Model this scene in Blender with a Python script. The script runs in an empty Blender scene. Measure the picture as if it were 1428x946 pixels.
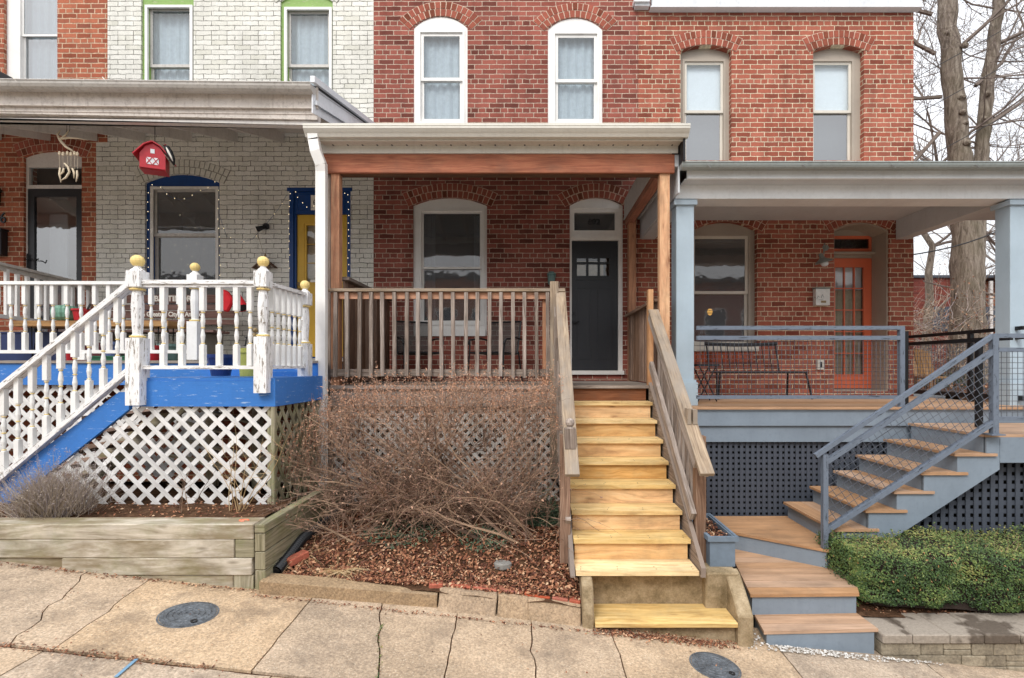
import bpy, math, random
from mathutils import Vector, Matrix, noise
from mathutils.geometry import tessellate_polygon
random.seed(7)
R = random.uniform
SC = bpy.context.scene
COL = SC.collection
EYE = 2.0
F = 710.0
YW = 8.16
def X(px, Y=YW): return (px - 744.0) * Y / F
def Z(py, Y=YW): return EYE + (512.0 - py) * Y / F
def P(px, py, Y): return Vector((X(px, Y), Y, Z(py, Y)))
def walkz(x): return -0.11 * x          # the pavement falls to the right

# ------------------------------------------------------------------ mesh builder
class MB:
    def __init__(s):
        s.v = []; s.f = []; s.uv = []; s.var = []; s.mi = []; s.m = 0; s.cv = None
    def _o(s):
        return (R(0, 40), R(0, 40)), (s.cv if s.cv is not None else random.random())
    def add(s, vs, fs, uvs=None, var=None):
        b = len(s.v)
        s.v += [tuple(p) for p in vs]
        if var is None: var = s.cv if s.cv is not None else random.random()
        for i, f in enumerate(fs):
            s.f.append(tuple(b + k for k in f))
            s.uv.append(uvs[i] if uvs else [(0, 0)] * len(f))
            s.var.append(var); s.mi.append(s.m)
    def box3(s, o, a, b, c):
        o = Vector(o); a = Vector(a); b = Vector(b); c = Vector(c)
        if a.cross(b).dot(c) < 0: o = o + c; c = -c
        la, lb, lc = a.length, b.length, c.length
        (ou, ov), var = s._o()
        vs = [o, o + a, o + a + b, o + b, o + c, o + a + c, o + a + b + c, o + b + c]
        L = [(0, 0, 0), (la, 0, 0), (la, lb, 0), (0, lb, 0), (0, 0, lc), (la, 0, lc), (la, lb, lc), (0, lb, lc)]
        fs = [(0, 3, 2, 1), (4, 5, 6, 7), (0, 1, 5, 4), (3, 7, 6, 2), (0, 4, 7, 3), (1, 2, 6, 5)]
        ax = [(0, 1), (0, 1), (0, 2), (0, 2), (1, 2), (1, 2)]
        # u runs along the longest edge
        order = sorted(range(3), key=lambda k: -(la, lb, lc)[k])
        uvs = []
        for f, (i, j) in zip(fs, ax):
            if order.index(i) > order.index(j): i, j = j, i
            uvs.append([(ou + L[k][i], ov + L[k][j] + 0.3 * (i + j)) for k in f])
        s.add(vs, fs, uvs, var)
    def box(s, x0, x1, y0, y1, z0, z1):
        s.box3((x0, y0, z0), (x1 - x0, 0, 0), (0, y1 - y0, 0), (0, 0, z1 - z0))
    def board(s, p0, p1, w, t, up=(0, 0, 1)):
        p0 = Vector(p0); p1 = Vector(p1); d = p1 - p0
        side = d.cross(Vector(up)).normalized(); n = side.cross(d).normalized()
        s.box3(p0 - side * w / 2 - n * t / 2, d, side * w, n * t)
    def tube(s, pts, r, n=6, cap=True):
        pts = [Vector(p) for p in pts]
        rr = r if isinstance(r, (list, tuple)) else [r] * len(pts)
        (ou, ov), var = s._o()
        vs = []; fs = []; uvs = []
        prev = None; L = 0
        for i, p in enumerate(pts):
            d = (pts[min(i + 1, len(pts) - 1)] - pts[max(i - 1, 0)])
            if d.length < 1e-9: d = Vector((0, 0, 1))
            d.normalize()
            if prev is None:
                a = d.orthogonal().normalized()
            else:
                a = (prev - d * prev.dot(d))
                a = a.normalized() if a.length > 1e-6 else d.orthogonal().normalized()
            prev = a; b = d.cross(a)
            for k in range(n):
                t = 2 * math.pi * k / n
                vs.append(p + (a * math.cos(t) + b * math.sin(t)) * rr[i])
        for i in range(len(pts) - 1):
            l = (pts[i + 1] - pts[i]).length
            c = 2 * math.pi * rr[i] / n
            for k in range(n):
                k2 = (k + 1) % n
                fs.append((i * n + k, i * n + k2, (i + 1) * n + k2, (i + 1) * n + k))
                uvs.append([(ou + L, ov + k * c), (ou + L, ov + (k + 1) * c), (ou + L + l, ov + (k + 1) * c), (ou + L + l, ov + k * c)])
            L += l
        if cap:
            fs.append(tuple(range(n))[::-1]); uvs.append([(ou, ov)] * n)
            e = (len(pts) - 1) * n
            fs.append(tuple(e + k for k in range(n))); uvs.append([(ou, ov)] * n)
        s.add(vs, fs, uvs, var)
    def lathe(s, c, prof, n=12, sq=None):
        """profile of (r, z) about the vertical through c"""
        c = Vector(c)
        (ou, ov), var = s._o()
        vs = []; fs = []; uvs = []
        for (r, z) in prof:
            for k in range(n):
                t = 2 * math.pi * (k + 0.5) / n
                vs.append(c + Vector((r * math.cos(t), r * math.sin(t), z)))
        for i in range(len(prof) - 1):
            for k in range(n):
                k2 = (k + 1) % n
                fs.append((i * n + k, i * n + k2, (i + 1) * n + k2, (i + 1) * n + k))
                a = 6.283 * prof[i][0] / n
                uvs.append([(ou + prof[i][1], ov + k * a), (ou + prof[i][1], ov + k * a + a), (ou + prof[i + 1][1], ov + k * a + a), (ou + prof[i + 1][1], ov + k * a)])
        fs.append(tuple(range(n))[::-1]); uvs.append([(ou, ov)] * n)
        e = (len(prof) - 1) * n
        fs.append(tuple(e + k for k in range(n))); uvs.append([(ou, ov)] * n)
        s.add(vs, fs, uvs, var)
    def prism(s, poly, z0, z1, uvrot=False):
        """poly of (x,y) extruded from z0 up to z1 (numbers, or functions of x,y)"""
        if sum(a[0] * b[1] - b[0] * a[1] for a, b in zip(poly, poly[1:] + poly[:1])) < 0: poly = poly[::-1]
        fz0 = z0 if callable(z0) else (lambda x, y: z0); fz1 = z1 if callable(z1) else (lambda x, y: z1)
        n = len(poly); (ou, ov), var = s._o()
        vs = [(x, y, fz0(x, y)) for x, y in poly] + [(x, y, fz1(x, y)) for x, y in poly]
        g = (lambda x, y: (ou + y, ov + x)) if uvrot else (lambda x, y: (ou + x, ov + y))
        fs = []; uvs = []
        tr = tessellate_polygon([[Vector((x, y, 0)) for x, y in poly]])
        for t in tr:
            a, b, c = t
            pa, pb, pc = poly[a], poly[b], poly[c]
            if (pb[0] - pa[0]) * (pc[1] - pa[1]) - (pb[1] - pa[1]) * (pc[0] - pa[0]) < 0: t = (a, c, b)
            fs.append(tuple(n + k for k in t)); uvs.append([g(*poly[k]) for k in t])
            fs.append(tuple(reversed(t))); uvs.append([g(*poly[k]) for k in reversed(t)])
        L = 0
        for i in range(n):
            j = (i + 1) % n
            l = math.hypot(poly[j][0] - poly[i][0], poly[j][1] - poly[i][1])
            fs.append((i, j, n + j, n + i)); h = vs[n + i][2] - vs[i][2]
            uvs.append([(ou + L, ov), (ou + L + l, ov), (ou + L + l, ov + h), (ou + L, ov + h)]); L += l
        s.add(vs, fs, uvs, var)
    def plate(s, outline, holes, y0, y1, side=None):
        """XZ polygon with holes, front at y0, back at y1"""
        (ou, ov), var = s._o()
        loops = [list(outline)] + [list(h) for h in holes]
        if side == 'x': mk = lambda a, b, y: (y, a, b)
        else: mk = lambda a, b, y: (a, y, b)
        flat = [p for l in loops for p in l]
        n = len(flat)
        vs = [mk(x, z, y0) for x, z in flat] + [mk(x, z, y1) for x, z in flat]
        fs = []; uvs = []
        tr = tessellate_polygon([[Vector((x, z, 0)) for x, z in l] for l in loops])
        for t in tr:
            a, b, c = [flat[k] for k in t]
            ar = (b[0] - a[0]) * (c[1] - a[1]) - (b[1] - a[1]) * (c[0] - a[0])
            if abs(ar) < 1e-12: continue
            if ar < 0: t = (t[0], t[2], t[1])
            fs.append(tuple(t)); uvs.append([(ou + flat[k][0], ov + flat[k][1]) for k in t])
            t = tuple(reversed(t))
            fs.append(tuple(n + k for k in t)); uvs.append([(ou + flat[k][0], ov + flat[k][1]) for k in t])
        b = 0
        for li, l in enumerate(loops):
            m = len(l)
            area = sum(l[i][0] * l[(i + 1) % m][1] - l[(i + 1) % m][0] * l[i][1] for i in range(m))
            flip = (area < 0) ^ (li > 0)
            for i in range(m):
                j = (i + 1) % m
                f = (b + j, b + i, n + b + i, n + b + j)
                if flip: f = f[::-1]
                fs.append(f); d = abs(y1 - y0)
                uvs.append([(ou + l[i][0], ov + l[i][1])] * 4)
            b += m
        s.add(vs, fs, uvs, var)
    def quad(s, a, b, c, d, var=None):
        s.add([a, b, c, d], [(0, 1, 2, 3)], [[(0, 0), (1, 0), (1, 1), (0, 1)]], var)
    def leaf(s, p, size, nrm=None, el=1.0, var=None):
        """a small bent leaf of two faces"""
        if nrm is None: nrm = Vector((R(-1, 1), R(-1, 1), R(-1, 1)))
        n = Vector(nrm)
        if n.length < 1e-6: n = Vector((0, 0, 1))
        n.normalize(); a = n.orthogonal().normalized()
        t = R(0, 6.283); a = (a * math.cos(t) + n.cross(a) * math.sin(t)); b = n.cross(a)
        h = size * 0.5
        p = Vector(p)
        vs = [p - a * h * el, p + b * h * 0.55 + n * h * .3, p + a * h * el, p - b * h * 0.55 + n * h * .3]
        s.add(vs, [(0, 1, 2), (0, 2, 3)][:2] if False else [(0, 3, 2), (0, 2, 1)], [[(0, 0), (1, 0), (1, 1)]] * 2, var)
    def build(s, name, mat, parent=None, smooth=False, warp=None, bevel=0):
        me = bpy.data.meshes.new(name)
        off = wloc(parent)
        vs = s.v if warp is None else [warp(p) for p in s.v]
        me.from_pydata([(x - off.x, y - off.y, z - off.z) for x, y, z in vs], [], s.f)
        mats = mat if isinstance(mat, (list, tuple)) else [mat]
        for m in mats: me.materials.append(M[m] if isinstance(m, str) else m)
        if len(mats) > 1: me.polygons.foreach_set('material_index', s.mi)
        ul = me.uv_layers.new(name='UVMap')
        flat = [c for f in s.uv for p in f for c in p]
        ul.data.foreach_set('uv', flat)
        at = me.attributes.new('var', 'FLOAT', 'FACE'); at.data.foreach_set('value', s.var)
        if smooth: me.polygons.foreach_set('use_smooth', [True] * len(s.f))
        me.update()
        o = bpy.data.objects.new(name, me); COL.objects.link(o)
        if parent is not None: o.parent = parent
        if bevel:
            b = o.modifiers.new('Bevel', 'BEVEL'); b.width = bevel; b.segments = 1; b.limit_method = 'ANGLE'
        return o
def wloc(o):
    v = Vector((0, 0, 0))
    while o is not None: v += o.location; o = o.parent
    return v
def tag(o, label=None, cat=None, group=None, kind=None):
    if label: o['label'] = label
    if cat: o['category'] = cat
    if group: o['group'] = group
    if kind: o['kind'] = kind
    return o
def thing(name, label, cat, loc=(0, 0, 0), group=None):
    o = bpy.data.objects.new(name, None); COL.objects.link(o); o.location = loc
    o.empty_display_size = .2
    return tag(o, label, cat, group)
def copy_tree(o, parent=None):
    c = o.copy(); COL.objects.link(c); c.parent = parent
    for ch in list(o.children): copy_tree(ch, c)
    return c
def rect(x0, x1, z0, z1): return [(x0, z0), (x1, z0), (x1, z1), (x0, z1)]
def arch(x0, x1, zb, zs, zt, n=10):
    """rectangle under a segmental arch, counter-clockwise"""
    pts = [(x0, zb), (x1, zb)]
    w = (x1 - x0) / 2; h = max(zt - zs, .01); r = (w * w + h * h) / (2 * h); cx = (x0 + x1) / 2; cz = zt - r
    a = math.asin(min(1, w / r))
    for i in range(n + 1):
        t = a - 2 * a * i / n
        pts.append((cx + r * math.sin(t), cz + r * math.cos(t)))
    return pts

# ------------------------------------------------------------------ materials
M = {}
class NT:
    def __init__(s, name):
        m = bpy.data.materials.new(name); m.use_nodes = True; s.m = m; s.t = m.node_tree; s.t.nodes.clear()
        s.out = s.t.nodes.new('ShaderNodeOutputMaterial'); s.b = s.t.nodes.new('ShaderNodeBsdfPrincipled')
        s.t.links.new(s.b.outputs[0], s.out.inputs[0]); M[name] = m
    def n(s, typ, **k):
        nd = s.t.nodes.new('ShaderNode' + typ)
        for a, b in k.items():
            if hasattr(nd, a): setattr(nd, a, b)
        return nd
    def l(s, a, b): s.t.links.new(a, b)
    def noise(s, vec, scale, detail=4, rough=.55, dist=0):
        nd = s.n('TexNoise'); nd.inputs['Scale'].default_value = scale; nd.inputs['Detail'].default_value = detail
        nd.inputs['Roughness'].default_value = rough; nd.inputs['Distortion'].default_value = dist
        s.l(vec, nd.inputs['Vector']); return nd.outputs['Fac']
    def ramp(s, fac, stops):
        nd = s.n('ValToRGB'); el = nd.color_ramp.elements
        while len(el) < len(stops): el.new(.5)
        for e, (p, c) in zip(el, stops):
            e.position = p; e.color = (c[0], c[1], c[2], 1) if isinstance(c, (tuple, list)) else (c, c, c, 1)
        s.l(fac, nd.inputs[0]); return nd.outputs[0]
    def mix(s, fac, a, b, mode='MIX'):
        nd = s.n('Mix'); nd.data_type = 'RGBA'; nd.blend_type = mode
        if isinstance(fac, (int, float)): nd.inputs[0].default_value = fac
        else: s.l(fac, nd.inputs[0])
        for v, i in ((a, 6), (b, 7)):
            if isinstance(v, (tuple, list)): nd.inputs[i].default_value = (v[0], v[1], v[2], 1)
            else: s.l(v, nd.inputs[i])
        return nd.outputs[2]
    def math(s, op, a, b=None):
        nd = s.n('Math'); nd.operation = op
        for v, i in ((a, 0), (b, 1)):
            if v is None: continue
            if isinstance(v, (int, float)): nd.inputs[i].default_value = v
            else: s.l(v, nd.inputs[i])
        return nd.outputs[0]
    def obj(s): return s.n('TexCoord').outputs['Object']
    def uv(s): return s.n('TexCoord').outputs['UV']
    def scl(s, vec, x, y, z):
        nd = s.n('Mapping'); nd.inputs['Scale'].default_value = (x, y, z); s.l(vec, nd.inputs[0]); return nd.outputs[0]
    def var(s):
        nd = s.n('Attribute'); nd.attribute_name = 'var'; return nd.outputs['Fac']
    def bump(s, h, strength=.5, dist=.01):
        nd = s.n('Bump'); nd.inputs['Strength'].default_value = strength; nd.inputs['Distance'].default_value = dist
        s.l(h, nd.inputs['Height']); s.l(nd.outputs[0], s.b.inputs['Normal'])
    def fin(s, col, rough=.6, spec=.5):
        if isinstance(col, (tuple, list)): s.b.inputs['Base Color'].default_value = (*col[:3], 1)
        else: s.l(col, s.b.inputs['Base Color'])
        if isinstance(rough, (int, float)): s.b.inputs['Roughness'].default_value = rough
        else: s.l(rough, s.b.inputs['Roughness'])
        s.b.inputs['Specular IOR Level'].default_value = spec
        return s.m
def hx(h):
    h = h.lstrip('#'); c = [int(h[i:i + 2], 16) / 255 for i in (0, 2, 4)]
    return tuple((x / 12.92 if x <= .04045 else ((x + .055) / 1.055) ** 2.4) for x in c)
def mul(c, k): return tuple(x * k for x in c)

def mat_brick(name, cols, mortar, bw=.236, rh=.0776, ms=.0062, painted=False, wob=.006, off=0.0):
    s = NT(name); o = s.obj()
    sep = s.n('SeparateXYZ'); s.l(o, sep.inputs[0])
    xy = s.math('ADD', sep.outputs[0], sep.outputs[1]); cmb = s.n('CombineXYZ'); s.l(xy, cmb.inputs[0]); s.l(sep.outputs[2], cmb.inputs[1])
    wn = s.n('TexNoise'); wn.inputs['Scale'].default_value = 9; wn.inputs['Detail'].default_value = 5; wn.inputs['Roughness'].default_value = .7; s.l(o, wn.inputs['Vector'])
    sub = s.n('VectorMath'); sub.operation = 'SUBTRACT'; s.l(wn.outputs['Color'], sub.inputs[0]); sub.inputs[1].default_value = (.5, .5, .5)
    sc = s.n('VectorMath'); sc.operation = 'SCALE'; s.l(sub.outputs[0], sc.inputs[0]); sc.inputs['Scale'].default_value = wob * 4
    ad = s.n('VectorMath'); ad.operation = 'ADD'; s.l(cmb.outputs[0], ad.inputs[0]); s.l(sc.outputs[0], ad.inputs[1])
    ad2 = s.n('VectorMath'); ad2.operation = 'ADD'; s.l(ad.outputs[0], ad2.inputs[0]); ad2.inputs[1].default_value = (30 + off, 20, 0)
    bt = s.n('TexBrick'); s.l(ad2.outputs[0], bt.inputs['Vector'])
    bt.offset = .5; bt.offset_frequency = 2; bt.squash = .5; bt.squash_frequency = 6 if not painted else 9
    for k, v in (('Scale', 1), ('Mortar Size', ms), ('Mortar Smooth', .25), ('Brick Width', bw), ('Row Height', rh), ('Bias', 0)): bt.inputs[k].default_value = v
    bt.inputs['Color1'].default_value = (0, 0, 0, 1); bt.inputs['Color2'].default_value = (1, 1, 1, 1); bt.inputs['Mortar'].default_value = (.5, .5, .5, 1)
    col = s.ramp(bt.outputs['Color'], cols)
    big = s.noise(o, 1.1, 5, .6); col = s.mix(.5, col, s.ramp(big, [(.3, .72), (.7, 1.12)]), 'MULTIPLY')
    fine = s.noise(o, 60, 6, .7); col = s.mix(.7, col, s.ramp(fine, [(.3, .66), (.7, 1.2)]), 'MULTIPLY')
    mn = s.noise(o, 25, 4, .6)
    mcol = s.mix(1, mortar, s.ramp(mn, [(.3, .6), (.65, 1.15)]), 'MULTIPLY')
    fac = bt.outputs['Fac']
    if painted:
        # paint bridges some joints, others keep a grey of dirt and painted-in shade
        br = s.ramp(s.noise(o, 7, 3, .6), [(.40, .5), (.56, 1)]); fac2 = s.math('MULTIPLY', fac, br)
    else: fac2 = fac
    fin = s.mix(fac2, col, mcol)
    st = s.noise(o, 3, 6, .75)
    if painted:
        fin = s.mix(s.ramp(st, [(.6, 0), (.78, .45)]), fin, (.30, .28, .22))
    else:
        fin = s.mix(s.ramp(st, [(.62, 0), (.8, .3)]), fin, mul(mortar, .9))
    sk = s.noise(s.scl(o, 5, 5, .7), 1, 5, .6); fin = s.mix(.55 if not painted else .3, fin, s.ramp(sk, [(.32, .62), (.58, 1.06)]), 'MULTIPLY')
    h = s.math('SUBTRACT', s.math('MULTIPLY', fine, .35), s.math('MULTIPLY', fac, 1.0))
    s.bump(h, .8 if not painted else .9, .012)
    return s.fin(fin, .9, .25)

def mat_paint(name, rgb, rough=.45, dirt=.15, dcol=(.18, .16, .13), var=.08, bump=.15, grain=False, chip=0, ccol=(.3, .25, .2)):
    s = NT(name); o = s.obj()
    n1 = s.noise(o, 2.3, 5, .6); n2 = s.noise(o, 26, 5, .65)
    col = s.mix(1, rgb, s.ramp(n1, [(.3, 1 - var), (.7, 1 + var)]), 'MULTIPLY')
    col = s.mix(s.ramp(n2, [(.5, 0), (.8, dirt)]), col, dcol)
    streak = s.noise(s.scl(o, 14, 14, 1.2), 1, 4, .6)
    col = s.mix(s.ramp(streak, [(.55, 0), (.8, dirt * .9)]), col, dcol)
    if chip:
        cn = s.noise(s.scl(s.uv(), 3, 22, 1), 2.0, 6, .75); f = s.ramp(cn, [(.60 - chip * .1, 0), (.63 - chip * .1, 1)])
        col = s.mix(f, col, ccol)
    h = n2
    if grain: h = s.noise(s.scl(s.uv(), 4, 60, 1), 1, 5, .6)
    s.bump(h, bump, .006)
    return s.fin(col, rough, .4)

def mat_wood(name, stops, rough=.75, vv=.25, grain=55, bump=.35, spec=.25, knots=.5, kcol=None, green=0, wear=None, stain=.3, scol=(.10, .085, .07)):
    s = NT(name); uv = s.uv(); v = s.var()
    w = s.noise(s.scl(uv, 1.2, 5, 1), 1.0, 3, .5)
    base = s.scl(uv, 2.2, grain, 1)
    cmb = s.n('VectorMath'); cmb.operation = 'ADD'; s.l(base, cmb.inputs[0])
    wsc = s.n('CombineXYZ'); s.l(s.math('MULTIPLY', w, 7.0), wsc.inputs[1]); s.l(wsc.outputs[0], cmb.inputs[1])
    g = s.noise(cmb.outputs[0], 1.0, 6, .65)
    col = s.ramp(g, stops)
    lo = s.noise(s.scl(uv, 1.5, 6, 1), 1.3, 4, .6)
    col = s.mix(.8, col, s.ramp(lo, [(.28, .66), (.72, 1.25)]), 'MULTIPLY')
    hs = s.n('HueSaturation'); s.l(col, hs.inputs['Color']); s.l(s.math('ADD', s.math('MULTIPLY', v, vv * 2), 1 - vv), hs.inputs['Value']); s.l(s.math('ADD', s.math('MULTIPLY', v, -.25), 1.0), hs.inputs['Saturation'])
    col = hs.outputs[0]
    if knots:
        vo = s.n('TexVoronoi'); vo.inputs['Scale'].default_value = 1.0; s.l(s.scl(uv, 2.6, 9, 1), vo.inputs['Vector'])
        col = s.mix(s.ramp(vo.outputs['Distance'], [(.05, knots), (.16, 0)]), col, kcol or mul(stops[0][1], .5))
    if wear:
        wn = s.noise(s.scl(uv, 1.2, 4, 1), 1.1, 5, .65); col = s.mix(s.ramp(wn, [(.44, 0), (.58, .85)]), col, wear)
    if stain:
        sn = s.noise(s.obj(), 3.4, 6, .72); col = s.mix(s.ramp(sn, [(.48, 0), (.72, stain)]), col, scol)
    if green:
        gn = s.noise(s.obj(), 4, 5, .7); col = s.mix(s.ramp(gn, [(.45, 0), (.65, green)]), col, hx('6f7a3c'))
    s.bump(g, bump, .004)
    return s.fin(col, rough, spec)

def mat_plain(name, rgb, rough=.5, metal=0, var=.1, emit=None, es=1.0, spec=.5, sss=0, alpha=None):
    s = NT(name); o = s.obj(); n1 = s.noise(o, 18, 4, .6)
    col = s.mix(1, rgb, s.ramp(n1, [(.3, 1 - var), (.7, 1 + var)]), 'MULTIPLY')
    s.fin(col, rough, spec); s.b.inputs['Metallic'].default_value = metal
    if emit: s.b.inputs['Emission Color'].default_value = (*emit, 1); s.b.inputs['Emission Strength'].default_value = es
    return s.m
def mat_leafy(name, stops, rough=.7, spec=.25):
    s = NT(name); col = s.ramp(s.var(), stops)
    return s.fin(col, rough, spec)

# brick
mat_brick('brick_mid', [(0, hx('6c3c33')), (.3, hx('955347')), (.7, hx('a76255')), (1, hx('7a463d'))], hx('cfb9a6'), wob=.0055, ms=.0062)
mat_brick('brick_right', [(0, hx('864839')), (.35, hx('a85e4b')), (.75, hx('b56d5a')), (1, hx('8d4f40'))], hx('e0d0b4'), bw=.225, off=.11)
mat_brick('brick_left', [(0, hx('8f4e38')), (.4, hx('b0634a')), (.8, hx('bd7256')), (1, hx('915442'))], hx('d0b498'), bw=.23, rh=.0795, ms=.0085, off=.05)
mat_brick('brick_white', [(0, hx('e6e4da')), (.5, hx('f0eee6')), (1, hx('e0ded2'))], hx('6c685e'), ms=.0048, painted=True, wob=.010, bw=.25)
mat_brick('brick_far', [(0, hx('7a3c34')), (.5, hx('8c4a40')), (1, hx('6f3a34'))], hx('96665a'), ms=.004)
s = NT('brick_single'); col = s.ramp(s.var(), [(0, hx('74402f')), (.5, hx('aa6150')), (1, hx('8c4e40'))]); n = s.noise(s.obj(), 50, 5, .7)
col = s.mix(.7, col, s.ramp(n, [(.3, .7), (.7, 1.2)]), 'MULTIPLY'); s.bump(n, .5, .006); s.fin(col, .9, .2)
s = NT('brick_edging'); col = s.ramp(s.var(), [(0, hx('8c4632')), (.5, hx('bb5a3c')), (1, hx('b07060'))]); n = s.noise(s.obj(), 30, 6, .7)
col = s.mix(.8, col, s.ramp(n, [(.3, .55), (.7, 1.2)]), 'MULTIPLY'); s.bump(n, .7, .01); s.fin(col, .9, .2)
s = NT('brick_single_white'); n = s.noise(s.obj(), 30, 5, .7); col = s.mix(1, hx('dddbd0'), s.ramp(n, [(.3, .8), (.7, 1.05)]), 'MULTIPLY'); s.bump(n, .5, .006); s.fin(col, .9, .2)
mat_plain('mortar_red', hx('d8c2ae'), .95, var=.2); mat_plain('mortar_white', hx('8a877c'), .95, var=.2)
# paints
mat_paint('white_paint', hx('e8e8e6'), dirt=.12)
mat_paint('white_chipped', hx('e9e9e9'), dirt=.15, chip=.5, ccol=hx('8d857c'), grain=True, bump=.3)
mat_paint('white_trim', hx('eceae6'), dirt=.08)
mat_paint('gutter_white', hx('dedcd6'), rough=.35, dirt=.3, dcol=(.22, .20, .17))
mat_paint('fascia_dirty', hx('dcd4cc'), rough=.6, dirt=.6, dcol=hx('86766a'), var=.14)
mat_paint('ceiling_gray', hx('dad6d2'), dirt=.3, rough=.7)
mat_paint('soffit', hx('cfc9bf'), dirt=.3, rough=.6)
mat_paint('gold_paint', hx('e3c983'), dirt=.05, rough=.4)
mat_paint('royal_blue', hx('3a78c4'), rough=.4, dirt=.15, dcol=hx('2a4a75'), grain=True, bump=.35, chip=.02, ccol=hx('9db6d8'))
mat_paint('deep_blue', hx('15417f'), rough=.35, dirt=.2, dcol=(.02, .03, .06))
mat_paint('yellow_paint', hx('d9ae3c'), rough=.4, dirt=.08)
mat_paint('taupe', hx('a89d90'), rough=.5, dirt=.12)
mat_paint('cream_sash', hx('d5cec2'), rough=.45, dirt=.08)
mat_paint('slate_paint', hx('7f8c99'), rough=.5, dirt=.22, dcol=hx('56606c'), var=.1)
mat_paint('pale_blue_post', hx('a9bac6'), rough=.45, dirt=.06)
mat_paint('slate_dark', hx('474d58'), rough=.6, dirt=.3, dcol=(.03, .03, .035))
mat_paint('charcoal_door', hx('303338'), rough=.4, dirt=.05)
mat_paint('black_door', hx('26282c'), rough=.35, dirt=.05)
mat_paint('orange_paint', hx('e27654'), rough=.35, dirt=.05)
mat_paint('green_trim', hx('87a95a'), rough=.6, dirt=.35, dcol=hx('6a6a50'), chip=.15, ccol=hx('b9b4a0'))
mat_paint('white_roof_trim', hx('dfe2e6'), rough=.35, dirt=.25, dcol=hx('8b8f94'))
mat_paint('cream_fascia', hx('d9d6cc'), rough=.4, dirt=.15)
mat_paint('cool_fascia', hx('e6e9ea'), rough=.4, dirt=.12)
mat_paint('cool_ceiling', hx('ccd0d4'), rough=.6, dirt=.12)
mat_paint('galvanized', hx('98a09f'), rough=.35, dirt=.4, dcol=hx('6b706e'))
mat_paint('gray_gutter', hx('c2beb8'), rough=.4, dirt=.5, dcol=hx('6f6962'))
mat_paint('metal_rail', hx('6c7684'), rough=.45, dirt=.35, dcol=hx('4a525c'), chip=.22, ccol=hx('2e343c'))
mat_plain('black_metal', hx('1c1d20'), .45, .3)
mat_plain('dark_metal', hx('2b2c30'), .5, .2)
mat_plain('wire_metal', hx('6a707a'), .4, .7)
mat_plain('steel', hx('9a9a98'), .35, .9)
mat_plain('roof_dark', hx('4a4a4c'), .9)
mat_plain('under_shade', (.012, .011, .01), 1.0)  # near-black for the hollows below decks: shade put into the colour
mat_plain('soil_dark', hx('2e241e'), 1.0, var=.4)
mat_plain('interior', (.24, .225, .21), .9)
# wood
mat_wood('wood_weathered', [(.3, hx('5a4c42')), (.5, hx('908074')), (.7, hx('b2a498'))], knots=.35)
mat_wood('wood_brownold', [(.3, hx('5a4030')), (.5, hx('86644c')), (.7, hx('a08670'))], knots=.4)
mat_wood('wood_cap', [(.3, hx('6f5a46')), (.5, hx('a08a70')), (.72, hx('bea88c'))], knots=.45, wear=hx('91867a'))
mat_wood('wood_post', [(.3, hx('9a5c38')), (.5, hx('bb7c50')), (.7, hx('c99468'))], knots=.5, grain=40)
mat_wood('wood_post_new', [(.3, hx('a56a38')), (.5, hx('c48a52')), (.7, hx('d6a56c'))], knots=.6, grain=35, kcol=hx('6e3c1c'))
mat_wood('wood_redstain', [(.3, hx('8a4a30')), (.5, hx('ac6342')), (.7, hx('bc7850'))], knots=.4, vv=.12)
mat_wood('wood_darkside', [(.3, hx('3c2a20')), (.5, hx('6a4832')), (.7, hx('86603f'))], knots=.4)
mat_wood('wood_yellow', [(.28, hx('b88c48')), (.5, hx('e0bc74')), (.72, hx('ecd094'))], knots=.45, kcol=hx('7a4c22'), vv=.13, grain=30, bump=.15)
mat_wood('wood_riser', [(.28, hx('b07c3e')), (.5, hx('d8a65c')), (.72, hx('e2bc7c'))], knots=.5, kcol=hx('6f4426'), vv=.15, grain=26, bump=.15)
mat_wood('wood_riser_top', [(.3, hx('6d3f28')), (.5, hx('8f5a3c')), (.7, hx('a06c4c'))], knots=.3)
mat_wood('wood_timber', [(.3, hx('8a7c64')), (.5, hx('b6aa94')), (.7, hx('cdc3b4'))], knots=.6, wear=hx('82745a'), green=.22, grain=24, vv=.1)
mat_wood('wood_green', [(.3, hx('6a654c')), (.5, hx('9c9478')), (.7, hx('b4ac94'))], knots=.2, green=.45)
mat_wood('deck_tan', [(.3, hx('a27b56')), (.5, hx('b68c66')), (.7, hx('c29a76'))], knots=0, grain=90, vv=.05, bump=.1, rough=.6)
mat_wood('deck_gray', [(.3, hx('6b6058')), (.5, hx('8f847a')), (.7, hx('a3998e'))], knots=.2)
mat_wood('bench_brown', [(.3, hx('5c423a')), (.5, hx('775850')), (.7, hx('87685e'))], knots=0, vv=.06)
mat_wood('slab_orange', [(.3, hx('8d6034')), (.5, hx('b98a52')), (.7, hx('cfa368'))], knots=.6)
mat_wood('white_lattice', [(.3, hx('cfcdca')), (.5, hx('dedddb')), (.7, hx('e6e5e3'))], knots=0, vv=.06, grain=30, stain=.15)
mat_wood('lattice_old', [(.3, hx('b9b2aa')), (.5, hx('cdc7c0')), (.7, hx('d8d3cd'))], knots=0, vv=.1, green=.1)
mat_wood('bark', [(.35, hx('524840')), (.5, hx('887c70')), (.66, hx('a89e92'))], knots=.15, grain=16, bump=1.0, vv=.03)
s = NT('tree_bark'); o = s.obj(); n1 = s.noise(s.scl(o, 16, 16, 3.2), 1, 7, .75, .6); n2 = s.noise(o, 1.6, 4, .6)
col = s.ramp(n1, [(.32, hx('4e463e')), (.5, hx('8c8074')), (.66, hx('b0a69a'))]); col = s.mix(s.ramp(n2, [(.45, 0), (.7, .35)]), col, hx('6f6a50')); s.bump(n1, 1, .05); s.fin(col, .95, .15)
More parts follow.
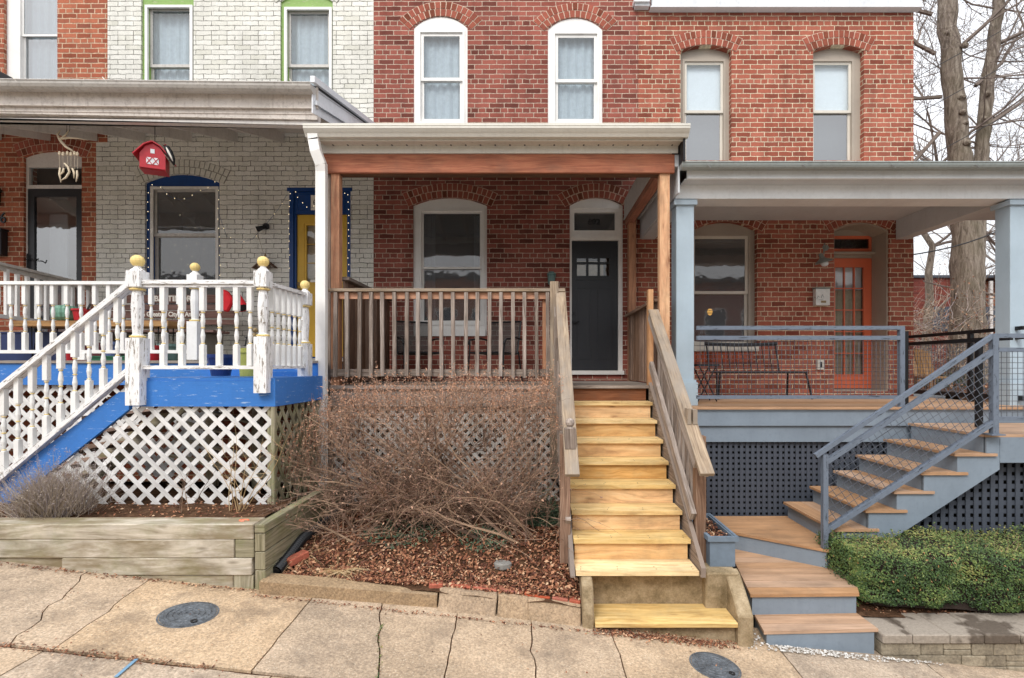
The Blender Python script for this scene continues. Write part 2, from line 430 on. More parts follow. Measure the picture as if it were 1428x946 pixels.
mat_plain('twig_gray', hx('7a6e66'), .9, var=.25)
mat_leafy('twig_brown', [(0, hx('5a4a40')), (.5, hx('8c7362')), (1, hx('b3977e'))])
mat_leafy('bud', [(0, hx('86665a')), (.4, hx('ae8a76')), (.75, hx('caa288')), (1, hx('c4835c'))])
mat_leafy('litter', [(0, hx('4a3028')), (.35, hx('7a4c38')), (.65, hx('9c6a4e')), (.88, hx('b88a6a')), (1, hx('d6b898'))])
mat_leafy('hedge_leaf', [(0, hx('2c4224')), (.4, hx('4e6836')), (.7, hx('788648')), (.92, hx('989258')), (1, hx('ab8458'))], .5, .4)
mat_leafy('ivy', [(0, hx('28382a')), (.6, hx('465840')), (1, hx('64765a'))], .5, .4)
mat_leafy('straw', [(0, hx('a98a60')), (.6, hx('c6aa80')), (1, hx('d6c29c'))])
mat_leafy('lavender', [(0, hx('8f8272')), (.5, hx('b3a594')), (1, hx('a2989c'))])
mat_leafy('pebble', [(0, hx('8f8a82')), (.5, hx('c2beb8')), (1, hx('e0deda'))])
# ground
def mat_aggregate(name, c0, c1, c2, speck=.55):
    s = NT(name); o = s.obj()
    hs = s.n('HueSaturation'); n1 = s.noise(o, 1.4, 6, .65); v = s.var()
    base = s.ramp(n1, [(.3, c0), (.5, c1), (.72, c2)])
    fine = s.noise(o, 55, 5, .75); base = s.mix(.95, base, s.ramp(fine, [(.32, .5), (.68, 1.35)]), 'MULTIPLY')
    vo = s.n('TexVoronoi'); vo.inputs['Scale'].default_value = 58; s.l(o, vo.inputs['Vector'])
    sp = s.math('MULTIPLY', s.ramp(vo.outputs['Distance'], [(.12, 1), (.3, 0)]), s.ramp(s.noise(o, 30, 2, .5), [(.42, 0), (.55, speck)]))
    base = s.mix(sp, base, hx('e2d6c0'))
    vo2 = s.n('TexVoronoi'); vo2.inputs['Scale'].default_value = 60; s.l(o, vo2.inputs['Vector'])
    sp2 = s.math('MULTIPLY', s.ramp(vo2.outputs['Distance'], [(.1, 1), (.25, 0)]), s.ramp(s.noise(o, 23, 2, .5), [(.5, 0), (.62, .6)]))
    base = s.mix(sp2, base, hx('4c3c2e'))
    st = s.noise(o, 2.2, 7, .75); base = s.mix(s.ramp(st, [(.48, 0), (.66, .6)]), base, hx('6e6052'))
    s.l(base, hs.inputs['Color']); s.l(s.math('ADD', s.math('MULTIPLY', v, .25), .86), hs.inputs['Value']); s.l(s.math('ADD', s.math('MULTIPLY', v, .42), .72), hs.inputs['Saturation'])
    s.bump(s.math('ADD', fine, s.math('MULTIPLY', vo.outputs['Distance'], .7)), .6, .006)
    return s.fin(hs.outputs[0], .9, .25)
mat_aggregate('pavement', hx('a08b72'), hx('bda487'), hx('cdb598'))
mat_aggregate('concrete', hx('8f785c'), hx('aa8f70'), hx('bca284'), .2)
mat_aggregate('concrete_curb', hx('8f7a60'), hx('ab9274'), hx('bba386'), .15)
s = NT('concrete_mossy'); o = s.obj(); n1 = s.noise(o, 5, 6, .7); col = s.ramp(n1, [(.3, hx('66583f')), (.5, hx('98866a')), (.7, hx('b8a68a'))]); n2 = s.noise(o, 70, 4, .7)
col = s.mix(.7, col, s.ramp(n2, [(.3, .7), (.7, 1.2)]), 'MULTIPLY'); s.bump(n2, .6, .008); s.fin(col, .9, .2)
s = NT('soil'); o = s.obj(); n1 = s.noise(o, 14, 7, .75); col = s.ramp(n1, [(.3, hx('30231b')), (.5, hx('58402f')), (.7, hx('7d604a'))]); s.bump(n1, 1, .03); s.fin(col, 1, .1)
s = NT('asphalt'); o = s.obj(); n1 = s.noise(o, 60, 5, .7); col = s.ramp(n1, [(.3, .03), (.7, .08)]); s.bump(n1, .5, .01); s.fin(col, .9, .3)
mat_aggregate('street_bounce', hx('8d857a'), hx('a8a094'), hx('b8b0a4'), .1)  # unseen roadway, made pale so it bounces light up under the porches
s = NT('stone_wall'); o = s.obj(); n1 = s.noise(o, 5, 6, .7); v = s.var(); col = s.ramp(n1, [(.3, hx('6e665a')), (.5, hx('968c7a')), (.7, hx('b0a692'))])
hs = s.n('HueSaturation'); s.l(col, hs.inputs['Color']); s.l(s.math('ADD', s.math('MULTIPLY', v, .45), .72), hs.inputs['Value']); n2 = s.noise(o, 40, 5, .7)
col = s.mix(.8, hs.outputs[0], s.ramp(n2, [(.3, .7), (.7, 1.2)]), 'MULTIPLY'); s.bump(n2, .7, .012); s.fin(col, .9, .2)
s = NT('stone_cap'); o = s.obj(); n1 = s.noise(o, 3.2, 4, .5); col = s.ramp(n1, [(.44, hx('62584e')), (.5, hx('9c9286'))]); n2 = s.noise(o, 50, 5, .7)
col = s.mix(.8, col, s.ramp(n2, [(.3, .7), (.7, 1.2)]), 'MULTIPLY'); s.bump(n2, .6, .01); s.fin(col, .85, .3)
s = NT('iron_lid'); o = s.obj(); vo = s.n('TexVoronoi'); vo.inputs['Scale'].default_value = 45; s.l(o, vo.inputs['Vector']); n1 = s.noise(o, 12, 4, .6)
col = s.ramp(n1, [(.3, hx('4d5156')), (.7, hx('747a80'))]); s.bump(vo.outputs['Distance'], .8, .01); s.fin(col, .55, .4); s.b.inputs['Metallic'].default_value = .3
# fabric / pots / misc
for nm, c, r in (('red_gloss', 'b3222e', .35), ('red_cloth', 'd0202c', .8), ('green_pot', '6d9a86', .35), ('navy_pot', '24386e', .3), ('olive_pot', 'a9ad5a', .5),
                 ('navy_bin', '23335f', .5), ('black_plastic', '1e1f22', .4), ('blue_gray_box', '6c7b8a', .6), ('mesh_gray', '3a3836', .8), ('mailbox_white', 'd6d6d2', .4),
                 ('bone', 'd6c6ab', .6), ('letter_white', 'e8e4da', .7), ('letter_black', '17181a', .4), ('lamp_gray', '7d8480', .4), ('concrete_gray', '8c8a84', .9),
                 ('teal_gray', '62807c', .5), ('brass', '8a744c', .4), ('terracotta', '9a5238', .8), ('green_tray', '2f6e52', .5), ('china_blue', '5a6c98', .3),
                 ('beak_black', '1c2024', .5), ('outlet', 'cfcdc6', .4), ('wood_block', 'd0a468', .8), ('maroon', '7c3a44', .5), ('chalk_blue', '6f93ad', .9), ('stone_slate', '85837e', .8)):
    mat_plain(nm, hx(c), r)
mat_plain('bulb', hx('fff2d0'), .4, emit=(1, .82, .5), es=1.6)
mat_plain('amber_lamp', hx('e0902c'), .4, emit=(1, .5, .1), es=2.5)
mat_plain('curtain_light', hx('dce2e6'), .9, var=.06); mat_plain('curtain_gray', hx('bcc3c6'), .9, var=.09); mat_plain('curtain_white', hx('f0f2f2'), .8, var=.03)
mat_plain('curtain_warm', hx('c9b598'), .9, var=.15); mat_plain('blind_dark', hx('6b6a68'), .7, var=.1); mat_plain('curtain_dim', hx('6f7272'), .9)
def mat_glass(name, tint=(.9, .93, .95), ior=1.5, extra=.04, trans=True):
    m = bpy.data.materials.new(name); m.use_nodes = True; t = m.node_tree; t.nodes.clear(); M[name] = m
    out = t.nodes.new('ShaderNodeOutputMaterial'); mx = t.nodes.new('ShaderNodeMixShader'); tr = t.nodes.new('ShaderNodeBsdfTransparent'); gl = t.nodes.new('ShaderNodeBsdfGlossy')
    tr.inputs[0].default_value = (*tint, 1); gl.inputs[0].default_value = (1, 1, 1, 1); gl.inputs['Roughness'].default_value = .03
    fr = t.nodes.new('ShaderNodeFresnel'); fr.inputs[0].default_value = ior; ad = t.nodes.new('ShaderNodeMath'); ad.operation = 'ADD'; ad.inputs[1].default_value = extra
    t.links.new(fr.outputs[0], ad.inputs[0]); ge = t.nodes.new('ShaderNodeNewGeometry'); iv = t.nodes.new('ShaderNodeMath'); iv.operation = 'SUBTRACT'; iv.inputs[0].default_value = 1; t.links.new(ge.outputs['Backfacing'], iv.inputs[1]); mu = t.nodes.new('ShaderNodeMath'); mu.operation = 'MULTIPLY'; t.links.new(ad.outputs[0], mu.inputs[0]); t.links.new(iv.outputs[0], mu.inputs[1]); t.links.new(mu.outputs[0], mx.inputs[0]); t.links.new(tr.outputs[0], mx.inputs[1]); t.links.new(gl.outputs[0], mx.inputs[2]); t.links.new(mx.outputs[0], out.inputs[0])
    co = t.nodes.new('ShaderNodeTexCoord'); no = t.nodes.new('ShaderNodeTexNoise'); no.inputs['Scale'].default_value = 3.5; bu = t.nodes.new('ShaderNodeBump'); bu.inputs['Strength'].default_value = .12; bu.inputs['Distance'].default_value = .02
    t.links.new(co.outputs['Object'], no.inputs[0]); t.links.new(no.outputs[0], bu.inputs['Height']); t.links.new(bu.outputs[0], gl.inputs['Normal'])
mat_glass('glass'); mat_glass('glass_screen', (.6, .62, .64), 1.5, .09); mat_glass('glass_reflect', (.75, .78, .8), 1.5, .22)
m_ = M['glass_screen']; t_ = m_.node_tree; mx0 = [n for n in t_.nodes if n.type == 'MIX_SHADER'][0]; out0 = [n for n in t_.nodes if n.type == 'OUTPUT_MATERIAL'][0]
mx1 = t_.nodes.new('ShaderNodeMixShader'); df_ = t_.nodes.new('ShaderNodeBsdfDiffuse'); df_.inputs[0].default_value = (.34, .34, .34, 1); mx1.inputs[0].default_value = .2      # the insect screen over the pane
t_.links.new(mx0.outputs[0], mx1.inputs[1]); t_.links.new(df_.outputs[0], mx1.inputs[2]); t_.links.new(mx1.outputs[0], out0.inputs[0])
# ------------------------------------------------------------------ the houses
ZTOP = 9.6
def pr(px0, px1, py0, py1, Y=YW): return rect(X(px0, Y), X(px1, Y), Z(py1, Y), Z(py0, Y))
def parch(px0, px1, pt, ps, pb, Y=YW): return arch(X(px0, Y), X(px1, Y), Z(pb, Y), Z(ps, Y), Z(pt, Y))
def frame_of(mb, x0, x1, z0, z1, w, y0, y1, wb=None):
    mb.plate(rect(x0, x1, z0, z1), [rect(x0 + w, x1 - w, z0 + (wb or w), z1 - w)], y0, y1)
def brick_arch(house, outline_px, rows=2, mats=('brick_single', 'mortar_red'), y=YW, drop=.0, thick=.105):
    """rings of headers over a segmental opening"""
    px0, px1, pt, ps = outline_px
    x0, x1, zs, zt = X(px0) - .03, X(px1) + .03, Z(ps), Z(pt)
    w = (x1 - x0) / 2; h = zt - zs; r = (w * w + h * h) / (2 * h); cx = (x0 + x1) / 2; cz = zt - r; a = math.asin(w / r)
    mb = MB(); mb.m = 1; H = rows * (thick + .012)
    pts = []; n = 14
    ext = .05 / r
    for i in range(n + 1):
        t = -a - ext + 2 * (a + ext) * i / n; pts.append((cx + (r + .003) * math.sin(t), cz + (r + .003) * math.cos(t)))
    for i in range(n, -1, -1):
        t = -a - ext + 2 * (a + ext) * i / n; pts.append((cx + (r + H) * math.sin(t), cz + (r + H) * math.cos(t)))
    mb.plate(pts[::-1], [], y - .004, y + .003)
    mb.m = 0
    for k in range(rows):
        r0 = r + .005 + k * (thick + .012); r1 = r0 + thick; m = int(2 * (a + ext) * r0 / .078)
        for i in range(m):
            t0 = -a - ext + 2 * (a + ext) * (i + .08) / m; t1 = -a - ext + 2 * (a + ext) * (i + .9) / m
            j = R(-.004, .004); q = [(cx + rr * math.sin(t), cz + rr * math.cos(t)) for rr, t in ((r0, t0), (r0, t1), (r1 + j, t1), (r1 + j, t0))]
            mb.plate(q, [], y - .011 + R(-.002, .002), y - .001)
    return mb.build('brick_arch', mats, house)
def window(house, op, inner, meet, frame='white_trim', sash='white_trim', rec=.05, glass='glass', blind=None, sw=.045, name='window', low=None, blind2=None, gdark=None):
    """op: opening outline (list of xz); inner: px rect of the sash area; meet: px of the meeting rail"""
    x0, x1, z1, z0 = X(inner[0]), X(inner[1]), Z(inner[2]), Z(inner[3]); zm = Z(meet)
    y = YW + rec
    f = MB(); f.plate(op, [rect(x0, x1, z0, z1)], y, y + .09)
    f.plate(rect(x0 - .035, x1 + .035, z0 - .03, z1 + .035), [rect(x0, x1, z0, z1)], y - .014, y)
    w = f.build(name, frame, house)
    s = MB(); frame_of(s, x0, x1, zm - .02, z1, sw, y + .012, y + .04); s.build('sash', sash, w)
    s = MB(); frame_of(s, x0, x1, z0, zm + .022, sw, y + .042, y + .07, sw * 1.4); s.build('sash', sash, w)
    g = MB(); g.box(x0 + sw * .9, x1 - sw * .9, y + .024, y + .028, zm, z1 - sw * .9); g.build('pane', glass, w)
    g = MB(); g.box(x0 + sw * .9, x1 - sw * .9, y + .054, y + .058, z0 + sw, zm); g.build('pane', low or glass, w)
    if blind:
        b = MB(); n = 26; L = x1 - x0
        for i in range(n):     # a gently pleated sheer hanging behind the glass
            xa = x0 - .02 + (L + .04) * i / n; xb = x0 - .02 + (L + .04) * (i + 1) / n
            of = .085 if blind == 'curtain_white' else .12; ph = inner[0]; am_ = .0 if blind == 'curtain_white' else .012; ya = y + of + am_ * math.sin(i * 1.3 + ph) + am_ * .5 * math.sin(i * .47 + ph * 2); yb = y + of + am_ * math.sin((i + 1) * 1.3 + ph) + am_ * .5 * math.sin((i + 1) * .47 + ph * 2)
            zl = zm if blind2 else z0 - .05
            b.quad((xa, ya, zl), (xb, yb, zl), (xb, yb, z1 + .05), (xa, ya, z1 + .05))
        b.build('curtain', blind, w)
    if blind2:
        b = MB(); b.box(x0 - .03, x1 + .03, y + .2, y + .21, z0 - .05, zm + .02); b.build('curtain', blind2, w)
    return w
def wall_mesh(house, outline, holes, mat, thick=.22):
    mb = MB(); mb.plate(outline, holes, YW, YW + thick); return mb.build('wall', mat, house)
def shell(house, x0, x1, z0, side_mats='interior', right=None):
    mb = MB(); y1 = 15.5
    mb.box(x0 + .02, x1 - .02, y1, y1 + .2, z0, ZTOP); mb.box(x0 + .01, x0 + .04, YW + .23, y1, z0, ZTOP)
    mb.box(x1 - (.2 if right else .04), x1 - (.17 if right else .01), YW + .23, y1, z0, ZTOP)
    mb.box(x0 + .05, x1 - .05, YW + .23, y1, z0, z0 + .05)
    mb.box(x0 + .05, x1 - .05, YW + .23, y1, 4.55, 4.75)
    mb.box(x0 + .05, x1 - .05, YW + 1.6, YW + 1.7, z0 + .06, ZTOP - .2)       # an inner partition keeps the rooms dim
    mb.build('interior', 'interior', house)
    r = MB(); r.box(x0 - .0, x1 + .0, YW + .02, y1 + .25, ZTOP, ZTOP + .12); r.build('roof', 'roof_dark', house)
ZL = 1.2      # foot of the facade walls

# --- red brick house in the middle
xa, xb = X(521), X(890)
H2 = thing('row_house', 'red brick row house in the middle with white framed windows and charcoal front door', 'house', ((xa + xb) / 2, YW, 0))
o1 = parch(577, 652, 23, 39, 172); o2 = parch(764, 840, 25, 41, 172)
o3 = parch(576, 679, 276, 287, 468); o4 = parch(794.5, 868.5, 276, 287, 523)
wall_mesh(H2, rect(xa, xb, ZL, ZTOP), [o1, o2, o3, o4], 'brick_mid')
shell(H2, xa, xb, ZL)
brick_arch(H2, (577, 652, 23, 39)); brick_arch(H2, (764, 840, 25, 41)); brick_arch(H2, (576, 679, 276, 287)); brick_arch(H2, (794.5, 868.5, 276, 287))
window(H2, o1, (586, 645, 45, 170), 110, blind='curtain_gray', rec=.012, sw=.05)
window(H2, o2, (774, 833, 47, 170), 112, blind='curtain_gray', rec=.012, sw=.05)
w = window(H2, o3, (587, 672, 294, 451), 373, rec=.03, sw=.035, glass='glass_screen')
b = MB(); b.box(X(578), X(677), YW - .03, YW + .05, Z(469), Z(460)); b.build('sill', 'white_trim', w)
b = MB()
for xx in (592, 662):
    for i in range(5):
        b.box(X(xx) + (i - 1) * .035, X(xx) + (i - 1) * .035 + .03, YW + .19 + .01 * (i % 2), YW + .2 + .01 * (i % 2), Z(448), Z(296))
b.build('curtain', 'curtain_light', w)
# door of the middle house
def door_frame(house, op, slab, transom, y, mat='white_trim', fw=.0):
    f = MB(); f.plate(op, [slab] + ([transom] if transom else []), y, y + .1); d = f.build('door_frame', mat, house); return d
slab = pr(797.5, 862.5, 335, 517); tr = pr(801, 858, 296, 321)
df = door_frame(H2, o4, slab, tr, YW + .02)
b = MB(); b.box(X(797), X(866), YW + .005, YW + .03, Z(332), Z(328)); b.box(X(798), X(865), YW + .008, YW + .03, Z(291), Z(288.5)); b.build('trim', 'white_trim', df)
b = MB(); b.box(X(801), X(858), YW + .07, YW + .075, Z(321), Z(296)); tp = b.build('transom', 'glass_screen', df)
b = MB(); b.box(X(794), X(870), YW - .04, YW + .06, Z(522.5), Z(517)); b.build('sill', 'white_trim', df)
dx0, dx1, dz0, dz1 = X(797.5), X(862.5), Z(517), Z(335)
lite = [rect(X(805 + i * 16.2), X(805 + i * 16.2 + 13), a, bb) for i in range(3) for a, bb in ((Z(384), Z(367.5)), (Z(364.5), Z(359)))]
b = MB(); b.plate(rect(dx0 + .004, dx1 - .004, dz0 + .01, dz1 - .004), lite, YW + .055, YW + .1)
fr = lambda mb, r, y, t=.018, d=.008: mb.plate(r, [[(r[0][0] + t, r[0][1] + t), (r[1][0] - t, r[1][1] + t), (r[2][0] - t, r[2][1] - t), (r[3][0] + t, r[3][1] - t)]], y - d, y)
fr(b, pr(804, 825, 400, 501), YW + .055); fr(b, pr(834, 855, 400, 501), YW + .055)
b.box(X(803), X(857), YW + .045, YW + .055, Z(390), Z(387))
dr = b.build('door', 'charcoal_door', H2)
b = MB(); b.box(X(804), X(856), YW + .075, YW + .08, Z(385), Z(358)); b.build('pane', 'glass', dr)
b = MB(); b.box(X(804), X(843), YW + .12, YW + .13, Z(386), Z(362)); b.build('curtain', 'curtain_warm', dr)  # warm colour stands in for the lit room behind the door lites
b = MB(); b.tube([P(800, 437, YW + .05), P(800, 437, YW + .0)], .024, 10); b.tube([P(800, 449.5, YW + .05), P(800, 449.5, YW + .0)], .026, 10)
b.tube([P(800, 450, YW - .01), P(804, 450, YW - .015), P(808, 448, YW - .01)], [.01, .011, .008], 6); b.build('handle', 'dark_metal', dr)

# --- right brick house
xc, xd = xb + .002, X(1274)
H3 = thing('row_house', 'brick row house on the right end with taupe frames, white cornice and orange glazed door', 'house', ((xc + xd) / 2, YW, 0))
p1 = parch(949, 1020, 63, 71, 224); p2 = parch(1134, 1205, 63, 71, 224); p3 = parch(966, 1056, 309, 321, 489); p4 = parch(1163, 1240, 310, 321, 546)
wall_mesh(H3, rect(xc, xd, ZL, ZTOP), [p1, p2, p3, p4], 'brick_right')
b = MB(); b.box(xd - .2, xd, YW + .222, 15.6, ZL, ZTOP); b.build('side_wall', 'brick_right', H3)
shell(H3, xc, xd, ZL, right=True)
for q in ((949, 1020, 63, 71), (1134, 1205, 63, 71), (966, 1056, 309, 321), (1163, 1240, 310, 321)): brick_arch(H3, q)
for op, i0 in ((p1, 957), (p2, 1138)):
    window(H3, op, (i0, i0 + 55, 81, 224), 151, frame='taupe', sash='cream_sash', rec=.1, blind='curtain_white', blind2='curtain_dim', low='glass_reflect', sw=.04)
w = window(H3, p3, (968, 1047, 327, 481), 407, frame='taupe', sash='cream_sash', rec=.1, glass='glass_screen', sw=.045)
b = MB(); b.box(X(962), X(1057), YW - .04, YW + .12, Z(490), Z(483)); b.build('sill', 'cream_sash', w)
b = MB()
for i in range(34): b.box(X(970), X(1044), YW + .22, YW + .245, Z(333 + i * 2.15) - .004, Z(333 + i * 2.15))
b.build('blind', 'blind_dark', w)
b = MB(); n = 9
for i in range(n + 3):
    b.m = 0; cx0 = X(964 + i * 7.3); b.box(cx0, cx0 + .068, YW - .012 - R(0, .003), YW + .004, Z(505), Z(492))
b.build('brick_sill', ['brick_edging'], H3)
# recessed orange door
YD = 8.55
rv = MB(); rv.plate(p4, [parch(1165, 1238, 312, 323, 545)], YW + .03, YD); rv.build('door_frame', 'taupe', H3)
b = MB(); ox0, ox1 = X(1112, YD), X(1217, YD); ox0 = X(1167, YW); dxr = X(1217, YD)
zt, zb = Z(360, YD), Z(542.5, YD)
b.plate(rect(X(1163) - .1, X(1240) + .1, Z(546), Z(305)), [rect(ox0 + .03, dxr, zb, zt), rect(ox0 + .03, dxr, Z(351, YD), Z(329, YD))], YD, YD + .06)
b.box(ox0 - .0, X(1228, YD), YD - .09, YD - .001, Z(356.5, YD), Z(353, YD))
b.build('door_surround', 'taupe', H3)
b = MB(); frame_of(b, ox0 + .035, dxr, Z(351, YD), Z(329, YD), .05, YD + .01, YD + .05); b.build('transom_frame', 'orange_paint', H3)
b = MB(); b.box(ox0 + .03, dxr, YD + .03, YD + .034, Z(351, YD), Z(329, YD)); b.build('transom', 'glass', H3)
gx0, gx1 = X(1206, YD) - .50, X(1206, YD); hs = []
for i in range(3):
    for j in range(5):
        a0 = gx0 + (gx1 - gx0) * i / 3 + .01; a1 = gx0 + (gx1 - gx0) * (i + 1) / 3 - .01
        c1 = Z(372 + 30.2 * j, YD) - .008; c0 = Z(372 + 30.2 * (j + 1), YD) + .008; hs.append(rect(a0, a1, c0, c1))
b = MB(); b.plate(rect(ox0 + .035, dxr - .004, zb + .01, zt - .004), hs, YD + .012, YD + .052); dr = b.build('door', 'orange_paint', H3)
b = MB(); b.box(gx0, gx1, YD + .03, YD + .034, Z(523, YD), Z(372, YD)); b.build('pane', 'glass', dr)
b = MB()
for i in range(10): b.box(gx0 + i * .052 - .01, gx0 + i * .052 + .046, YD + .1 + .012 * (i % 2), YD + .11 + .012 * (i % 2), Z(525, YD), Z(404, YD))
b.build('curtain', 'curtain_warm', dr)
b = MB()
for i in range(10): b.box(gx0 + i * .052 - .01, gx0 + i * .052 + .046, YD + .1 + .012 * (i % 2), YD + .11 + .012 * (i % 2), Z(403.5, YD), Z(368, YD))
b.build('curtain', 'curtain_white', dr)
b = MB(); b.box(ox0, dxr, YD - .05, YD + .01, Z(547, YD), Z(543.5, YD)); b.build('sill', 'white_trim', H3)
b = MB()
for (y0, za, zb_) in ((YW - .12, 7.70, 8.1), (YW - .2, 8.101, 8.4), (YW - .28, 8.401, 8.8)):
    b.box(X(907), X(1278), y0, YW - .002, za, zb_)
b.box(X(905), X(1279), YW - .13, YW - .002, 7.68, 7.699); b.box(X(1276), X(1281), YW - .15, YW + .04, 7.82, 8.6); b.build('cornice', 'white_roof_trim', H3)
b = MB(); b.box(X(884), X(904), YW - .1, YW - .001, 7.72, 7.95); b.box(X(882), X(906) - .03, YW - .14, YW - .001, 7.76, 7.82); b.build('cornice_end', 'white_roof_trim', H3)

# --- white painted house
xu, xl = X(150), X(134)
H1 = thing('row_house', 'white painted brick row house with green upper frames and royal blue lower frames', 'house', ((xl + xa) / 2, YW, 0))
zroof = 5.6
q1 = parch(197, 270, -18, -6, 135); q2 = parch(391, 464, -10, 2, 135); q3 = parch(202, 306, 243, 255, 440); q4 = pr(403.5, 489, 263, 500)
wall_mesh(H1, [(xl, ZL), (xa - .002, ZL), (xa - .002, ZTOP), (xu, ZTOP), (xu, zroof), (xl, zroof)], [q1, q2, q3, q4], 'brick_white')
shell(H1, xl, xa - .004, ZL)
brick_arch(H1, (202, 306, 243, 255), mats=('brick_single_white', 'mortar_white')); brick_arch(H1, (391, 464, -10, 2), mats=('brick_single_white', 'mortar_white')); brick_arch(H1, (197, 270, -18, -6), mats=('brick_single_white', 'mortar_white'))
for op, i0 in ((q1, 206), (q2, 400)):
    w = window(H1, op, (i0, i0 + 60, 9 if i0 == 206 else 13, 132), 90, frame='green_trim', sash='gray_gutter', rec=.03, blind='curtain_gray', sw=.045)
    b = MB(); frame_of(b, X(i0 - 3), X(i0 + 63), Z(134), Z(8 if i0 == 206 else 11), .04, YW - .02, YW + .016); b.build('storm_frame', 'white_trim', w)
w = window(H1, q3, (211, 302, 262, 432), 327, frame='deep_blue', sash='gray_gutter', rec=.04, glass='glass_screen', sw=.05)
b = MB(); frame_of(b, X(209), X(304), Z(434), Z(260), .045, YW + .005, YW + .026); b.build('storm_frame', 'gutter_white', w)
b = MB(); b.box(X(224), X(250), YW + .5, YW + .52, Z(440), Z(285)); b.box(X(268), X(284), YW + .4, YW + .42, Z(440), Z(330)); b.build('curtain', 'curtain_dim', w)
# blue door surround and yellow door
dsl = pr(412, 484, 298, 498)
b = MB(); b.plate(q4, [dsl], YW + .03, YW + .1); fr(b, pr(413, 480, 268, 294), YW + .03, .012, .008)
b.box(X(401), X(491), YW - .02, YW + .05, Z(267), Z(262.5)); b.box(X(403.5), X(409), YW + .0, YW + .03, Z(500), Z(267)); b.box(X(484), X(489), YW + .0, YW + .03, Z(500), Z(267)); b.build('door_frame', 'deep_blue', H1)
gl = [rect(X(425), X(468), Z(339 + 26.6 * i), Z(313 + 26.6 * i)) for i in range(3)]
b = MB(); b.plate(rect(X(412) + .004, X(484) - .004, Z(497.5), Z(298) - .004), gl, YW + .06, YW + .1)
fr(b, pr(421, 472, 309, 396), YW + .06, .014, .008); fr(b, pr(424, 444, 410, 480), YW + .06, .014, .008); fr(b, pr(450, 470, 410, 480), YW + .06, .014, .008)
dr = b.build('door', 'yellow_paint', H1)
b = MB(); b.box(X(424), X(469), YW + .08, YW + .084, Z(393), Z(312)); b.build('pane', 'glass', dr)
b = MB(); b.box(X(424), X(469), YW + .13, YW + .14, Z(393), Z(312)); b.build('curtain', 'curtain_warm', dr)
b = MB(); b.tube([P(416.5, 396, YW + .06), P(416.5, 396, YW + .02)], .028, 10); b.tube([P(416.5, 404, YW + .06), P(416.5, 404, YW + .03)], .018, 8); b.lathe(P(416.5, 404, YW), [(.001, -.03), (.026, -.02), (.032, 0), (.026, .02), (.001, .03)], 10); b.build('handle', 'brass', dr)
b = MB(); b.box(X(431), X(438), YW + .045, YW + .058, Z(393), Z(389.5)); b.build('mail_label', 'letter_white', dr)

# --- brick house on the far left
H0 = thing('row_house', 'orange brick row house at the left edge with black storm door', 'house', (X(40), YW, 0))
x00 = X(-330)
r1 = parch(5, 80, -75, -60, 125); r2 = parch(33, 114, 211, 219, 500)
wall_mesh(H0, [(x00, ZL), (xl - .002, ZL), (xl - .002, zroof), (xu - .002, zroof), (xu - .002, ZTOP), (x00, ZTOP)], [r1, r2], 'brick_left')
shell(H0, x00, xl - .004, ZL)
brick_arch(H0, (33, 114, 211, 219)); 
window(H0, r1, (25, 79, -40, 125), 45.5, rec=.05, sw=.03, glass='glass_reflect', blind='curtain_gray')
sl = pr(44, 103, 273, 494)
b = MB(); b.plate(r2, [pr(37, 111, 232, 257), pr(35, 113, 262, 500)], YW + .04, YW + .1); b.build('door_frame', 'ceiling_gray', H0)
b = MB(); b.box(X(36), X(112), YW + .07, YW + .074, Z(258), Z(231)); b.build('transom', 'glass', H0)
b = MB(); b.plate(pr(35.2, 112.8, 262.2, 500), [sl], YW + .045, YW + .09); dr = b.build('storm_door', 'black_door', H0)
b = MB(); b.box(X(43), X(104), YW + .066, YW + .07, Z(495), Z(272)); b.build('pane', 'glass_reflect', dr)
b = MB(); b.tube([P(38, 354, YW + .02), P(38, 374, YW + .02)], .009, 6); b.tube([P(38, 362, YW + .045), P(38, 362, YW)], .01, 6); b.tube([P(36, 362, YW), P(44, 361, YW - .02), P(49, 364, YW - .02), P(54, 361, YW)], .009, 6); b.build('handle', 'black_metal', dr)
b = MB(); b.box(X(40), X(66), YW + .35, YW + .37, Z(495), Z(262)); b.build('inner_curtain', 'curtain_light', H0)
b = MB(); b.box(X(66.5), X(80), YW + .5, YW + .54, Z(495), Z(262)); b.build('inner_wall', 'curtain_warm', H0)
b = MB(); b.prism([(X(-160), YW - .01), (X(-160), YW - 1.6), (X(24), YW - .8), (X(34), YW - .01)], lambda x, y: 5.95, lambda x, y: 6.75 - .95 * (x - X(-2)) - 0.0 * y if False else max(5.98, 6.67 - .35 * (x - X(0)) - .0)); b.build('porch_shingles', 'roof_dark', H0)

def text_mesh(s, size, depth, mat, loc, parent, name, align='CENTER', bold=0.0, sx=1.0, shear=0):
    cu = bpy.data.curves.new('lettering', 'FONT'); cu.body = s; cu.size = size; cu.extrude = depth; cu.align_x = align; cu.align_y = 'CENTER'; cu.offset = bold; cu.shear = shear; cu.resolution_u = 3
    to = bpy.data.objects.new('tmp', cu); COL.objects.link(to)
    dg = bpy.context.evaluated_depsgraph_get(); me = bpy.data.meshes.new_from_object(to.evaluated_get(dg)); bpy.data.objects.remove(to)
    w = wloc(parent)
    for v in me.vertices:
        x, y, z = v.co; v.co = (x * sx + loc[0] - w.x, -z + loc[1] - w.y, y + loc[2] - w.z)
    me.materials.clear(); me.materials.append(M[mat]); me.name = name
    o = bpy.data.objects.new(name, me); COL.objects.link(o); o.parent = parent; return o
b = MB(); lath = b
text_mesh('602', .135, .004, 'letter_black', (X(829), YW + .06, Z(308.5)), df, 'number')
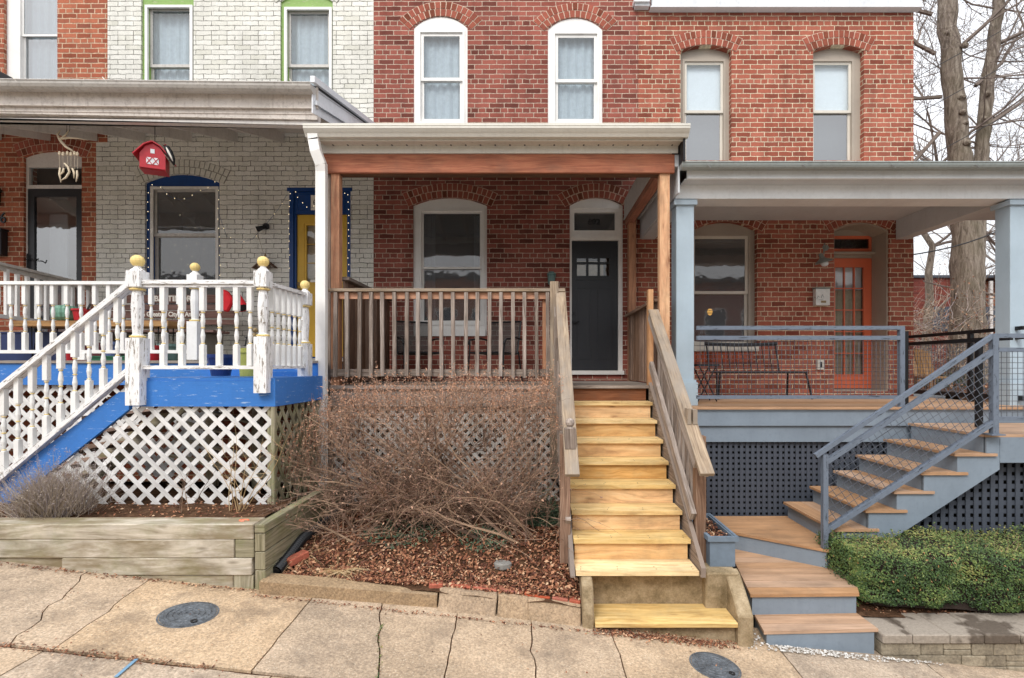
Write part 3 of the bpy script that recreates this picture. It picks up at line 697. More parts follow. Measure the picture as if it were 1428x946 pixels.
# ------------------------------------------------------------------ ground, pavement, beds
def clampf(v, a, b): return max(a, min(b, v))
def gridmesh(x0, x1, y0, y1, nx, ny, fz):
    mb = MB(); vs = []; fs = []; uvs = []
    for j in range(ny + 1):
        for i in range(nx + 1):
            x = x0 + (x1 - x0) * i / nx; y = y0 + (y1 - y0) * j / ny; vs.append((x, y, fz(x, y)))
    for j in range(ny):
        for i in range(nx):
            a = j * (nx + 1) + i; fs.append((a, a + 1, a + nx + 2, a + nx + 1)); uvs.append([(vs[k][0], vs[k][1]) for k in fs[-1]])
    mb.add(vs, fs, uvs, .5); return mb
def wz(x): return -0.11 * clampf(x, -14, 14)
g = gridmesh(-14, 14, -14, 4.3, 28, 18, lambda x, y: wz(x) - .16).build('road', 'street_bounce'); tag(g, kind='structure')
mb = MB()
for (a, b, c, d) in ((-300, -14, -300, 300), (14, 300, -300, 300)):
    s_ = wz(a if a > 0 else b) - .16; mb.quad((a, c, s_), (b, c, s_), (b, d, s_), (a, d, s_))
mb.quad((-14, -300, -.4), (14, -300, -.4), (14, -14, -.4), (-14, -14, -.4))
tag(mb.build('terrain', 'asphalt'), kind='structure')
g = gridmesh(-14, 14, 4.3, 40, 28, 8, lambda x, y: wz(x) - .16).build('ground', 'soil'); tag(g, kind='structure')
mb = MB(); mb.prism([(-13, 1.42), (13, 1.42), (13, 4.3), (-13, 4.3)], lambda x, y: wz(x) - .15, lambda x, y: wz(x) - .012); tag(mb.build('pavement_bed', 'soil'), kind='structure')
random.seed(11)
def jedge(a, b, n, amp):
    a = Vector(a); b = Vector(b); d = (b - a); nrm = Vector((-d.y, d.x)).normalized()
    return [tuple(a + d * (i / n) + nrm * (R(-amp, amp) if 0 < i < n else 0)) for i in range(n)]
def slab(mb, corners, var, amp=(.004,) * 4, top=0):
    poly = []
    for i in range(4): poly += jedge(corners[i], corners[(i + 1) % 4], 10, amp[i])
    mb.cv = var; mb.prism(poly, lambda x, y: wz(x) - .1, lambda x, y: wz(x) + top); mb.cv = None
pv = MB(); g_ = .007
Y0, Y1 = 3.035, 4.3
g_ = .005
xs = [-13, -11.7, -10.4, -9.2, -7.9, -6.7, -5.45, -4.25]
for a, b in zip(xs, xs[1:]): slab(pv, [(a + g_, Y0), (b - g_, Y0), (b - g_, Y1), (a + g_, Y1)], R(.1, .5))
J = [(-4.25, -4.25, .3, .004), (-3.12, -3.62, .42, .03), (-2.86, -3.05, .72, .012), (-1.68, -1.75, .35, .006), (-.93, -1.30, .45, .02), (-.55, -.61, .5, .004), (.02, -.03, .42, .02), (.62, .60, .6, .008), (1.87, 1.95, .15, .006), (3.05, 3.10, .3, .005), (4.25, 4.3, .2, .004), (5.5, 5.5, .4, .004), (6.8, 6.8, .3, .004), (8.2, 8.2, .3, .004)]
def jpath(a, b, amp, n=14):
    return [(a + (b - a) * i / n + (amp * 2.2 * noise.noise(Vector((a * 9, i * .55, 3))) + R(-amp, amp) * .35 if 0 < i < n else 0), Y0 + (Y1 - Y0) * i / n) for i in range(n + 1)]
paths = [jpath(j0, j1, am) for j0, j1, v, am in J]
for pa_, pb_, j in zip(paths, paths[1:], J):
    poly = [(x + g_, y) for x, y in pa_][::-1] + [(x - g_, y) for x, y in pb_]
    pv.cv = j[2]; tp = R(0, .006); pv.prism(poly, lambda x, y: wz(x) - .1, lambda x, y: wz(x) + tp); pv.cv = None
for i, (a, b) in enumerate(zip([-12.5, -11, -9.6, -8.2, -6.9, -5.6, -4.2, -2.9, -1.55, -.3, 1.0, 2.3, 3.6, 4.9, 6.2], [-11, -9.6, -8.2, -6.9, -5.6, -4.2, -2.9, -1.55, -.3, 1.0, 2.3, 3.6, 4.9, 6.2, 7.6])):
    slab(pv, [(a + g_, 1.6), (b - g_, 1.6), (b - g_, 3.01), (a + g_, 3.01)], (.55, .3, .5, .2)[i % 4], (.004, .004, .008, .004))
tag(pv.build('pavement', 'pavement'), kind='structure')
kb = MB(); kb.prism([(-13, 1.44), (13, 1.44), (13, 1.585), (-13, 1.585)], lambda x, y: wz(x) - .15, lambda x, y: wz(x)); tag(kb.build('kerb', 'concrete_curb'), kind='structure')
mk = MB(); q = [(159, 946), (164, 946), (193, 921), (188, 921)]
def onwalk(px, py):
    s_ = ((py - 512) - .11 * (px - 744)) / 2.0; return ((px - 744) / s_, F / s_)
mk.prism([onwalk(*p) for p in q], lambda x, y: wz(x) + .006, lambda x, y: wz(x) + .0095); tag(mk.build('painted_mark', 'chalk_blue'), kind='structure')
# water meter lids
for (px, py, dia, lab) in ((263, 858, .345, 'round gray iron utility lid set in the golden slab near the timber planter'), (997, 930, .33, 'round gray iron utility lid in the pavement near the composite steps')):
    x, y = onwalk(px, py); t = thing('utility_lid', lab, 'manhole cover', (x, y, wz(x)), 'iron lids set in the pavement')
    b = MB(); r = dia / 2; zz = .007
    b.lathe((x, y, wz(x) + zz), [(r + .012, -.03), (r + .012, .0), (r, .001), (r, -.01)], 32); wp = lambda p, x=x: (p[0], p[1], p[2] - .11 * (p[0] - x))
    b.build('rim', 'iron_lid', t, warp=wp)
    b = MB(); b.lathe((x, y, wz(x) + zz), [(r - .004, -.02), (r - .004, .002)], 32)
    for k in range(4): b.lathe((x, y, wz(x) + zz), [(r * (.8 - .2 * k), .001), (r * (.8 - .2 * k) - .003, .006), (r * (.74 - .2 * k), .006), (r * (.74 - .2 * k) - .003, .001)], 28)
    b.build('lid', 'iron_lid', t, warp=wp)
    b = MB(); b.lathe((x + r * .55, y - r * .5, wz(x) + zz), [(.022, .002), (.022, .009), (.012, .009), (.010, .003)], 12); b.build('keyhole', 'black_plastic', t, warp=wp)
# beds
def midbed(x, y):
    t = clampf((y - 4.12) / .6, 0, 1); H = (1.70 + .085 * (x + 2.2)) * (1 - t) + 1.60 * t
    return 2 - H + .03 * noise.noise(Vector((x * 3, y * 3, 0)))
tag(gridmesh(-2.16, .392, 4.08, 6.4, 60, 50, midbed).build('garden_bed', 'soil'), kind='structure')
def leftbed(x, y): return .72 + clampf((-x - 4.5) * .05, 0, .2) + .02 * noise.noise(Vector((x * 4, y * 4, 3)))
tag(gridmesh(-11, -2.3, 4.12, 5.0, 90, 20, leftbed).build('garden_bed', 'soil'), kind='structure')
def rightbed(x, y): return -.12 + clampf((y - 4.4) * .4, 0, .16) + .02 * noise.noise(Vector((x * 4, y * 4, 5))) - .05 * (x - 3)
tag(gridmesh(2.76, 12, 4.3, 5.0, 60, 20, rightbed).build('garden_bed', 'soil'), kind='structure')
def yard(x, y): return 1.60 + .10 * noise.noise(Vector((x * .6, y * .6, 1))) + clampf((y - 12) * .03, 0, .5) if y > 6.6 else 1.2
tag(gridmesh(6.12, 60, 6.55, 60, 60, 60, yard).build('yard', 'soil'), kind='structure')

# ------------------------------------------------------------------ helpers for porches
def inside_cuts(poly, p, d):
    ts = []
    n = len(poly)
    for i in range(n):
        a = poly[i]; b = poly[(i + 1) % n]; e = (b[0] - a[0], b[1] - a[1]); den = d[0] * e[1] - d[1] * e[0]
        if abs(den) < 1e-9: continue
        t = ((a[0] - p[0]) * e[1] - (a[1] - p[1]) * e[0]) / den; u = ((a[0] - p[0]) * d[1] - (a[1] - p[1]) * d[0]) / den
        if 0 <= u < 1: ts.append(t)
    ts.sort(); return list(zip(ts[::2], ts[1::2]))
def lattice(parent, poly, y, pitch, w, mat, angs=(-45, 45), t=.006, side=None, name='lattice', jit=.0):
    mb = MB(); xs = [p[0] for p in poly]; zs = [p[1] for p in poly]; c = ((min(xs) + max(xs)) / 2, (min(zs) + max(zs)) / 2); Rr = math.hypot(max(xs) - min(xs), max(zs) - min(zs)) / 2 + pitch
    for li, a in enumerate(angs):
        a = math.radians(a); d = (math.cos(a), math.sin(a)); n = (-d[1], d[0]); yy = y + li * t * 1.05
        k = -int(Rr / pitch) - 1
        while k * pitch < Rr:
            o = k * pitch + R(-jit, jit); p = (c[0] + n[0] * o, c[1] + n[1] * o); k += 1
            for t0, t1 in inside_cuts(poly, p, d):
                if t1 - t0 < .01: continue
                q0 = (p[0] + d[0] * t0, p[1] + d[1] * t0); q1 = (p[0] + d[0] * t1, p[1] + d[1] * t1)
                if side: A = (yy, q0[0], q0[1]); B = (yy, q1[0], q1[1]); W = (0, n[0] * w, n[1] * w); T = (t, 0, 0)
                else: A = (q0[0], yy, q0[1]); B = (q1[0], yy, q1[1]); W = (n[0] * w, 0, n[1] * w); T = (0, t, 0)
                A = Vector(A) - Vector(W) / 2; mb.box3(A, Vector(B) - Vector(W) / 2 - A, W, T)
    return mb.build(name, mat, parent)
def turned(name, x, y, z0, z1, a, parent, finial=False, sq0=.27, sq1=.30, mats=('white_paint', 'gold_paint'), zc=None, label=None):
    """a turned baluster or newel: square foot, vase, square head, painted rings, an optional ball"""
    mb = MB(); h = z1 - z0; za = z0 + h * sq0; zb = z1 - h * sq1; hm = zb - za
    mb.box(x - a, x + a, y - a, y + a, z0, za); mb.box(x - a, x + a, y - a, y + a, zb, z1)
    if finial:
        prof = [(a * .92, 0), (a * .8, .05), (a * .62, .08), (a * .72, .3), (a * .82, .6), (a * .72, .85), (a * .6, .93), (a * .9, 1)]
    else:
        prof = [(a * .95, 0), (a * .5, .06), (a * .62, .10), (a * .92, .26), (a * .6, .42), (a * .42, .50), (a * .62, .54), (a * .92, .68), (a * .75, .82), (a * .5, .92), (a * .95, 1)]
    mb.lathe((x, y, za), [(r, t * hm) for r, t in prof], 10)
    mb.m = 1
    for t in ((.03, .96) if finial else (.04, .50, .95)):
        rr = a * (1.02 if finial else .86); hh = a * .17 if finial else a * .22
        mb.lathe((x, y, za + hm * t), [(rr * .8, -hh), (rr, -hh * .4), (rr, hh * .4), (rr * .8, hh)], 10)
    if finial:
        r = a * .88; mb.m = 0
        mb.lathe((x, y, z1), [(a * .98, 0), (a * .9, .012), (a * .55, .03), (a * .4, .045), (a * .5, .05)], 10)
        mb.m = 1; mb.lathe((x, y, z1 + .045 + r * .9), [(r * math.sin(math.pi * k / 8) + .001, -r * math.cos(math.pi * k / 8)) for k in range(9)], 12)
    return mb.build(name, mats, parent)

# ------------------------------------------------------------------ left porch (white, blue)
random.seed(21)
YM, YL = 5.78, 4.73
LP = thing('porch', 'blue porch of the white brick house with white and gold turned balustrade and lattice skirt', 'porch', (-4.5, YM, 1.9))
xl_ = -11.0; zM = 2.073; zL_ = Z(527, YL); XR = -2.43
b = MB()
for i in range(17):
    y0 = YM - .02 + i * .14; b.box(xl_, XR - .02, y0, min(y0 + .136, 8.15), zM - .03, zM)
b.build('deck_floor', 'deck_gray', LP)
b = MB()
for i in range(8): b.box(-3.70, XR + .02, YL + .0 + i * .131, YL + i * .131 + .128, zL_ - .03, zL_)
b.box(-3.2, -2.55, 5.55, 5.76, zL_, zL_ + .05); b.build('landing', 'royal_blue', LP)
b = MB(); b.box(xl_, XR - .02, YM - .0, YM + .04, Z(537, YM), zM - .031); b.box(XR - .06, XR - .02, YM + .04, 8.1, Z(537, YM), zM - .031)
b.build('fascia', 'royal_blue', LP)
b = MB(); b.box(-3.72, XR, YL - .01, YL + .03, Z(567, YL), zL_ - .031); b.box(XR, XR + .035, YL - .01, YM - .0, Z(567, YL), zL_ - .001); b.build('landing_fascia', 'royal_blue', LP)
lattice(LP, [(xl_, .75), (-3.6, .75), (-3.6, Z(537, YM)), (xl_, Z(537, YM))], YM + .05, .117, .046, 'white_lattice')
zf = Z(567, YL)
lattice(LP, [(X(98, YL), Z(711, YL)), (X(378, YL), Z(711, YL)), (X(378, YL), zf + .01), (X(196, YL), zf + .01), (X(181, YL), Z(572, YL)), (X(75, YL), Z(660, YL))], YL + .02, .117, .041, 'white_lattice', jit=.002)
lattice(LP, [(YL + .03, Z(712, YL)), (YM - .01, .50), (YM - .01, zf), (YL + .03, zf)], XR + .0, .117, .046, 'wood_green', side=1, angs=(55, -55), name='side_lattice')
b = MB(); b.box(XR - .005, XR + .025, YL - .005, YL + .04, Z(711, YL), zf); b.box(XR - .06, XR - .02, YL + .03, YL + .08, .6, zf); b.build('corner_post', 'wood_green', LP)
b = MB(); b.box(xl_, XR - .3, YM + .9, YM + .95, .5, 1.9); b.box(-2.7, -2.66, YM + .3, 8.1, .5, 1.9)
b.build('under_backing', 'brick_left', LP)
# framing seen through the lattice
b = MB()
for x in (-3.5, -3.0, -2.55): b.box(x - .045, x + .045, 5.5, 5.59, .7, 1.85)
for k in range(5): b.board((-3.7 + k * .02, 5.2 + .03 * k, 1.1 + k * .17), (-2.5, 5.3, .8 + k * .17), .09, .02)
b.build('framing', 'wood_timber', LP)
# landing railing
def rail_box(mb, x0, x1, y, z0, z1, w): mb.box(x0, x1, y - w / 2, y + w / 2, z0, z1)
YP = YL - .03
b = MB(); rail_box(b, X(202, YP), X(359, YP), YP, Z(397, YP), Z(391.5, YP), .085); b.box(X(202, YP), X(359, YP), YP - .025, YP + .025, Z(401, YP), Z(397.3, YP)); rl = b.build('railing', 'white_chipped', LP)
b = MB(); rail_box(b, X(197, YP), X(362, YP), YP, Z(515, YP), Z(510, YP), .06); b.build('bottom_rail', 'white_chipped', rl)
for px in (228, 254, 283, 306, 330, 349): turned('baluster', X(px, YP), YP, Z(511, YP), Z(400.5, YP), .022, rl)
xn1, xn2 = X(192, YP), X(367, YP)
turned('newel_post', xn1, YP, Z(565, YP), Z(379, YP), .065, rl, True, .5, .12, ('white_chipped', 'gold_paint'))
turned('newel_post', xn2, YP, Z(548, YP), Z(379, YP), .058, rl, True, .46, .13, ('white_chipped', 'gold_paint'))
# side railing of the landing
xs_ = xn2 + .0; ye = 5.56
b = MB(); b.board((xs_, YP + .05, Z(394, YP)), (xs_, ye, Z(411, ye)), .075, .035); rs = b.build('railing', 'white_chipped', LP)
b = MB(); b.board((xs_, YP + .05, Z(513, YP)), (xs_, ye, Z(512, ye)), .05, .03); b.build('bottom_rail', 'white_chipped', rs)
for k in range(6):
    yy = YP + .16 + k * .115; t = (yy - YP) / (ye - YP); turned('baluster', xs_, yy, 2.0 + .012, Z(397, YP) * (1 - t) + Z(414, ye) * t, .022, rs)
turned('newel_post', xs_, ye, Z(527, ye), Z(409, ye), .056, rs, True, .40, .14, ('white_chipped', 'gold_paint'))
# main railing
yp = YM + .04
b = MB(); rail_box(b, xl_, X(265, yp), yp, Z(397.5, yp), Z(393, yp), .08); rm = b.build('railing', 'white_paint', LP)
b = MB(); rail_box(b, xl_, X(265, yp), yp, Z(493, yp), Z(488.5, yp), .05); b.build('bottom_rail', 'white_paint', rm)
px = -180
while px < 262:
    if abs(px - 189) > 1: turned('baluster', X(px, yp), yp, Z(489, yp), Z(397, yp), .021, rm)
    px += 19.55
turned('newel_post', X(272, yp), yp, Z(502, yp), Z(384, yp), .058, rm, True, .45, .14)
b = MB(); b.box(X(108, yp), X(121, yp), yp - .03, yp + .05, Z(502, yp), Z(493, yp)); b.build('rail_foot', 'white_paint', rm)
# party railing towards the far left porch
b = MB(); b.board((-7.12, YM, 3.42), (-7.08, 8.12, 3.30), .12, .035); b.board((-7.12, YM, 3.37), (-7.08, 8.12, 3.25), .04, .06); rp = b.build('railing', 'gray_gutter', LP)
b = MB(); b.board((-7.12, YM, 2.72), (-7.08, 8.12, 2.62), .06, .05); b.build('bottom_rail', 'white_paint', rp)
for k in range(17):
    b = MB(); yy = YM + .1 + k * .14; b.box(-7.12, -7.08, yy - .02, yy + .02, 2.70 - .004 * k, 3.36 - .006 * k); b.build('baluster', 'white_paint', rp)
# roof of the left porch; it tips up to the left
wL = lambda p: (p[0], p[1], p[2] - .010 * (p[0] + 2.4))
YE = 5.75
roof = thing('porch_roof', 'long gray porch roof with stained fascia and half round gutter across the two left houses', 'roof', (-5, YE, 5.1))
xr = -2.46
b = MB(); b.add([(xl_, YE + .02, Z(118, YE)), (xr, YE + .02, Z(118, YE)), (xr, 8.14, 5.78), (xl_, 8.14, 5.78), (xl_, YE + .02, Z(118, YE) - .03), (xr, YE + .02, Z(118, YE) - .03), (xr, 8.14, 5.75), (xl_, 8.14, 5.75)],
      [(0, 1, 2, 3), (7, 6, 5, 4), (0, 4, 5, 1), (1, 5, 6, 2), (2, 6, 7, 3), (3, 7, 4, 0)]); b.build('roof_sheet', 'roof_dark', roof, warp=wL)
def gutter_half(mb, x0, x1, y, z, r, n=8):
    """half-round trough hung along x"""
    vs = []; fs = []
    for xx in (x0, x1):
        for k in range(n + 1):
            t = math.pi * k / n; vs.append((xx, y + r * math.cos(t), z - r * math.sin(t)))
        for k in range(n + 1):
            t = math.pi * k / n; vs.append((xx, y + (r - .006) * math.cos(t), z - (r - .006) * math.sin(t) + .002))
    m = n + 1
    for k in range(n):
        fs.append((k, k + 1, 2 * m + k + 1, 2 * m + k)); fs.append((m + k + 1, m + k, 3 * m + k, 3 * m + k + 1))
    fs.append(tuple(range(n + 1))); fs.append(tuple(2 * m + k for k in range(n, -1, -1)))
    mb.add(vs, fs); mb.tube([(x0, y - r, z + .002), (x1, y - r, z + .002)], .008, 6)
b = MB(); gutter_half(b, xl_, xr + .0, YE - .06, Z(121, YE - .06), .082); gu = b.build('gutter', 'gray_gutter', roof, warp=wL)
b = MB()
for px in (-90, 38, 161, 286, 415):
    xx = X(px, YE); pts = [(xx + .012 * k - .02, YE - .06 - .09 * math.cos(math.pi * k / 8 * .5), Z(121, YE) - .09 * math.sin(math.pi * k / 8 * .5)) for k in range(9)]; b.tube(pts, .005, 5)
b.build('hanger', 'letter_white', gu, warp=wL)
b = MB()
b.box(xl_, xr + .01, YE + .02, YE + .05, Z(150, YE), Z(120, YE)); b.box(xl_, xr - .02, YE + .06, YE + .12, Z(156, YE), Z(143, YE) - .01)
b.box(xl_, xr - .01, YE + .07, YE + .16, Z(169, YE + .1) - .0, Z(150, YE) - .02); b.build('fascia', 'fascia_dirty', roof, warp=lambda p: (p[0], p[1], p[2] - (.020 if p[2] < Z(166, YE + .1) else .010) * (p[0] + 2.4)))
b = MB(); b.box(xl_, xr - .01, YE + .1, YE + .2, Z(175, YE + .1), Z(169, YE + .1) - .002); b.build('beam', 'ceiling_gray', roof, warp=lambda p: (p[0], p[1], p[2] - (.022 if p[2] < Z(172, YE + .1) else .010) * (p[0] + 2.4)))
for px in (-60, 5, 73, 138, 205, 270, 333, 398):
    b = MB(); xx = X(px); b.add([(xx + d, y, z) for d in (-.04, 0.0) for (y, z) in ((YE + .21, 4.90), (8.13, 5.56), (8.13, 5.74), (YE + .21, 5.10))], [(0, 1, 2, 3), (7, 6, 5, 4), (0, 4, 5, 1), (1, 5, 6, 2), (2, 6, 7, 3), (3, 7, 4, 0)]); b.build('rafter', 'ceiling_gray', roof, warp=wL)
b = MB(); b.add([(xl_, YE + .1, Z(118, YE) - .04), (xr, YE + .1, Z(118, YE) - .04), (xr, 8.14, 5.72), (xl_, 8.14, 5.72)], [(3, 2, 1, 0)]); b.build('ceiling', 'ceiling_gray', roof, warp=wL)
# right end of the roof: flashing and boards rising towards the wall
b = MB()
def rake(mb, y0, z0, y1, z1, h, xo, t):
    mb.add([(xo + d, y, z) for d in (0, t) for (y, z) in ((y0, z0 - h), (y1, z1 - h), (y1, z1), (y0, z0))], [(3, 2, 1, 0), (4, 5, 6, 7), (0, 1, 5, 4), (1, 2, 6, 5), (2, 3, 7, 6), (3, 0, 4, 7)])
za, zb = Z(118, YE), 5.78
rake(b, YE - .12, za + .03, 8.12, zb + .03, .07, xr - .01, .05); rake(b, YE - .06, za - .05, 8.12, zb - .05, .30, xr - .02, .012); rake(b, YE - .02, za - .19, 8.12, zb - .19, .05, xr - .006, .03)
b.build('rake_board', 'white_roof_trim', roof, warp=wL)
# left stairs running down to the left
ST = thing('staircase', 'blue side staircase with white turned balusters coming down from the blue landing', 'staircase', (X(60, YL), YL, 1.2))
def sp(px, py, Y=YL - .01): return (X(px, Y), Z(py, Y))
b = MB(); b.plate([sp(180, 571), sp(180, 547), sp(166, 547), sp(-80, 732), sp(-80, 775), sp(-52, 754)], [], YL - .012, YL + .03); b.build('stringer', 'royal_blue', ST)
b = MB(); b.plate([sp(180, 571), sp(180, 547), sp(166, 547), sp(-80, 732), sp(-80, 775), sp(-52, 754)], [], YL + .92, YL + .96); b.build('stringer', 'wood_timber', ST)
for k in range(7):
    x1 = -3.74 - .24 * k; z = zL_ - .18 * (k + 1); b = MB(); b.box(x1 - .25, x1 + .01, YL + .035, YL + .915, z - .035, z); b.build('tread', 'wood_brownold', ST)
b = MB(); b.board(P(184, 397, YP), P(-80, 609, YP), .10, .045); hr = b.build('handrail', 'white_chipped', ST)
b = MB(); b.board(P(184, 514, YP), P(-80, 737, YP), .07, .045); b.build('bottom_rail', 'white_chipped', hr)
px = 164
while px > -70:
    zt_ = Z(397 + (184 - px) * .803 + 3, YP); zb_ = Z(514 + (184 - px) * .845 - 3, YP)
    turned('baluster', X(px, YP), YP, zb_, zt_, .022, hr); px -= 19.8
# timber planter
random.seed(5)
TP = thing('timber_planter', 'raised bed walled with mossy gray landscape timbers below the white lattice', 'planter', (-3.5, 4.1, .3))
yt = 4.0; s_t = lambda px: X(px, yt)
def tim(x0, x1, y0, y1, z0, z1): 
    b = MB(); b.box(x0, x1, y0, y1, z0, z1); return b.build('timber', 'wood_timber', TP, bevel=.006)
L = [Z(731.5, yt), Z(753, yt), Z(779, yt), Z(803, yt), Z(822, yt)]
tim(-11, s_t(353), yt, yt + .19, L[1] + .002, L[0]); tim(-11, s_t(326), yt + .002, yt + .18, L[2] + .002, L[1]); tim(s_t(86), s_t(351), yt - .002, yt + .18, L[3] + .002, L[2])
tim(-11, s_t(85.5), yt + .03, yt + .18, L[3] + .002, L[2]); tim(-11, s_t(324), yt + .01, yt + .18, L[4] - .05, L[3])
b = MB(); b.box(s_t(327), s_t(353), yt + .006, yt + .18, L[2] + .002, L[1]); b.build('timber_end', 'wood_green', TP, bevel=.006)
b = MB(); b.box(s_t(325), s_t(352), yt + .012, yt + .18, L[4] - .06, L[3]); b.build('timber_end', 'wood_green', TP)
xe = s_t(354); xf = s_t(363)
for k, (a, c) in enumerate(((L[1] + .05, L[0] + .0), (L[2] + .05, L[1] + .048), (L[3] + .04, L[2] + .048), (L[4] - .05, L[3] + .038))):
    b = MB(); b.box(xe, xf + .03, yt + .006 + .003 * k, 5.72, a, c - .003); b.build('side_timber', 'wood_green', TP, bevel=.005)
# concrete kerb of the middle bed, flat stones, brick edging
KB = thing('concrete_edging', 'low concrete curb block edging the shrub bed, shadowed front', 'curb', (-1.4, 4.0, .1))
b = MB(); xs2 = [-2.13 + i * .068 for i in range(21)]
front = [(x, 3.95 + .1 * (x + 2.13) / 1.36 + R(-.003, .003)) for x in xs2]; back = [(x, y + .17) for x, y in front][::-1]
b.prism(front + back, lambda x, y: wz(x) - .05, lambda x, y: wz(x) + .10 + .0 * y); b.build('curb_block', 'concrete_curb', KB, bevel=.01)
stones = [((-.76, -.30), 'widest cracked flat edging stone beside the end of the concrete curb'), ((-.29, -.05), 'small middle flat edging stone of the three below the brick edging'), ((-.04, .383), 'flat edging stone leaning against the concrete stair cheek')]
for (x0, x1), lab in stones:
    b = MB(); vs = []
    prof = lambda x: [(3.98 - .02 * (x + .7) + R(-.01, .01), wz(x) - .03), (4.10 + R(-.004, .004), wz(x) + .13 + R(-.006, .004)), (4.17, wz(x) + .135), (4.17, wz(x) - .04)]
    n = 8
    for i in range(n + 1):
        x = x0 + (x1 - x0) * i / n
        for (y, z) in prof(x): vs.append((x + (.006 if 0 < i < n else R(-.012, .012)), y, z))
    fs = []
    for i in range(n):
        for k in range(4): fs.append((i * 4 + k, i * 4 + (k + 1) % 4, (i + 1) * 4 + (k + 1) % 4, (i + 1) * 4 + k)[::-1])
    fs.append((0, 1, 2, 3)[::-1] if False else (0, 3, 2, 1)[::-1]); fs.append((n * 4, n * 4 + 1, n * 4 + 2, n * 4 + 3)[::-1])
    b.add(vs, fs); o = b.build('edging_stone', 'concrete', None, bevel=.008); tag(o, lab, 'edging stone', 'flat stones edging the shrub bed')
bl = [((-.80, 4.17), 25, 'short orange brick standing askew at the left end of the brick edging', .11), ((-.60, 4.19), -5, 'half buried orange brick next to the askew one', .17), ((-.40, 4.195), -4, 'bright orange edging brick behind the widest flat stone', .2), ((-.19, 4.20), -6, 'orange edging brick at the middle of the row', .19),
      ((.03, 4.18), -12, 'pale pinkish brick overlapping the flat stones', .21), ((.215, 4.165), -8, 'red brick second from the stair cheek', .13), ((.335, 4.155), -12, 'broken red brick touching the stair cheek', .09)]
for (x, y), an, lab, ln in bl:
    b = MB(); a = math.radians(an); d = Vector((math.cos(a), math.sin(a) * .4, -.11 + math.sin(a) * .2)); d.normalize()
    b.board(Vector((x, y, wz(x) + .12)) - d * ln / 2, Vector((x, y, wz(x) + .12)) + d * ln / 2, .09, .06); o = b.build('edging_brick', 'brick_edging', None, bevel=.005); tag(o, lab, 'brick', 'bricks edging the shrub bed')
b = MB(); b.board((-2.06, 4.26, .36), (-1.96, 4.40, .39), .09, .06); tag(b.build('loose_brick', 'brick_edging', None, bevel=.006), 'loose reddish brick lying beside the black drain pipe', 'brick')
# ------------------------------------------------------------------ middle porch
random.seed(31)
YF = 6.0; zD = 1.78; XA, XB = X(460, YF), X(930, YF)
MP = thing('porch', 'weathered wooden porch of the middle house with red stained beam', 'porch', (-.5, YF, 1.78))
b = MB()
for i in range(16):
    y0 = YF + i * .138; b.box(XA, XB, y0, min(y0 + .133, 8.15), zD - .035, zD - .001)
b.build('deck_floor', 'deck_gray', MP)
b = MB(); b.box(XA, .33, YF - .035, YF - .002, zD - .04, zD + .004); b.build('deck_edge', 'wood_weathered', MP)
b = MB(); b.box(XA, .33, YF + .0, YF + .04, Z(567, YF), zD - .041); b.box(1.42, XB, YF + .0, YF + .04, Z(567, YF), zD - .04); b.box(XA, XA + .04, YF + .04, 8.1, Z(567, YF), zD - .04); b.box(XB - .04, XB, YF + .04, 8.1, Z(567, YF), zD - .04); b.build('fascia', 'wood_weathered', MP)
lattice(MP, rect(XA + .02, .30, .36, Z(566, YF)), YF + .05, .082, .036, 'lattice_old')
b = MB(); b.box(XA + .1, 1.5, YF + 1.4, YF + 1.45, .2, 1.7); b.build('under_backing', 'under_shade', MP)  # dark sheet standing in for the shade below the middle deck
# posts
def post(px0, px1, Y, zt, mat, d=.10, lab=None, zb=zD, name='post'):
    b = MB(); b.box(X(px0, Y), X(px1, Y), Y, Y + d, zb, zt); return b.build(name, mat, MP)
post(461.5, 473, 6.01, Z(241, 6.01), 'wood_post'); post(920, 934, 6.01, Z(241, 6.01), 'wood_post_new'); post(877, 887, 8.02, Z(303, 8.02), 'wood_post', .13)
b = MB(); b.box(XA - .055, XA - .003, 6.03, 6.15, .4, 4.35); b.build('side_post', 'wood_weathered', MP)
# beam and roof front
YB = 5.98
b = MB(); b.box(X(450, YB), X(941, YB), YB, YB + .05, Z(241, YB), Z(215, YB)); bm = b.build('beam', 'wood_redstain', MP, bevel=.004)
b = MB(); b.box(X(452, YB), X(936, YB), YB + .055, YB + .16, Z(241, YB) - .0, Z(216, YB)); b.build('inner_beam', 'wood_darkside', MP)
b = MB(); b.box(X(449, YB), X(945, YB), YB - .015, YB + .12, Z(214.6, YB), Z(204, YB)); b.build('frieze', 'cream_fascia', MP)
YG = 5.83
b = MB(); zs_ = Z(204.5, YB); b.box(X(446, YG), X(951, YG), YG + .02, YB + .1, zs_, zs_ + .012)
for i in range(24):
    xx = X(458, YG) + i * (X(940, YG) - X(458, YG)) / 23; b.m = 1; b.box(xx, xx + .018, YB - .055, YB - .02, zs_ - .002, zs_)
b.build('soffit', ['soffit', 'black_plastic'], MP)
b = MB(); b.box(X(444, YG), X(954, YG), YG, YG + .02, Z(197, YG), Z(182, YG)); b.box(X(444, YG), X(954, YG), YG - .008, YG, Z(197, YG), Z(195, YG)); b.build('fascia_board', 'cream_fascia', MP)
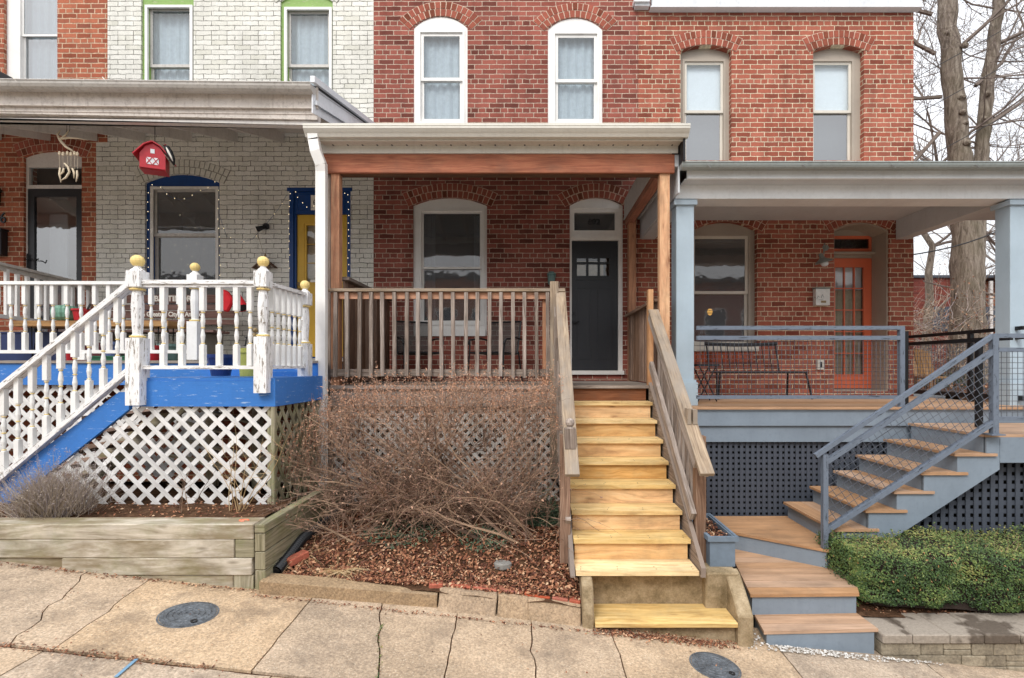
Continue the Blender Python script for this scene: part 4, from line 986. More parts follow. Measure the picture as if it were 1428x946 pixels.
# K-style gutter
yg = 5.70
b = MB(); sec = [(YG - .002, 0), (YG - .065, 0), (YG - .085, .03), (YG - .10, .045), (YG - .125, .075), (YG - .125, .1), (YG - .13, .1), (YG - .13, .125), (YG - .12, .125), (YG - .12, .105), (YG - .115, .078), (YG - .09, .05), (YG - .06, .01), (YG - .01, .01), (YG - .002, .12)]
zg0 = Z(187.5, yg); gx0, gx1 = X(422, yg), X(963, yg)
n = len(sec); b.add([(x, y, zg0 + z) for x in (gx0, gx1) for y, z in sec], [(k, (k + 1) % n, n + (k + 1) % n, n + k)[::-1] for k in range(n)] + [tuple(range(n)), tuple(range(2 * n - 1, n - 1, -1))])
gt = b.build('gutter', 'cream_fascia', MP)
b = MB(); vs = [(x, y, z) for x in (gx0 + .02, gx1 - .03) for y, z in ((YG - .11, zg0 + .115), (8.14, 5.42), (8.14, 5.38), (YG - .01, zg0 + .08))]
b.add(vs, [(3, 2, 1, 0), (4, 5, 6, 7), (0, 1, 5, 4), (1, 2, 6, 5), (2, 3, 7, 6), (3, 0, 4, 7)]); b.build('roof_sheet', 'roof_dark', MP)
for i in range(9):
    xx = XA + .1 + i * .48; b = MB(); b.add([(xx + d, y, z) for d in (0, .04) for (y, z) in ((YB + .17, 4.55), (8.13, 5.20), (8.13, 5.37), (YB + .17, 4.74))], [(0, 1, 2, 3), (7, 6, 5, 4), (0, 4, 5, 1), (1, 5, 6, 2), (2, 6, 7, 3), (3, 7, 4, 0)]); b.build('rafter', 'wood_darkside', MP)
# side beam on the right with its pale cover strip
b = MB(); xx = 1.46; b.box(xx, xx + .12, 6.14, 8.14, 4.27, 4.52); b.build('side_beam', 'wood_redstain', MP)
b = MB(); b.box(xx - .012, xx - .002, 6.16, 8.13, 4.36, 4.66); b.box(xx - .02, xx - .012, 6.16, 8.13, 4.34, 4.38); b.build('cover_strip', 'ceiling_gray', MP)
b = MB(); b.box(X(953, 5.8), X(956, 5.8), 5.8, 6.3, Z(224, 5.8), Z(180, 5.8)); b.box(X(938, 5.95), X(951, 5.95), 5.97, 6.2, Z(215, 5.97), Z(199, 5.97)); b.build('flashing', 'black_metal', MP)
# downspout
b = MB(); ys = 5.78; w2 = .056
path = [P(437, 183, ys), P(438, 196, ys), P(441, 212, ys), P(448, 230, ys + .03), P(448.5, 240, ys + .05), P(448.5, 690, ys + .05)]
for a, c in zip(path, path[1:]): b.board(a - (c - a).normalized() * .012, c, .045 if False else w2 * 2, .075, up=(0, -1, 0))
b.build('downspout', 'white_trim', gt)
# front railing
yr = 5.97
b = MB(); b.box(XA + .0, X(788, yr), yr - .045, yr + .10, Z(407.5, yr), Z(403, yr)); rl = b.build('railing', 'wood_cap', MP, bevel=.004)
b = MB(); b.box(XA + .12, X(762, yr), yr + .0, yr + .038, Z(417, yr), Z(408, yr)); b.build('top_rail', 'wood_post', rl)
b = MB(); b.box(XA + .02, X(770, yr), yr + .0, yr + .038, Z(525, yr), Z(515, yr)); b.build('bottom_rail', 'wood_weathered', rl)
for i in range(19):
    px = 468.5 + i * 16.45; b = MB(); x = X(px, yr) + R(-.006, .006); j = R(-.008, .008); b.board((x, yr - .022, Z(525.5 + R(-2, 3), yr)), (x + j, yr - .022, Z(408.3, yr)), .042, .038, up=(0, -1, 0)); b.build('baluster', 'wood_weathered', rl)
b = MB(); b.box(X(756.5, yr), X(765, yr), yr + .04, yr + .12, zD, Z(408, yr)); b.build('end_post', 'wood_post', rl)
b = MB(); b.box(X(767, 5.95), X(778.5, 5.95), 5.92, 6.02, .7, Z(393, 5.95)); b.build('end_post', 'wood_cap', rl)
# left privacy side of boards
b = MB(); b.box(XA + .05, XA + .17, 6.15, 8.1, zD + 1.27, zD + 1.31); pv_ = b.build('privacy_screen', 'wood_weathered', MP)
for i in range(15):
    b = MB(); y0 = 6.17 + i * .13; b.box(XA + .09, XA + .11, y0, y0 + .115, zD + .03, zD + 1.265); b.build('board', 'wood_darkside' if i % 3 else 'wood_brownold', pv_)
# right side railing
xr_ = 1.52
b = MB(); b.box(xr_ - .07, xr_ + .07, 6.13, 8.1, Z(414.5, 6.02) - .035, Z(414.5, 6.02)); r2_ = b.build('railing', 'wood_brownold', MP)
for i in range(14):
    b = MB(); y0 = 6.16 + i * .138; b.box(xr_ - .02, xr_ + .015, y0, y0 + .09, zD + .02, Z(414.5, 6.02) - .036); b.build('baluster', 'wood_brownold', r2_)
b = MB(); b.box(1.36, 1.42, 6.03, 6.12, zD, Z(403, 6.0)); b.build('end_post', 'wood_post_new', r2_)

# ------------------------------------------------------------------ middle stairs
SM = thing('staircase', 'steep stairs with new yellow pine treads and gray weathered handrails below charcoal door', 'staircase', (.85, 5, .3))
run, rise = .2335, .18
def Yn(n): return run * (25.7 - n)
def Zn(n): return 2 - (.22 + rise * n)
SX0, SX1 = .345, 1.345
for n in range(1, 9):
    b = MB(); e = .0 if n < 8 else .0
    b.box(SX0 - (.0), SX1 + .005 * (n % 2), Yn(n), Yn(n) + .265, Zn(n) - .036, Zn(n))
    b.m = 1
    for sx_ in (.04, .34, .66, .96):
        for dy_ in (.03, .075): xx_ = SX0 + (SX1 - SX0) * sx_ + R(-.01, .01); b.lathe((xx_, Yn(n) + dy_ + .02, Zn(n)), [(.0055, -.002), (.0055, .0012)], 6)
    b.build('tread', ['wood_yellow', 'black_plastic'], SM)
    b = MB(); b.box(SX0 + .01, SX1 - .015, Yn(n - 1) + .03, Yn(n - 1) + .052, Zn(n) + .002, Zn(n - 1) - (.037 if n > 1 else .004))
    b.build('riser', 'wood_riser_top' if n == 1 else 'wood_riser', SM)
b = MB(); b.box(SX0, SX1 + .02, YF - .004, YF + .03, Zn(0) - .03, Zn(0) + .003); b.build('nosing', 'wood_weathered', SM)
def stringer(x0, x1, up, dn, mat, y_a=6.0, y_b=4.12):
    b = MB(); za = lambda y: 2 - (.22 + rise * ((25.7 * run - y) / run))
    b.plate([(y_a, za(y_a) + up), (y_b, za(y_b) + up), (y_b - .0, za(y_b) - .035), (y_b + .25, za(y_b) - .035), (y_a, za(y_a) - dn)][::1], [], x0, x1, side='x'); return b.build('stringer', mat, SM)
stringer(SX1 + .012, SX1 + .05, .04, .22, 'wood_weathered'); stringer(SX0 - .045, SX0 - .008, -.02, .22, 'wood_weathered')
# handrails
def hand(xc, y0, H0, y1, H1, blow, label):
    b = MB(); b.board((xc, y0, 2 - H0), (xc, y1, 2 - H1), .118, .036); hr = b.build('handrail', 'wood_cap', SM, bevel=.004)
    dz = lambda y: (2 - H0) + ((2 - H1) - (2 - H0)) * (y - y0) / (y1 - y0)
    b = MB(); b.board((xc + .03 * blow, y0, 2 - H0 - .07), (xc + .03 * blow, y1 + .08, dz(y1 + .08) - .07), .036, .09); b.board((xc - .04 * blow, y0, 2 - H0 - .07), (xc - .04 * blow, y1 + .15, dz(y1 + .15) - .07), .036, .085); b.build('top_rail', 'wood_weathered', hr)
    return hr, dz
hl, dl = hand(.315, 5.97, -.88, 4.12, .88, -1, '')
hr_, dr_ = hand(1.40, 5.95, -.66, 4.10, .87, 1, '')
def brail(xc, ya, Ha, yb, Hb, hr): 
    b = MB(); b.board((xc, ya, 2 - Ha), (xc, yb, 2 - Hb), .045, .09); b.build('bottom_rail', 'wood_weathered', hr)
brail(1.385, 6.0, -.03, 4.42, 1.30, hr_); brail(.30, 6.0, .02, 4.42, 1.36, hl)
for i in range(11):
    yy = 5.82 - i * .132
    for xc, hr, dz, o in ((1.44, hr_, dr_, 1), (.255, hl, dl, -1)):
        b = MB(); zb_ = 2 - (.0 + (6.0 - yy) * .84) - .06; b.box(xc - .018, xc + .018, yy - .02, yy + .02, zb_, dz(yy) - .05); b.build('baluster', 'wood_weathered', hr)
for xc, hr, mat, H in ((.275, hl, 'wood_brownold', 1.71), (1.455, hr_, 'wood_brownold', 1.76)):
    dz = dl if hr is hl else dr_
    b = MB(); b.box(xc - .045, xc + .045, 4.42, 4.51, 2 - H, dz(4.46) - .03); b.build('foot_post', mat, hr, bevel=.003)
b = MB(); yb_ = 4.33; zc = dl(yb_) + .01; b.box(.265, .355, yb_ - .045, yb_ + .045, zc - .02, zc + .15); b.lathe((.31, yb_, zc + .15), [(.03, 0), (.022, .012), (.036, .03), (.04, .05), (.034, .07), (.012, .085)], 12); b.build('finial_block', 'wood_weathered', hl)
b = MB(); zc = dr_(4.55) + .01; b.box(1.36, 1.395, 4.5, 4.59, zc - .02, zc + .12); b.box(1.41, 1.45, 4.5, 4.59, zc - .02, zc + .11); b.build('finial_block', 'wood_cap', hr_)
# concrete foot of the stairs
CF = thing('concrete_steps', 'mossy concrete footing with a bottom pine tread under the middle stairs', 'steps', (1.0, 3.9, 0))
zt8 = Zn(8) - .037
b = MB(); b.box(.46, 1.62, 4.29, 4.55, wz(1) - .3, zt8 - .002); b.build('concrete_riser', 'concrete_mossy', CF, bevel=.01)
b = MB(); b.box(1.422, 1.70, 4.20, 4.95, wz(1.5) - .3, 2 - 1.70); b.build('concrete_block', 'concrete_mossy', CF, bevel=.012)
def cheek(x0, x1, pts):
    b = MB(); b.plate(pts, [], x0, x1, side='x'); return b.build('cheek_wall', 'concrete_mossy', CF, bevel=.012)
cheek(.385, .475, [(3.965, -.2), (4.5, -.2), (4.5, .31), (4.18, .31), (4.05, .27), (3.975, .06)])
cheek(1.595, 1.715, [(3.96, -.35), (4.28, -.35), (4.28, .315), (4.22, .29), (4.03, .13), (3.965, .06)])
b = MB(); b.box(.48, 1.59, 3.955, 4.285, 2 - 2.028, 2 - 1.99); b.build('tread', 'wood_yellow', CF, bevel=.004)
b = MB(); b.box(.478, 1.592, 4.02, 4.28, wz(1) - .3, 2 - 2.031); b.build('concrete_base', 'concrete_mossy', CF)
# ------------------------------------------------------------------ right porch
random.seed(41)
YQ = 5.92; zR = 2 - .467; XR0 = 1.60; XR1 = 6.05
RP = thing('porch', 'slate gray porch of the right house with tan deck boards and pale blue posts', 'porch', (4, YQ, zR))
b = MB()
for i in range(16):
    y0 = YQ + i * .14; b.box(XR0, XR1, y0, min(y0 + .137, 8.15), zR - .025, zR)
b.box(XR0, XR1, YQ - .028, YQ - .003, zR - .025, zR + .0); b.build('deck_floor', 'deck_tan', RP)
b = MB(); b.box(XR0, XR1, YQ - .0, YQ + .03, Z(594, YQ), zR - .026); b.box(XR0, XR1, YQ + .03, YQ + .06, Z(617, YQ), Z(594.5, YQ)); b.box(XR0, XR0 + .03, YQ + .06, 8.1, Z(617, YQ), zR - .026); b.box(XR0, XR1, YQ - .008, YQ - .0, Z(574, YQ), zR - .027); b.box(XR1 - .03, XR1, YQ + .06, 8.1, Z(617, YQ), zR - .026); b.build('fascia', 'slate_paint', RP)
lattice(RP, rect(XR0, XR1, .0, Z(616, YQ)), YQ + .07, .0655, .037, 'slate_dark', angs=(90, 0), t=.008)
b = MB(); b.box(XR0, XR1, YQ + .5, YQ + .53, -.2, zR - .05); b.build('under_backing', 'under_shade', RP)  # dark sheet paints the unlit hollow behind the slate lattice
YPo = 6.2
def rpost(x0, x1):
    w = x1 - x0; cx = (x0 + x1) / 2; cy = YPo + w / 2
    b = MB(); b.box(x0, x1, YPo, YPo + w, zR + .001, 4.04); p = b.build('post', 'pale_blue_post', RP, bevel=.006)
    h = w / 2
    for grp in (((.035, zR + .002, zR + .28), (.02, zR + .28, zR + .31)), ((.03, 3.97, 4.03),)):
      b = MB()
      for e, za, zb in grp: b.plate(rect(cx - h - e, cx + h + e, za, zb), [], YPo - e, YPo - .0005); b.box(cx - h - e, cx - h - .0005, YPo, YPo + w + e, za, zb); b.box(cx + h + .0005, cx + h + e, YPo, YPo + w + e, za, zb)
      b.build('post_trim', 'pale_blue_post', p)
    return p
rpost(X(943, YPo), X(968, YPo)); rpost(X(1409, YPo), X(1409, YPo) + .21)
# roof
RRF = thing('porch_roof', 'pale gray porch roof over the right house with galvanized half round gutter', 'roof', (4, 6, 4.2))
x0, x1 = X(958, 6.0), 7.6
b = MB(); b.box(x0 - .08, x1, YPo, YPo + .03, 4.05, 4.213); b.box(x0 - .08, x1, YPo + .03, YPo + .28, 4.05, 4.07); b.box(x0 - .08, x1, YPo + .28, YPo + .3, 4.05, 4.213); b.build('beam', 'cool_fascia', RRF)
b = MB(); b.box(x0 - .02, x1, 6.02, YPo + .0, 4.214, 4.226)
for i in range(70):
    pass
b.build('soffit', 'cool_ceiling', RRF)
b = MB(); b.box(x0 - .0, x1, 5.985, 6.018, Z(250, 6.0), Z(238, 6.0)); b.box(x0, x1, 5.978, 5.985, Z(250, 6), Z(247.5, 6)); b.build('fascia_board', 'cool_fascia', RRF)
b = MB(); b.box(1.70, 1.72, 5.99, 8.14, 4.05, 4.50); b.box(1.66, 1.699, 5.99, 8.14, 4.36, 4.50); b.build('end_board', 'cool_ceiling', RRF)
b = MB(); b.box(1.725, 1.938, YPo + .3, 8.14, 4.04, 4.36); b.build('side_beam', 'cool_ceiling', RRF)
b = MB(); b.box(5.795, 5.985, YPo + .3, 8.14, 4.04, 4.36); b.build('side_beam', 'cool_ceiling', RRF)
b = MB(); b.box(1.94, 5.79, YPo + .3, 8.14, 4.345, 4.36); b.box(5.99, x1, YPo + .3, 8.14, 4.345, 4.36); b.build('ceiling', 'cool_ceiling', RRF)
b = MB(); gutter_half(b, X(950, 5.88), x1, 5.90, Z(228.5, 5.88), .068); gr = b.build('gutter', 'galvanized', RRF)
b = MB()
for px in (981, 1113, 1236, 1352):
    xx = X(px, 5.88); b.tube([(xx - .03 + .012 * k, 5.90 - .075 * math.sin(math.pi * k / 16), Z(228.5, 5.88) + .01 - .085 * (1 - math.cos(math.pi * k / 16))) for k in range(9)], .006, 5)
b.build('hanger', 'steel', gr)
b = MB(); vs = [(x, y, z) for x in (x0 - .1, x1) for y, z in ((5.92, 4.36), (8.14, 4.95), (8.14, 4.90), (5.92, 4.33))]
b.add(vs, [(3, 2, 1, 0), (4, 5, 6, 7), (0, 1, 5, 4), (1, 2, 6, 5), (2, 3, 7, 6), (3, 0, 4, 7)]); b.build('roof_sheet', 'galvanized', RRF)
# metal railing of the deck with wire panel
def bar(mb, p0, p1, w=.045): mb.board(p0, p1, w, w, up=(0, -1, .001) if abs((Vector(p1) - Vector(p0)).normalized().y) < .9 else (0, 0, 1))
def wire_panel(parent, pts, y, pitch, diag=False, r=.0032, side=None, name='wire_mesh'):
    mb = MB(); xs = [p[0] for p in pts]; zs = [p[1] for p in pts]; c = ((min(xs) + max(xs)) / 2, (min(zs) + max(zs)) / 2); Rr = math.hypot(max(xs) - min(xs), max(zs) - min(zs)) / 2
    for a in ((90, 0) if diag is False else diag):
        a = math.radians(a); d = (math.cos(a), math.sin(a)); n = (-d[1], d[0]); k = -int(Rr / pitch) - 1
        while k * pitch < Rr:
            p = (c[0] + n[0] * k * pitch, c[1] + n[1] * k * pitch); k += 1
            for t0, t1 in inside_cuts(pts, p, d):
                q0 = (p[0] + d[0] * t0, p[1] + d[1] * t0); q1 = (p[0] + d[0] * t1, p[1] + d[1] * t1)
                if side: mb.tube([(y, *q0), (y, *q1)], r, 3, cap=False)
                else: mb.tube([(q0[0], y, q0[1]), (q1[0], y, q1[1])], r, 3, cap=False)
    return mb.build(name, 'wire_metal', parent)
yv = 5.99; ra, rb = X(968, yv) + .03, X(1256.5, yv)
b = MB(); bar(b, (ra, yv, Z(457.5, yv)), (rb + .02, yv, Z(457.5, yv))); rr = b.build('railing', 'metal_rail', RP)
b = MB(); bar(b, (ra, yv, Z(471.5, yv)), (rb, yv, Z(471.5, yv)), .048); b.build('middle_rail', 'metal_rail', rr)
b = MB(); bar(b, (ra, yv, Z(554, yv)), (rb, yv, Z(554, yv)), .042); b.build('bottom_rail', 'metal_rail', rr)
b = MB(); b.box(rb - .025, rb + .03, yv - .025, yv + .03, zR + .01, Z(455, yv)); b.box(rb - .06, rb + .06, yv - .05, yv + .05, zR, zR + .012); b.build('rail_post', 'metal_rail', rr)
wire_panel(rr, rect(ra, rb, Z(554, yv), Z(471, yv)), yv, .0505)
# black side railing
xs1 = 5.88
b = MB(); b.board((xs1, 6.1, 2.47), (xs1, 8.1, 2.47), .04, .045); rk = b.build('railing', 'black_metal', RP)
b = MB(); b.board((xs1, 6.1, 2.36), (xs1, 8.1, 2.36), .04, .05); b.board((xs1, 6.1, 1.62), (xs1, 8.1, 1.62), .04, .06); b.build('lower_rail', 'black_metal', rk)
for yy in (8.08, 6.85): b = MB(); b.box(xs1 - .025, xs1 + .025, yy - .025, yy + .025, zR, 2.45); b.build('rail_post', 'black_metal', rk)
wire_panel(rk, [(6.2, 1.63), (8.07, 1.63), (8.07, 2.36), (6.2, 2.36)], xs1, .055, side=1)
b = MB(); b.box(rb + .05, rb + .09, yv + .0, yv + .04, zR, Z(462, yv)); b.build('rail_post', 'black_metal', rk)

# ------------------------------------------------------------------ right stairs (composite boards)
RS = thing('staircase', 'winding staircase with tan composite treads and slate painted risers down to the pavement', 'staircase', (3, 5, .8))
TH = .026
def plat(poly, H, mat='deck_tan', body=.155, inset=.022, uvrot=False, boards=None, name='tread', rdir=None):
    zt = 2 - H; b = MB()
    if boards: 
        for p in boards: b.prism(p, zt - TH, zt, uvrot=uvrot)
    else: b.prism(poly, zt - TH, zt, uvrot=uvrot)
    b.build(name, mat, RS)
    cx = sum(p[0] for p in poly) / len(poly); cy = sum(p[1] for p in poly) / len(poly)
    ins = []
    for x, y in poly:
        d = Vector((cx - x, cy - y)); d.normalize(); ins.append((x + d.x * inset * 1.3, y + d.y * inset * 1.3))
    b = MB(); b.prism(ins, zt - TH - body, zt - TH - .001); b.build('riser', 'slate_paint', RS)
YBk, YFt = 5.80, 4.88
xbl = [4.33, 4.05, 3.73, 3.47, 3.20, 2.91]; Hs = [.647 + .18 * i for i in range(6)]
# upper landing runs on to the right
plat([(4.33, YFt), (7.6, YFt), (7.6, 5.89), (4.33, 5.89)], Hs[0], name='landing')
for i in range(1, 6):
    xa_ = xbl[i] - (.03 if i < 5 else .04); xb_ = xbl[i - 1] + .06
    z = 2 - Hs[i]
    b = MB()
    for k in range(2): w2_ = (xb_ - xa_) / 2; b.box(xa_ + w2_ * k, xa_ + w2_ * (k + 1) - .003, YFt - .0, YBk + .05, z - TH, z)
    b.box(xa_, xb_ + .04, YFt - .022, YFt - .002, z - TH, z); b.build('tread', 'deck_tan', RS)
for i in range(0, 6):
    xx = xbl[i] + .012; z1 = 2 - Hs[i] - TH - .001; z0 = 2 - (Hs[i] + .18)
    b = MB(); b.box(xx, xx + .02, YFt + .02, YBk + .05, z0, z1); b.build('riser', 'slate_paint', RS)
# front stringer under the flight
ys_ = YFt + .0
pts = []
zz = lambda i: 2 - Hs[i] - TH - .002
pts = [(X(1394, ys_), 2 - Hs[0] - .16)]
pts += [(X(1394, ys_), zz(0)), (4.36, zz(0))]
for i in range(1, 6): pts += [(xbl[i - 1] + .012, zz(i - 1)), (xbl[i - 1] + .012, zz(i))]
pts += [(2.95, zz(5)), (2.95, Z(758, ys_)), (X(1230, ys_), Z(758, ys_)), (X(1262, ys_), Z(741, ys_)), (X(1394, ys_), Z(655, ys_))]
cl = [pts[0]]
for p in pts[1:]:
    if (abs(p[0] - cl[-1][0]) > 1e-4 or abs(p[1] - cl[-1][1]) > 1e-4): cl.append(p)
if abs(cl[-1][0] - cl[0][0]) < 1e-3: cl[0] = (cl[0][0], Z(640, ys_))
cl[-1] = (X(1394, ys_), Z(655, ys_))
b = MB(); b.plate(cl, [], ys_, ys_ + .03); b.build('stringer', 'slate_paint', RS)
b = MB(); b.box(X(1394, ys_) + .002, 7.6, ys_ - .003, ys_ + .03, 2 - Hs[0] - .27, 2 - Hs[0] - TH - .001); b.build('landing_fascia', 'slate_paint', RS)
# winder and lower platforms
P7 = [(1.94, 5.44), (2.79, 4.80), (3.05, 5.0), (3.05, 5.9), (2.0, 5.9)]
b7 = []
plat(P7, 1.727, name='winder', uvrot=False)
P8 = [(1.82, 4.27), (2.745, 4.29), (3.05, 4.9), (3.05, 5.5), (2.1, 5.6)]
rows = []
yy = 4.27
def clipband(poly, y0, y1):
    def clip(poly, f):
        out = []
        for i in range(len(poly)):
            a, c = poly[i], poly[(i + 1) % len(poly)]; fa, fc = f(a), f(c)
            if fa >= 0: out.append(a)
            if fa * fc < 0: t = fa / (fa - fc); out.append((a[0] + (c[0] - a[0]) * t, a[1] + (c[1] - a[1]) * t))
        return out
    p = clip(poly, lambda p: p[1] - y0); return clip(p, lambda p: y1 - p[1]) if len(p) > 2 else []
def boards(poly, w=.14, gap=.007):
    ys = [p[1] for p in poly]; y = min(ys); o = []
    while y < max(ys):
        q = clipband(poly, y, y + w - gap)
        if len(q) > 2: o.append(q)
        y += w
    return o
plat(P8, 1.907, boards=boards(P8), name='lower_platform')
P9 = [(1.82, 4.02), (2.75, 4.06), (2.74, 4.40), (1.88, 4.40)]
plat(P9, 2.087, boards=boards(P9, .13), name='bottom_step', body=.22)
# lattice below the landing and the flight
lattice(RS, [(X(1300, 5.02), Z(722, 5.02)), (7.6, Z(800, 5.02)), (7.6, Z(618, 5.02)), (X(1400, 5.02), Z(618, 5.02))][:0] or [(3.1, .2), (7.6, .0), (7.6, 2 - .85), (4.66, 2 - .85), (3.35, .42)], 5.02, .082, .044, 'slate_dark', angs=(90, 0), t=.01)
b = MB(); b.box(4.5, 7.6, 5.3, 5.32, -.2, 1.1); b.box(3.2, 4.5, 5.3, 5.32, -.2, .42); b.build('under_backing', 'under_shade', RS)  # dark sheets paint in the shade under landing and flight
# stair railing
yl, yu = 4.84, 4.86
def SP(px, py): return P(px, py, yl)
b = MB(); bar(b, SP(1137, 636), SP(1384, 468.5), .04); bar(b, SP(1384, 468.5), (7.5, yl, Z(468.5, yl)), .04); hr3 = b.build('handrail', 'metal_rail', RS)
b = MB(); bar(b, SP(1152, 644), SP(1386, 489), .045); bar(b, SP(1386, 488), (7.5, yl, Z(488, yl)), .04); b.build('middle_rail', 'metal_rail', hr3)
b = MB(); bar(b, SP(1151, 741), SP(1389, 586), .045); bar(b, SP(1390, 584), (7.5, yl, Z(584, yl)), .04); b.build('bottom_rail', 'metal_rail', hr3)
b = MB(); b.box(X(1146.5, yl), X(1153.5, yl), yl - .022, yl + .025, 2 - 1.72, Z(634, yl)); b.build('rail_post', 'metal_rail', hr3)
b = MB(); b.box(X(1382, yl), X(1390, yl), yl - .025, yl + .025, 2 - .645, Z(467, yl)); b.box(X(1377, yl), X(1396, yl), yl - .05, yl + .06, 2 - .647, 2 - .635); b.build('rail_post', 'metal_rail', hr3)
wire_panel(hr3, [(X(1154, yl), Z(739, yl)), (X(1154, yl), Z(643, yl)), (X(1382, yl), Z(491, yl)), (X(1382, yl), Z(590, yl))], yl, .062, diag=(33, -57))
wire_panel(hr3, rect(X(1391, yl), 7.5, Z(584, yl), Z(489, yl)), yl, .052)
xk = 4.52
b = MB(); bar(b, (X(1404, 5.1), 5.05, Z(472, 5.05)), (X(1404, 5.1), 5.86, Z(472, 5.05)), .035); b.box(4.72, 4.77, 5.4, 5.45, 2 - .64, 2.28); b.build('side_rail', 'black_metal', hr3)
# planter box
PB = thing('planter_box', 'slate gray trough planter filled with brown leaves beside the yellow stairs', 'planter', (1.6, 4.6, .3))
bx0, bx1, by0, by1, bz0, bz1 = 1.50, 1.715, 4.33, 4.98, .302, .555
b = MB(); t_ = .015
b.box(bx0, bx1, by0, by0 + t_, bz0, bz1); b.box(bx0, bx1, by1 - t_, by1, bz0, bz1); b.box(bx0, bx0 + t_, by0 + t_, by1 - t_, bz0, bz1); b.box(bx1 - t_, bx1, by0 + t_, by1 - t_, bz0, bz1)
b.box(bx0 + t_, bx1 - t_, by0 + t_, by1 - t_, bz0, bz0 + .02); b.build('box', 'blue_gray_box', PB)
b = MB(); e = .022
for (a, c, d_, f_) in ((bx0 - e, bx1 + e, by0 - e, by0 - .0005), (bx0 - e, bx1 + e, by1 + .0005, by1 + e), (bx0 - e, bx0 - .0005, by0, by1), (bx1 + .0005, bx1 + e, by0, by1)): b.box(a, c, d_, f_, bz1 - .035, bz1 + .008)
b.build('rim', 'blue_gray_box', PB)
b = MB(); b.box(bx0 + .016, bx1 - .016, by0 + .016, by1 - .016, bz1 - .08, bz1 - .05); b.build('soil', 'soil_dark', PB)
# stone retaining wall on the right
SW = thing('stone_wall', 'low stacked stone wall with flat gray caps in front of the clipped hedge', 'wall', (4, 4.1, -.3))
ytop = 4.04; x = 2.765; k = 0
while x < 9.5:
    w_ = R(.24, .30); b = MB(); z1 = 2 - 2.12; b.box(x + .003, x + w_ - .003, ytop - .01, ytop + .36, z1 - .075, z1 + R(-.003, .003)); b.build('cap_stone', 'stone_cap', SW, bevel=.008); x += w_
zc = 2 - 2.12 - .077
for r_, h in enumerate((.10, .09, .10, .10, .10, .10, .1, .1, .1)):
    x = 2.77; b = MB()
    while x < 9.5:
        w_ = R(.16, .36)
        if zc > wz(x) - .12:
            if random.random() < .3:
                hh = h * R(.4, .6); b.box(x, x + w_ - .005, ytop + .01 + R(-.004, .008), ytop + .3, zc - h + .002, zc - hh - .002); b.box(x, x + w_ - .005, ytop + .01 + R(-.004, .008), ytop + .3, zc - hh + .001, zc - .002)
            else: b.box(x, x + w_ - .005, ytop + .01 + R(-.006, .008), ytop + .3, zc - h + .002, zc - .002)
        x += w_
    if b.v: b.build('stone_course', 'stone_wall', SW, bevel=.006)
    zc -= h
# white pebbles
random.seed(3)
b = MB()
def pebble(p, r):
    n = 6; vs = []; s1, s2 = R(.7, 1.2), R(.6, 1)
    ang = R(0, 6.28)
    for rr, zz_ in ((.55, -.3), (1, .1), (.6, .5)):
        for k in range(n):
            t = ang + 6.283 * k / n; vs.append((p[0] + r * rr * s1 * math.cos(t), p[1] + r * rr * s2 * math.sin(t), p[2] + r * zz_))
    fs = [(i * n + k, i * n + (k + 1) % n, (i + 1) * n + (k + 1) % n, (i + 1) * n + k) for i in range(2) for k in range(n)] + [tuple(2 * n + k for k in range(n))]
    b.add(vs, fs, None, random.random())
for i in range(650):
    x = R(1.65, 3.25); y = 3.99 + R(-.055, .03) if x > 1.84 else R(3.92, 4.3)
    if x > 2.76: y = 4.03 - abs(random.gauss(0, .02)) - .01
    if 1.64 < x < 1.84: x = R(1.66, 1.83)
    if x > 2.4 and random.random() < (x - 2.4) / .95: continue
    pebble((x, y, wz(x) + .012 + R(0, .008)), R(.005, .011))
tag(b.build('pebbles', 'pebble'), 'white pebbles strewn along the foot of the bottom composite step', 'pebbles', kind='stuff')
# ------------------------------------------------------------------ vegetation
random.seed(51)
def twig(mb, p, d, L, r, n=4, wob=.25, droop=0, sides=3):
    pts = [Vector(p)]; d = Vector(d).normalized(); rs = [r]
    for i in range(n):
        d = (d + Vector((R(-wob, wob), R(-wob, wob), R(-wob, wob) - droop))).normalized(); pts.append(pts[-1] + d * L / n); rs.append(r * (1 - .75 * (i + 1) / n))
    mb.tube(pts, rs, sides, cap=False); return pts
